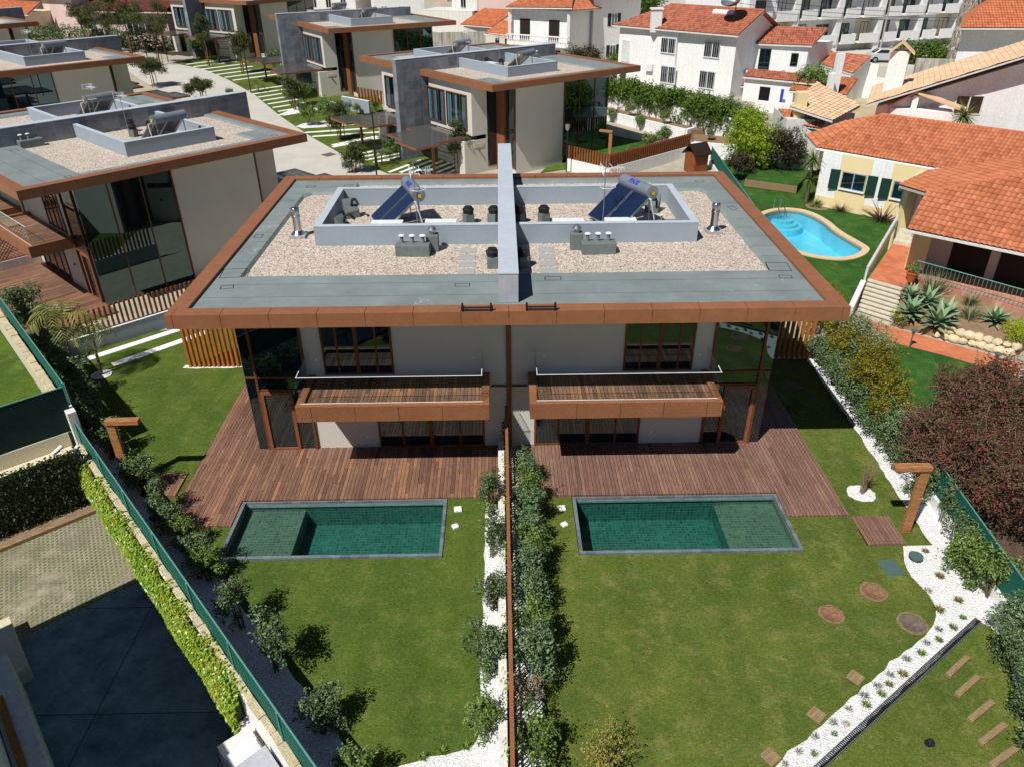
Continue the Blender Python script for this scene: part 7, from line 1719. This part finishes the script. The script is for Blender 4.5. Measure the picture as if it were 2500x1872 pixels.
t = thing('flowering_shrub', 'small shrub dotted with yellow flowers beside the garden stairs', 'shrub', (19.0, 9.55, .2)); put('foliage', leaves(blobset(R, 6, (0, 0, .35), (.3, .3, .15), .25), 700, .07, .04, 79, .5), L_SHRUB2, t); put('flowers', leaves(blobset(R, 6, (0, 0, .42), (.32, .32, .15), .26), 130, .06, .06, 80, .9), L_YFLW, t)
t = thing('flowering_shrub', 'grey-green shrub at the terracotta walk edge above the agaves', 'shrub', (20.0, 11.3, .9)); put('foliage', leaves(blobset(R, 6, (0, 0, .3), (.3, .3, .15), .25), 600, .07, .04, 81, .5), L_LAV, t)
# yucca, purple grasses
yu = blades(120, .85, .055, seed=9, spread=2.3, droop=.5, segs=4, base_r=.04); yu.materials.append(L_YUC)
t = thing('yucca_tree', 'tall yucca with two shaggy heads beside the yellow house', 'yucca', (21.5, 29.3, 0)); m = MB(); m.path([(0, 0, 0), (.05, .1, 1.6), (0, .2, 3.0)], .14, 9, .1); put('trunk', m, BARK, t)
for (z, s, x) in ((3.0, 1.35, 0), (1.7, 1.15, .05)): o = put('leaf_head', yu, None, t); o.location = (x, .15, z); o.scale = (s, s, s * (1 if z > 2 else .9)); o.rotation_euler = (0 if z > 2 else .2, 0, z)
o = put('yucca', yu, None); o.location = (21.9, 28.4, .2); o.scale = (.8, .8, .8); tag(o, 'low yucca clump at the corner of the yellow house', 'yucca')
bed('bark_bed', disc(22.0, 28.4, .8, seed=3), .006, SOIL)
pg = blades(110, 1.0, .035, seed=12, spread=1.2, droop=.6, segs=4, base_r=.15); pg.materials.append(L_PURP)
for (x, y, s, lb) in ((23.2, 27.3, .9, 'small purple-brown spiky clump before the yellow house'), (25.2, 25.3, 1.7, 'large feathery purple-brown clump before the yellow house')):
    o = put('spiky_plant', pg, None); o.location = (x, y, 0); o.scale = (s, s, s); tag(o, lb, 'plant', 'spiky plants by the yellow house')
o = put('yucca', yu, None); o.location = (33.5, 33.3, 5.0); o.scale = (1.7,) * 3; tag(o, 'yucca heads showing above the orange roof before the white villa', 'yucca')
# garden palms left
def palm(name, label, loc, h, nf, L, seed, lean, m=L_PALM, group='young palms on the left lawn', tr=.07):
    R = random.Random(seed); t = thing(name, label, 'palm', loc, 0, group); mb = MB(); top = Vector((lean[0], lean[1], h)); mb.path([(0, 0, 0), (lean[0] * .3, lean[1] * .3, h * .5), top], tr, 8, tr * .6); put('trunk', mb, BARK, t)
    V = []; F = []
    for i in range(nf):
        az = 2 * pi * i / nf + R.uniform(-.3, .3); th = R.uniform(.15, 1.15); p = top.copy(); prev = None; hd = Vector((cos(az), sin(az), 0)); sd = Vector((-sin(az), cos(az), 0)); N = 13
        for k in range(N):
            d = hd * sin(th) + Vector((0, 0, cos(th))); q = p + d * L / N; th += .11 + .02 * k * R.uniform(.6, 1.2)
            for s_ in (-1, 1):
                ll = L * .34 * sin(pi * (k + 1.5) / (N + 2.5)); tip = q + sd * s_ * ll * .8 + d * ll * .55 - Vector((0, 0, ll * .35)); o = len(V); V += [q - d * .02, q + d * .035, tip, tip - d * .01]; F.append((o, o + 1, o + 2, o + 3))
            p = q
    me = bpy.data.meshes.new('fronds'); me.from_pydata([tuple(v) for v in V], [], F); put('fronds', me, m, t)
    return t
palm('garden_palm', 'taller young palm on the left lawn, leaning by the grey wall', (-18.81, 5.48, 0), 2.9, 13, 1.7, 3, (.3, -.1))
palm('garden_palm', 'shorter young palm on the left lawn, next to the taller one', (-17.91, 5.86, 0), 1.9, 11, 1.35, 4, (.1, .1))
# lavender by the far-left wall
R = random.Random(90); t = thing('lavender_bush', 'grey lavender bush along the cream wall at the far left', 'shrub'); bl = [((BP(-12.9, dA - 4.0 - i * .55).x, BP(-12.9, dA - 4.0 - i * .55).y, .35), (.38, .38, .35)) for i in range(8)]; put('foliage', leaves(bl, 3200, .09, .02, 91, .6, 1.0), L_LAV, t)
t = thing('hedge_shrub', 'green hedge at the far left beyond the cream wall', 'shrub'); bl = [((BP(-13.3, dA - 9.0 - i * .6).x, BP(-13.3, dA - 9.0 - i * .6).y, .5), (.5, .5, .6)) for i in range(7)]; put('foliage', leaves(bl, 3000, .1, .06, 92, .5), L_HEDGE, t)
# hedge over the white retaining wall
R = random.Random(95); a = Vector((9.8, 61.2)); b = Vector((20.3, 45.9)); bl = []
for i in range(48): q = a.lerp(b, i / 47); bl.append(((q.x + R.uniform(-.5, .6), q.y + R.uniform(-.5, .5), 3.0 + R.uniform(-.3, .5)), (1.15, 1.15, R.uniform(.75, 1.05)))); bl.append(((q.x - .45, q.y - .35, 2.3 + R.uniform(-.6, .2)), (.4, .4, R.uniform(.4, .8)))) if i % 2 else None
t = thing('hedge', 'long dark hedge trailing over the white retaining wall below the big white house', 'hedge'); put('foliage', leaves(bl, 36000, .2, .13, 96, .55, .4, 1.0), L_HEDGE, t)
# lime tree and dark bushes
R = random.Random(97); tree('lime_green_tree', 'rounded lime-green tree at the right end of the dark hedge', (20.2, 37.6, 0), blobset(R, 22, (0, 0, 2.6), (2.1, 1.9, 1.5), 1.1), 16000, .17, L_LIME, 1.8, .16, 98)
R = random.Random(98); tree('lime_green_tree', 'yellow-green bush top behind the lime tree', (20.6, 42.5, .8), blobset(R, 8, (0, 0, 2.4), (1.6, 1.2, .7), .8), 4000, .17, L_LIME, 1.2, .12, 99)
R = random.Random(99); t = tree('dark_bush', 'dark bronze bush in front of the lime tree, behind the green fence', (18.2, 35.3, 0), blobset(R, 9, (0, 0, 1.3), (.9, .9, .6), .65), 3600, .13, L_DKB, .7, .08, 100, cat='shrub')
R = random.Random(100); t = tree('dark_bush', 'dark purplish bush between the lime tree and the orange roof', (22.0, 35.9, 0), blobset(R, 13, (0, 0, 2.2), (1.3, .9, 1.4), .85), 6500, .15, L_DKB, 1.4, .1, 101, cat='shrub')
R = random.Random(101); tree('round_tree', 'dark round tree behind the nearest rear villa, before the white house', (9.6, 71.5, 1.1), blobset(R, 12, (0, 0, 3.0), (1.9, 1.9, 1.0), 1.1), 6000, .22, L_DKB, 1.6, .15, 102)
tree('round_tree', 'low green hedge tree left of the big white house', (13.2, 71.5, 1.5), blobset(R, 8, (0, 0, 2.2), (1.3, 1.3, .6), .9), 3500, .2, L_HEDGE, 1.2, .12, 103)
tree('orange_tree', 'round green tree between the big white house and the peach roof', (30.0, 53.3, 2.0), blobset(R, 12, (0, 0, 2.5), (1.3, 1.3, 1.1), .95), 5500, .18, L_LIME, 1.2, .14, 104, m if False else 1 and None) if False else tree('orange_tree', 'round green tree between the big white house and the peach roof', (30.0, 53.3, 2.0), blobset(R, 12, (0, 0, 2.5), (1.3, 1.3, 1.1), .95), 5500, .18, L_SHRUB2, 1.2, .14, 104)
t = thing('hedge', 'dark green hedge before the apartment block beside the cars', 'hedge'); put('foliage', leaves([((46.0 + i * .9, 69.4 - i * .3, 4.9), (1.2, 1.2, 1.2)) for i in range(5)], 5000, .24, .15, 105, .6), L_HEDGE, t); m = MB(); m.obox((45.8, 66.0), (53, 63.6), .4, 1.5, 4.6); o = put('stone_wall', m, STAINC); tag(o, 'grey stone wall below the hedge by the parked cars', 'wall')
# tall dead-fronded palm
t = thing('tall_palm', 'tall palm trunk shaggy with grey dead fronds, top right', 'palm', (50.2, 66.9, 3.5)); m = MB(); m.path([(0, 0, 0), (.6, .1, 6), (1.6, .2, 14)], .4, 10, .35); put('trunk', m, BARK, t)
R = random.Random(110); V = []; F = []
for i in range(3600):
    f = R.random(); az = R.uniform(0, 2 * pi); rr = (.55 + .75 * f) * R.uniform(.7, 1.1); c = Vector((.05 + 1.6 * f ** 1.3 + cos(az) * rr, .2 * f + sin(az) * rr, .9 + 12.5 * f)); out = Vector((cos(az), sin(az), .1)); leaf_quad(V, F, c, (out + rvec(R) * .5).normalized(), Vector((cos(az) * .35, sin(az) * .35, -1)) + rvec(R) * .25, R.uniform(.5, 1.1), R.uniform(.07, .16))
me = bpy.data.meshes.new('dead_fronds'); me.from_pydata([tuple(v) for v in V], [], F); put('dead_fronds', me, THATCH, t)
# climbing shrubs and plants of the street side
shrub_proto('street', L_SHRUB2, 2.4, 1.0, 2000, .15, 18, nb=9, low=.5)
shrub_proto('street_b', L_SHRUB, 2.3, 1.1, 2200, .15, 19, nb=9, low=.4)
for (x, y, k, s, lb) in ((-19.1, 54.2, 'street', .95, 'tall leafy shrub on white pebbles by the road, left one'), (-17.4, 55.0, 'street', 1.1, 'tall leafy shrub on white pebbles by the road, middle one'), (-15.9, 55.6, 'street_b', 1.0, 'tall loose shrub on white pebbles by the road, right one'), (-9.5, 41.8, 'street', .8, 'leafy shrub on pebbles behind the lamp, left'), (-8.5, 42.8, 'street', .85, 'leafy shrub on pebbles behind the lamp, right'),
                         (-15.0, 58.7, 'street', .5, 'small round shrub against the grey planter wall, left'), (-13.2, 59.7, 'street', .55, 'small round shrub against the grey planter wall, right'), (-29.4, 82.5, 'street_b', 1.25, 'dark shrub clump before the farthest villa, left'), (-27.4, 82.8, 'street_b', 1.1, 'dark shrub clump before the farthest villa, middle'), (-25.6, 83.4, 'street_b', 1.1, 'dark shrub clump before the farthest villa, right'),
                         (-22.7, 62.8, 'street', .9, 'leafy shrub by the second villa canopy, left'), (-21.4, 63.6, 'street', .95, 'leafy shrub by the second villa canopy, right'), (-43.0, 94, 'street_b', 1.3, 'dark shrub by the farthest villa strips, nearer'), (-41.0, 95.5, 'street_b', 1.3, 'dark shrub by the farthest villa strips, farther'), (-12.5, 38.4, 'street_b', .5, 'small shrub peeping over the middle roof edge'), (-31.5, 60.5, 'street', .7, 'low shrub showing behind the left villa roof'), (-18.2, 31.5, 'street', .75, 'green shrub between the left villa and the middle roof'), (-30.2, 66, 'street_b', .6, 'small grey-green shrub behind the left villa wall')):
    shrub(k, gput(x, y), lb, s, group='street-side shrubs')
for (x, y, z, s, lb) in ((12.6, 54.0, 1.2, .5, 'small shrub on the upper planting terrace, left'), (15.2, 50.2, 1.2, .5, 'small shrub on the upper planting terrace, right'), (18.0, 44.0, 1.0, .5, 'small shrub on the lower terrace, left'), (20.0, 42.4, 1.0, .5, 'small shrub on the lower terrace, right'), (12.5, 42.4, .5, .75, 'bushy plant behind the slatted fence, left'), (14.0, 43.6, .5, .85, 'bushy plant behind the slatted fence, right'), (10.6, 40.6, .5, .45, 'small plant behind the slatted fence corner'), (11.0, 54.6, .3, .7, 'dark climber on the planter wall, left'), (13.2, 51.4, .3, .7, 'dark climber on the planter wall, right')):
    shrub('street', (x, y, z), lb, s, group='terrace plants')
# young pines with stakes
def pine(label, loc, h, cr, n, seed, stakes=True, flat=.6, lean=(0, 0)):
    R = random.Random(seed); bl = []
    for k in range(13):
        f = R.uniform(.48, 1.0); a_ = R.uniform(0, 6.28); q = cr * R.uniform(.15, 1.0) * (1.15 - .75 * abs(f - .68)); bl.append(((lean[0] + q * cos(a_), lean[1] + q * sin(a_), h * f * .95), (cr * R.uniform(.28, .55), cr * R.uniform(.28, .55), h * R.uniform(.04, .09))))
    t = tree('young_pine', label, loc, bl, int(n * 1.9), .30, L_PINE, h * .55, .06 + h * .008, seed, W=.085, shell=.35, group='young street pines', lean=(lean[0] * .5, lean[1] * .5))
    if stakes:
        for k in range(3): a = 2 * pi * k / 3 + .4; m = MB(); m.tube((.38 * cos(a), .38 * sin(a), -.1), (.38 * cos(a), .38 * sin(a), min(1.8, h * .45)), .04, None, 6); put('stake', m, WOODF, t)
    return t
for (x, y, h, cr, n, lb) in ((-15.0, 48.9, 3.0, .85, 1100, 'young staked tree on the lawn before the nearer rear villa'), (-21.9, 61.0, 3.2, 1.1, 1500, 'young staked tree with full crown before the second villa'), (-33.0, 81.0, 5.2, 1.3, 1700, 'tall young staked tree before the farthest villa, right'), (-39.5, 87.5, 6.2, 1.0, 1300, 'tall thin young staked tree before the farthest villa, left'), (-46.3, 88.0, 8.0, 2.0, 2600, 'tall pine with round crown at the road bend'), (-53.5, 96.5, 9.0, 2.9, 4200, 'large loose pine left of the road bend'), (-57.0, 98.5, 8.0, 2.2, 3000, 'pine at the left behind the large loose one'), (-62, 101, 6.5, 1.9, 2400, 'low dark pine next to the dark hedge'), (-41.6, 73.6, 3.2, 1.6, 2000, 'flat-crowned young pine beside the left villas'), (-32.6, 64.2, 2.6, 1.2, 1500, 'small pine showing above the left villa wall'), (-12.0, 38.7, 2.3, .8, 900, 'young pine peeping over the back edge of the middle roof'), (-3.6, 38.5, 4.0, .8, 900, 'tall young staked pine before the entrance of the rear villa')):
    pine(lb, gput(x, y), h, cr, n, int(-x * 7) % 97)
palm('street_palm', 'small yellow-green palm beside the street lamp', gput(-10.1, 40.6), .9, 11, 1.2, 7, (0, 0), m=L_YUC, group='street palms'); palm('street_palm', 'small palm beside the second villa lamp', gput(-28.2, 70.2), .8, 9, 1.2, 8, (0, 0), m=L_YUC, group='street palms')
t = thing('hedge', 'dark hedge behind the left villas at the top left', 'hedge'); put('foliage', leaves([((-76 + i * 1.6, 110.5 - i * .65, 3.5), (1.4, 1.2, 1.6)) for i in range(15)], 8000, .32, .2, 120, .6), L_SHRUB, t)
t = thing('hedge', 'dark hedge along the bend behind the tall pine', 'hedge'); put('foliage', leaves([((-52 + i * 1.3, 100.5 - i * .1, 3.0), (1.2, 1.0, 1.2)) for i in range(11)], 5000, .3, .19, 121, .6), L_SHRUB, t)
for i, (x, y, h) in enumerate(((8, 128, 6), (24, 112, 7), (-24, 150, 8), (44, 100, 6))):
    R = random.Random(130 + i); tree('distant_tree', ('green tree among the far roofs, right of the pink house', 'green tree behind the big white house', 'green tree on the skyline left of centre', 'green tree left of the apartment block')[i], (x, y, g(y)), blobset(R, 9, (0, 0, h * .7), (2, 2, 1.2), 1.5), 3000, .4, L_HEDGE, h * .4, .25, 131 + i, group='distant trees')
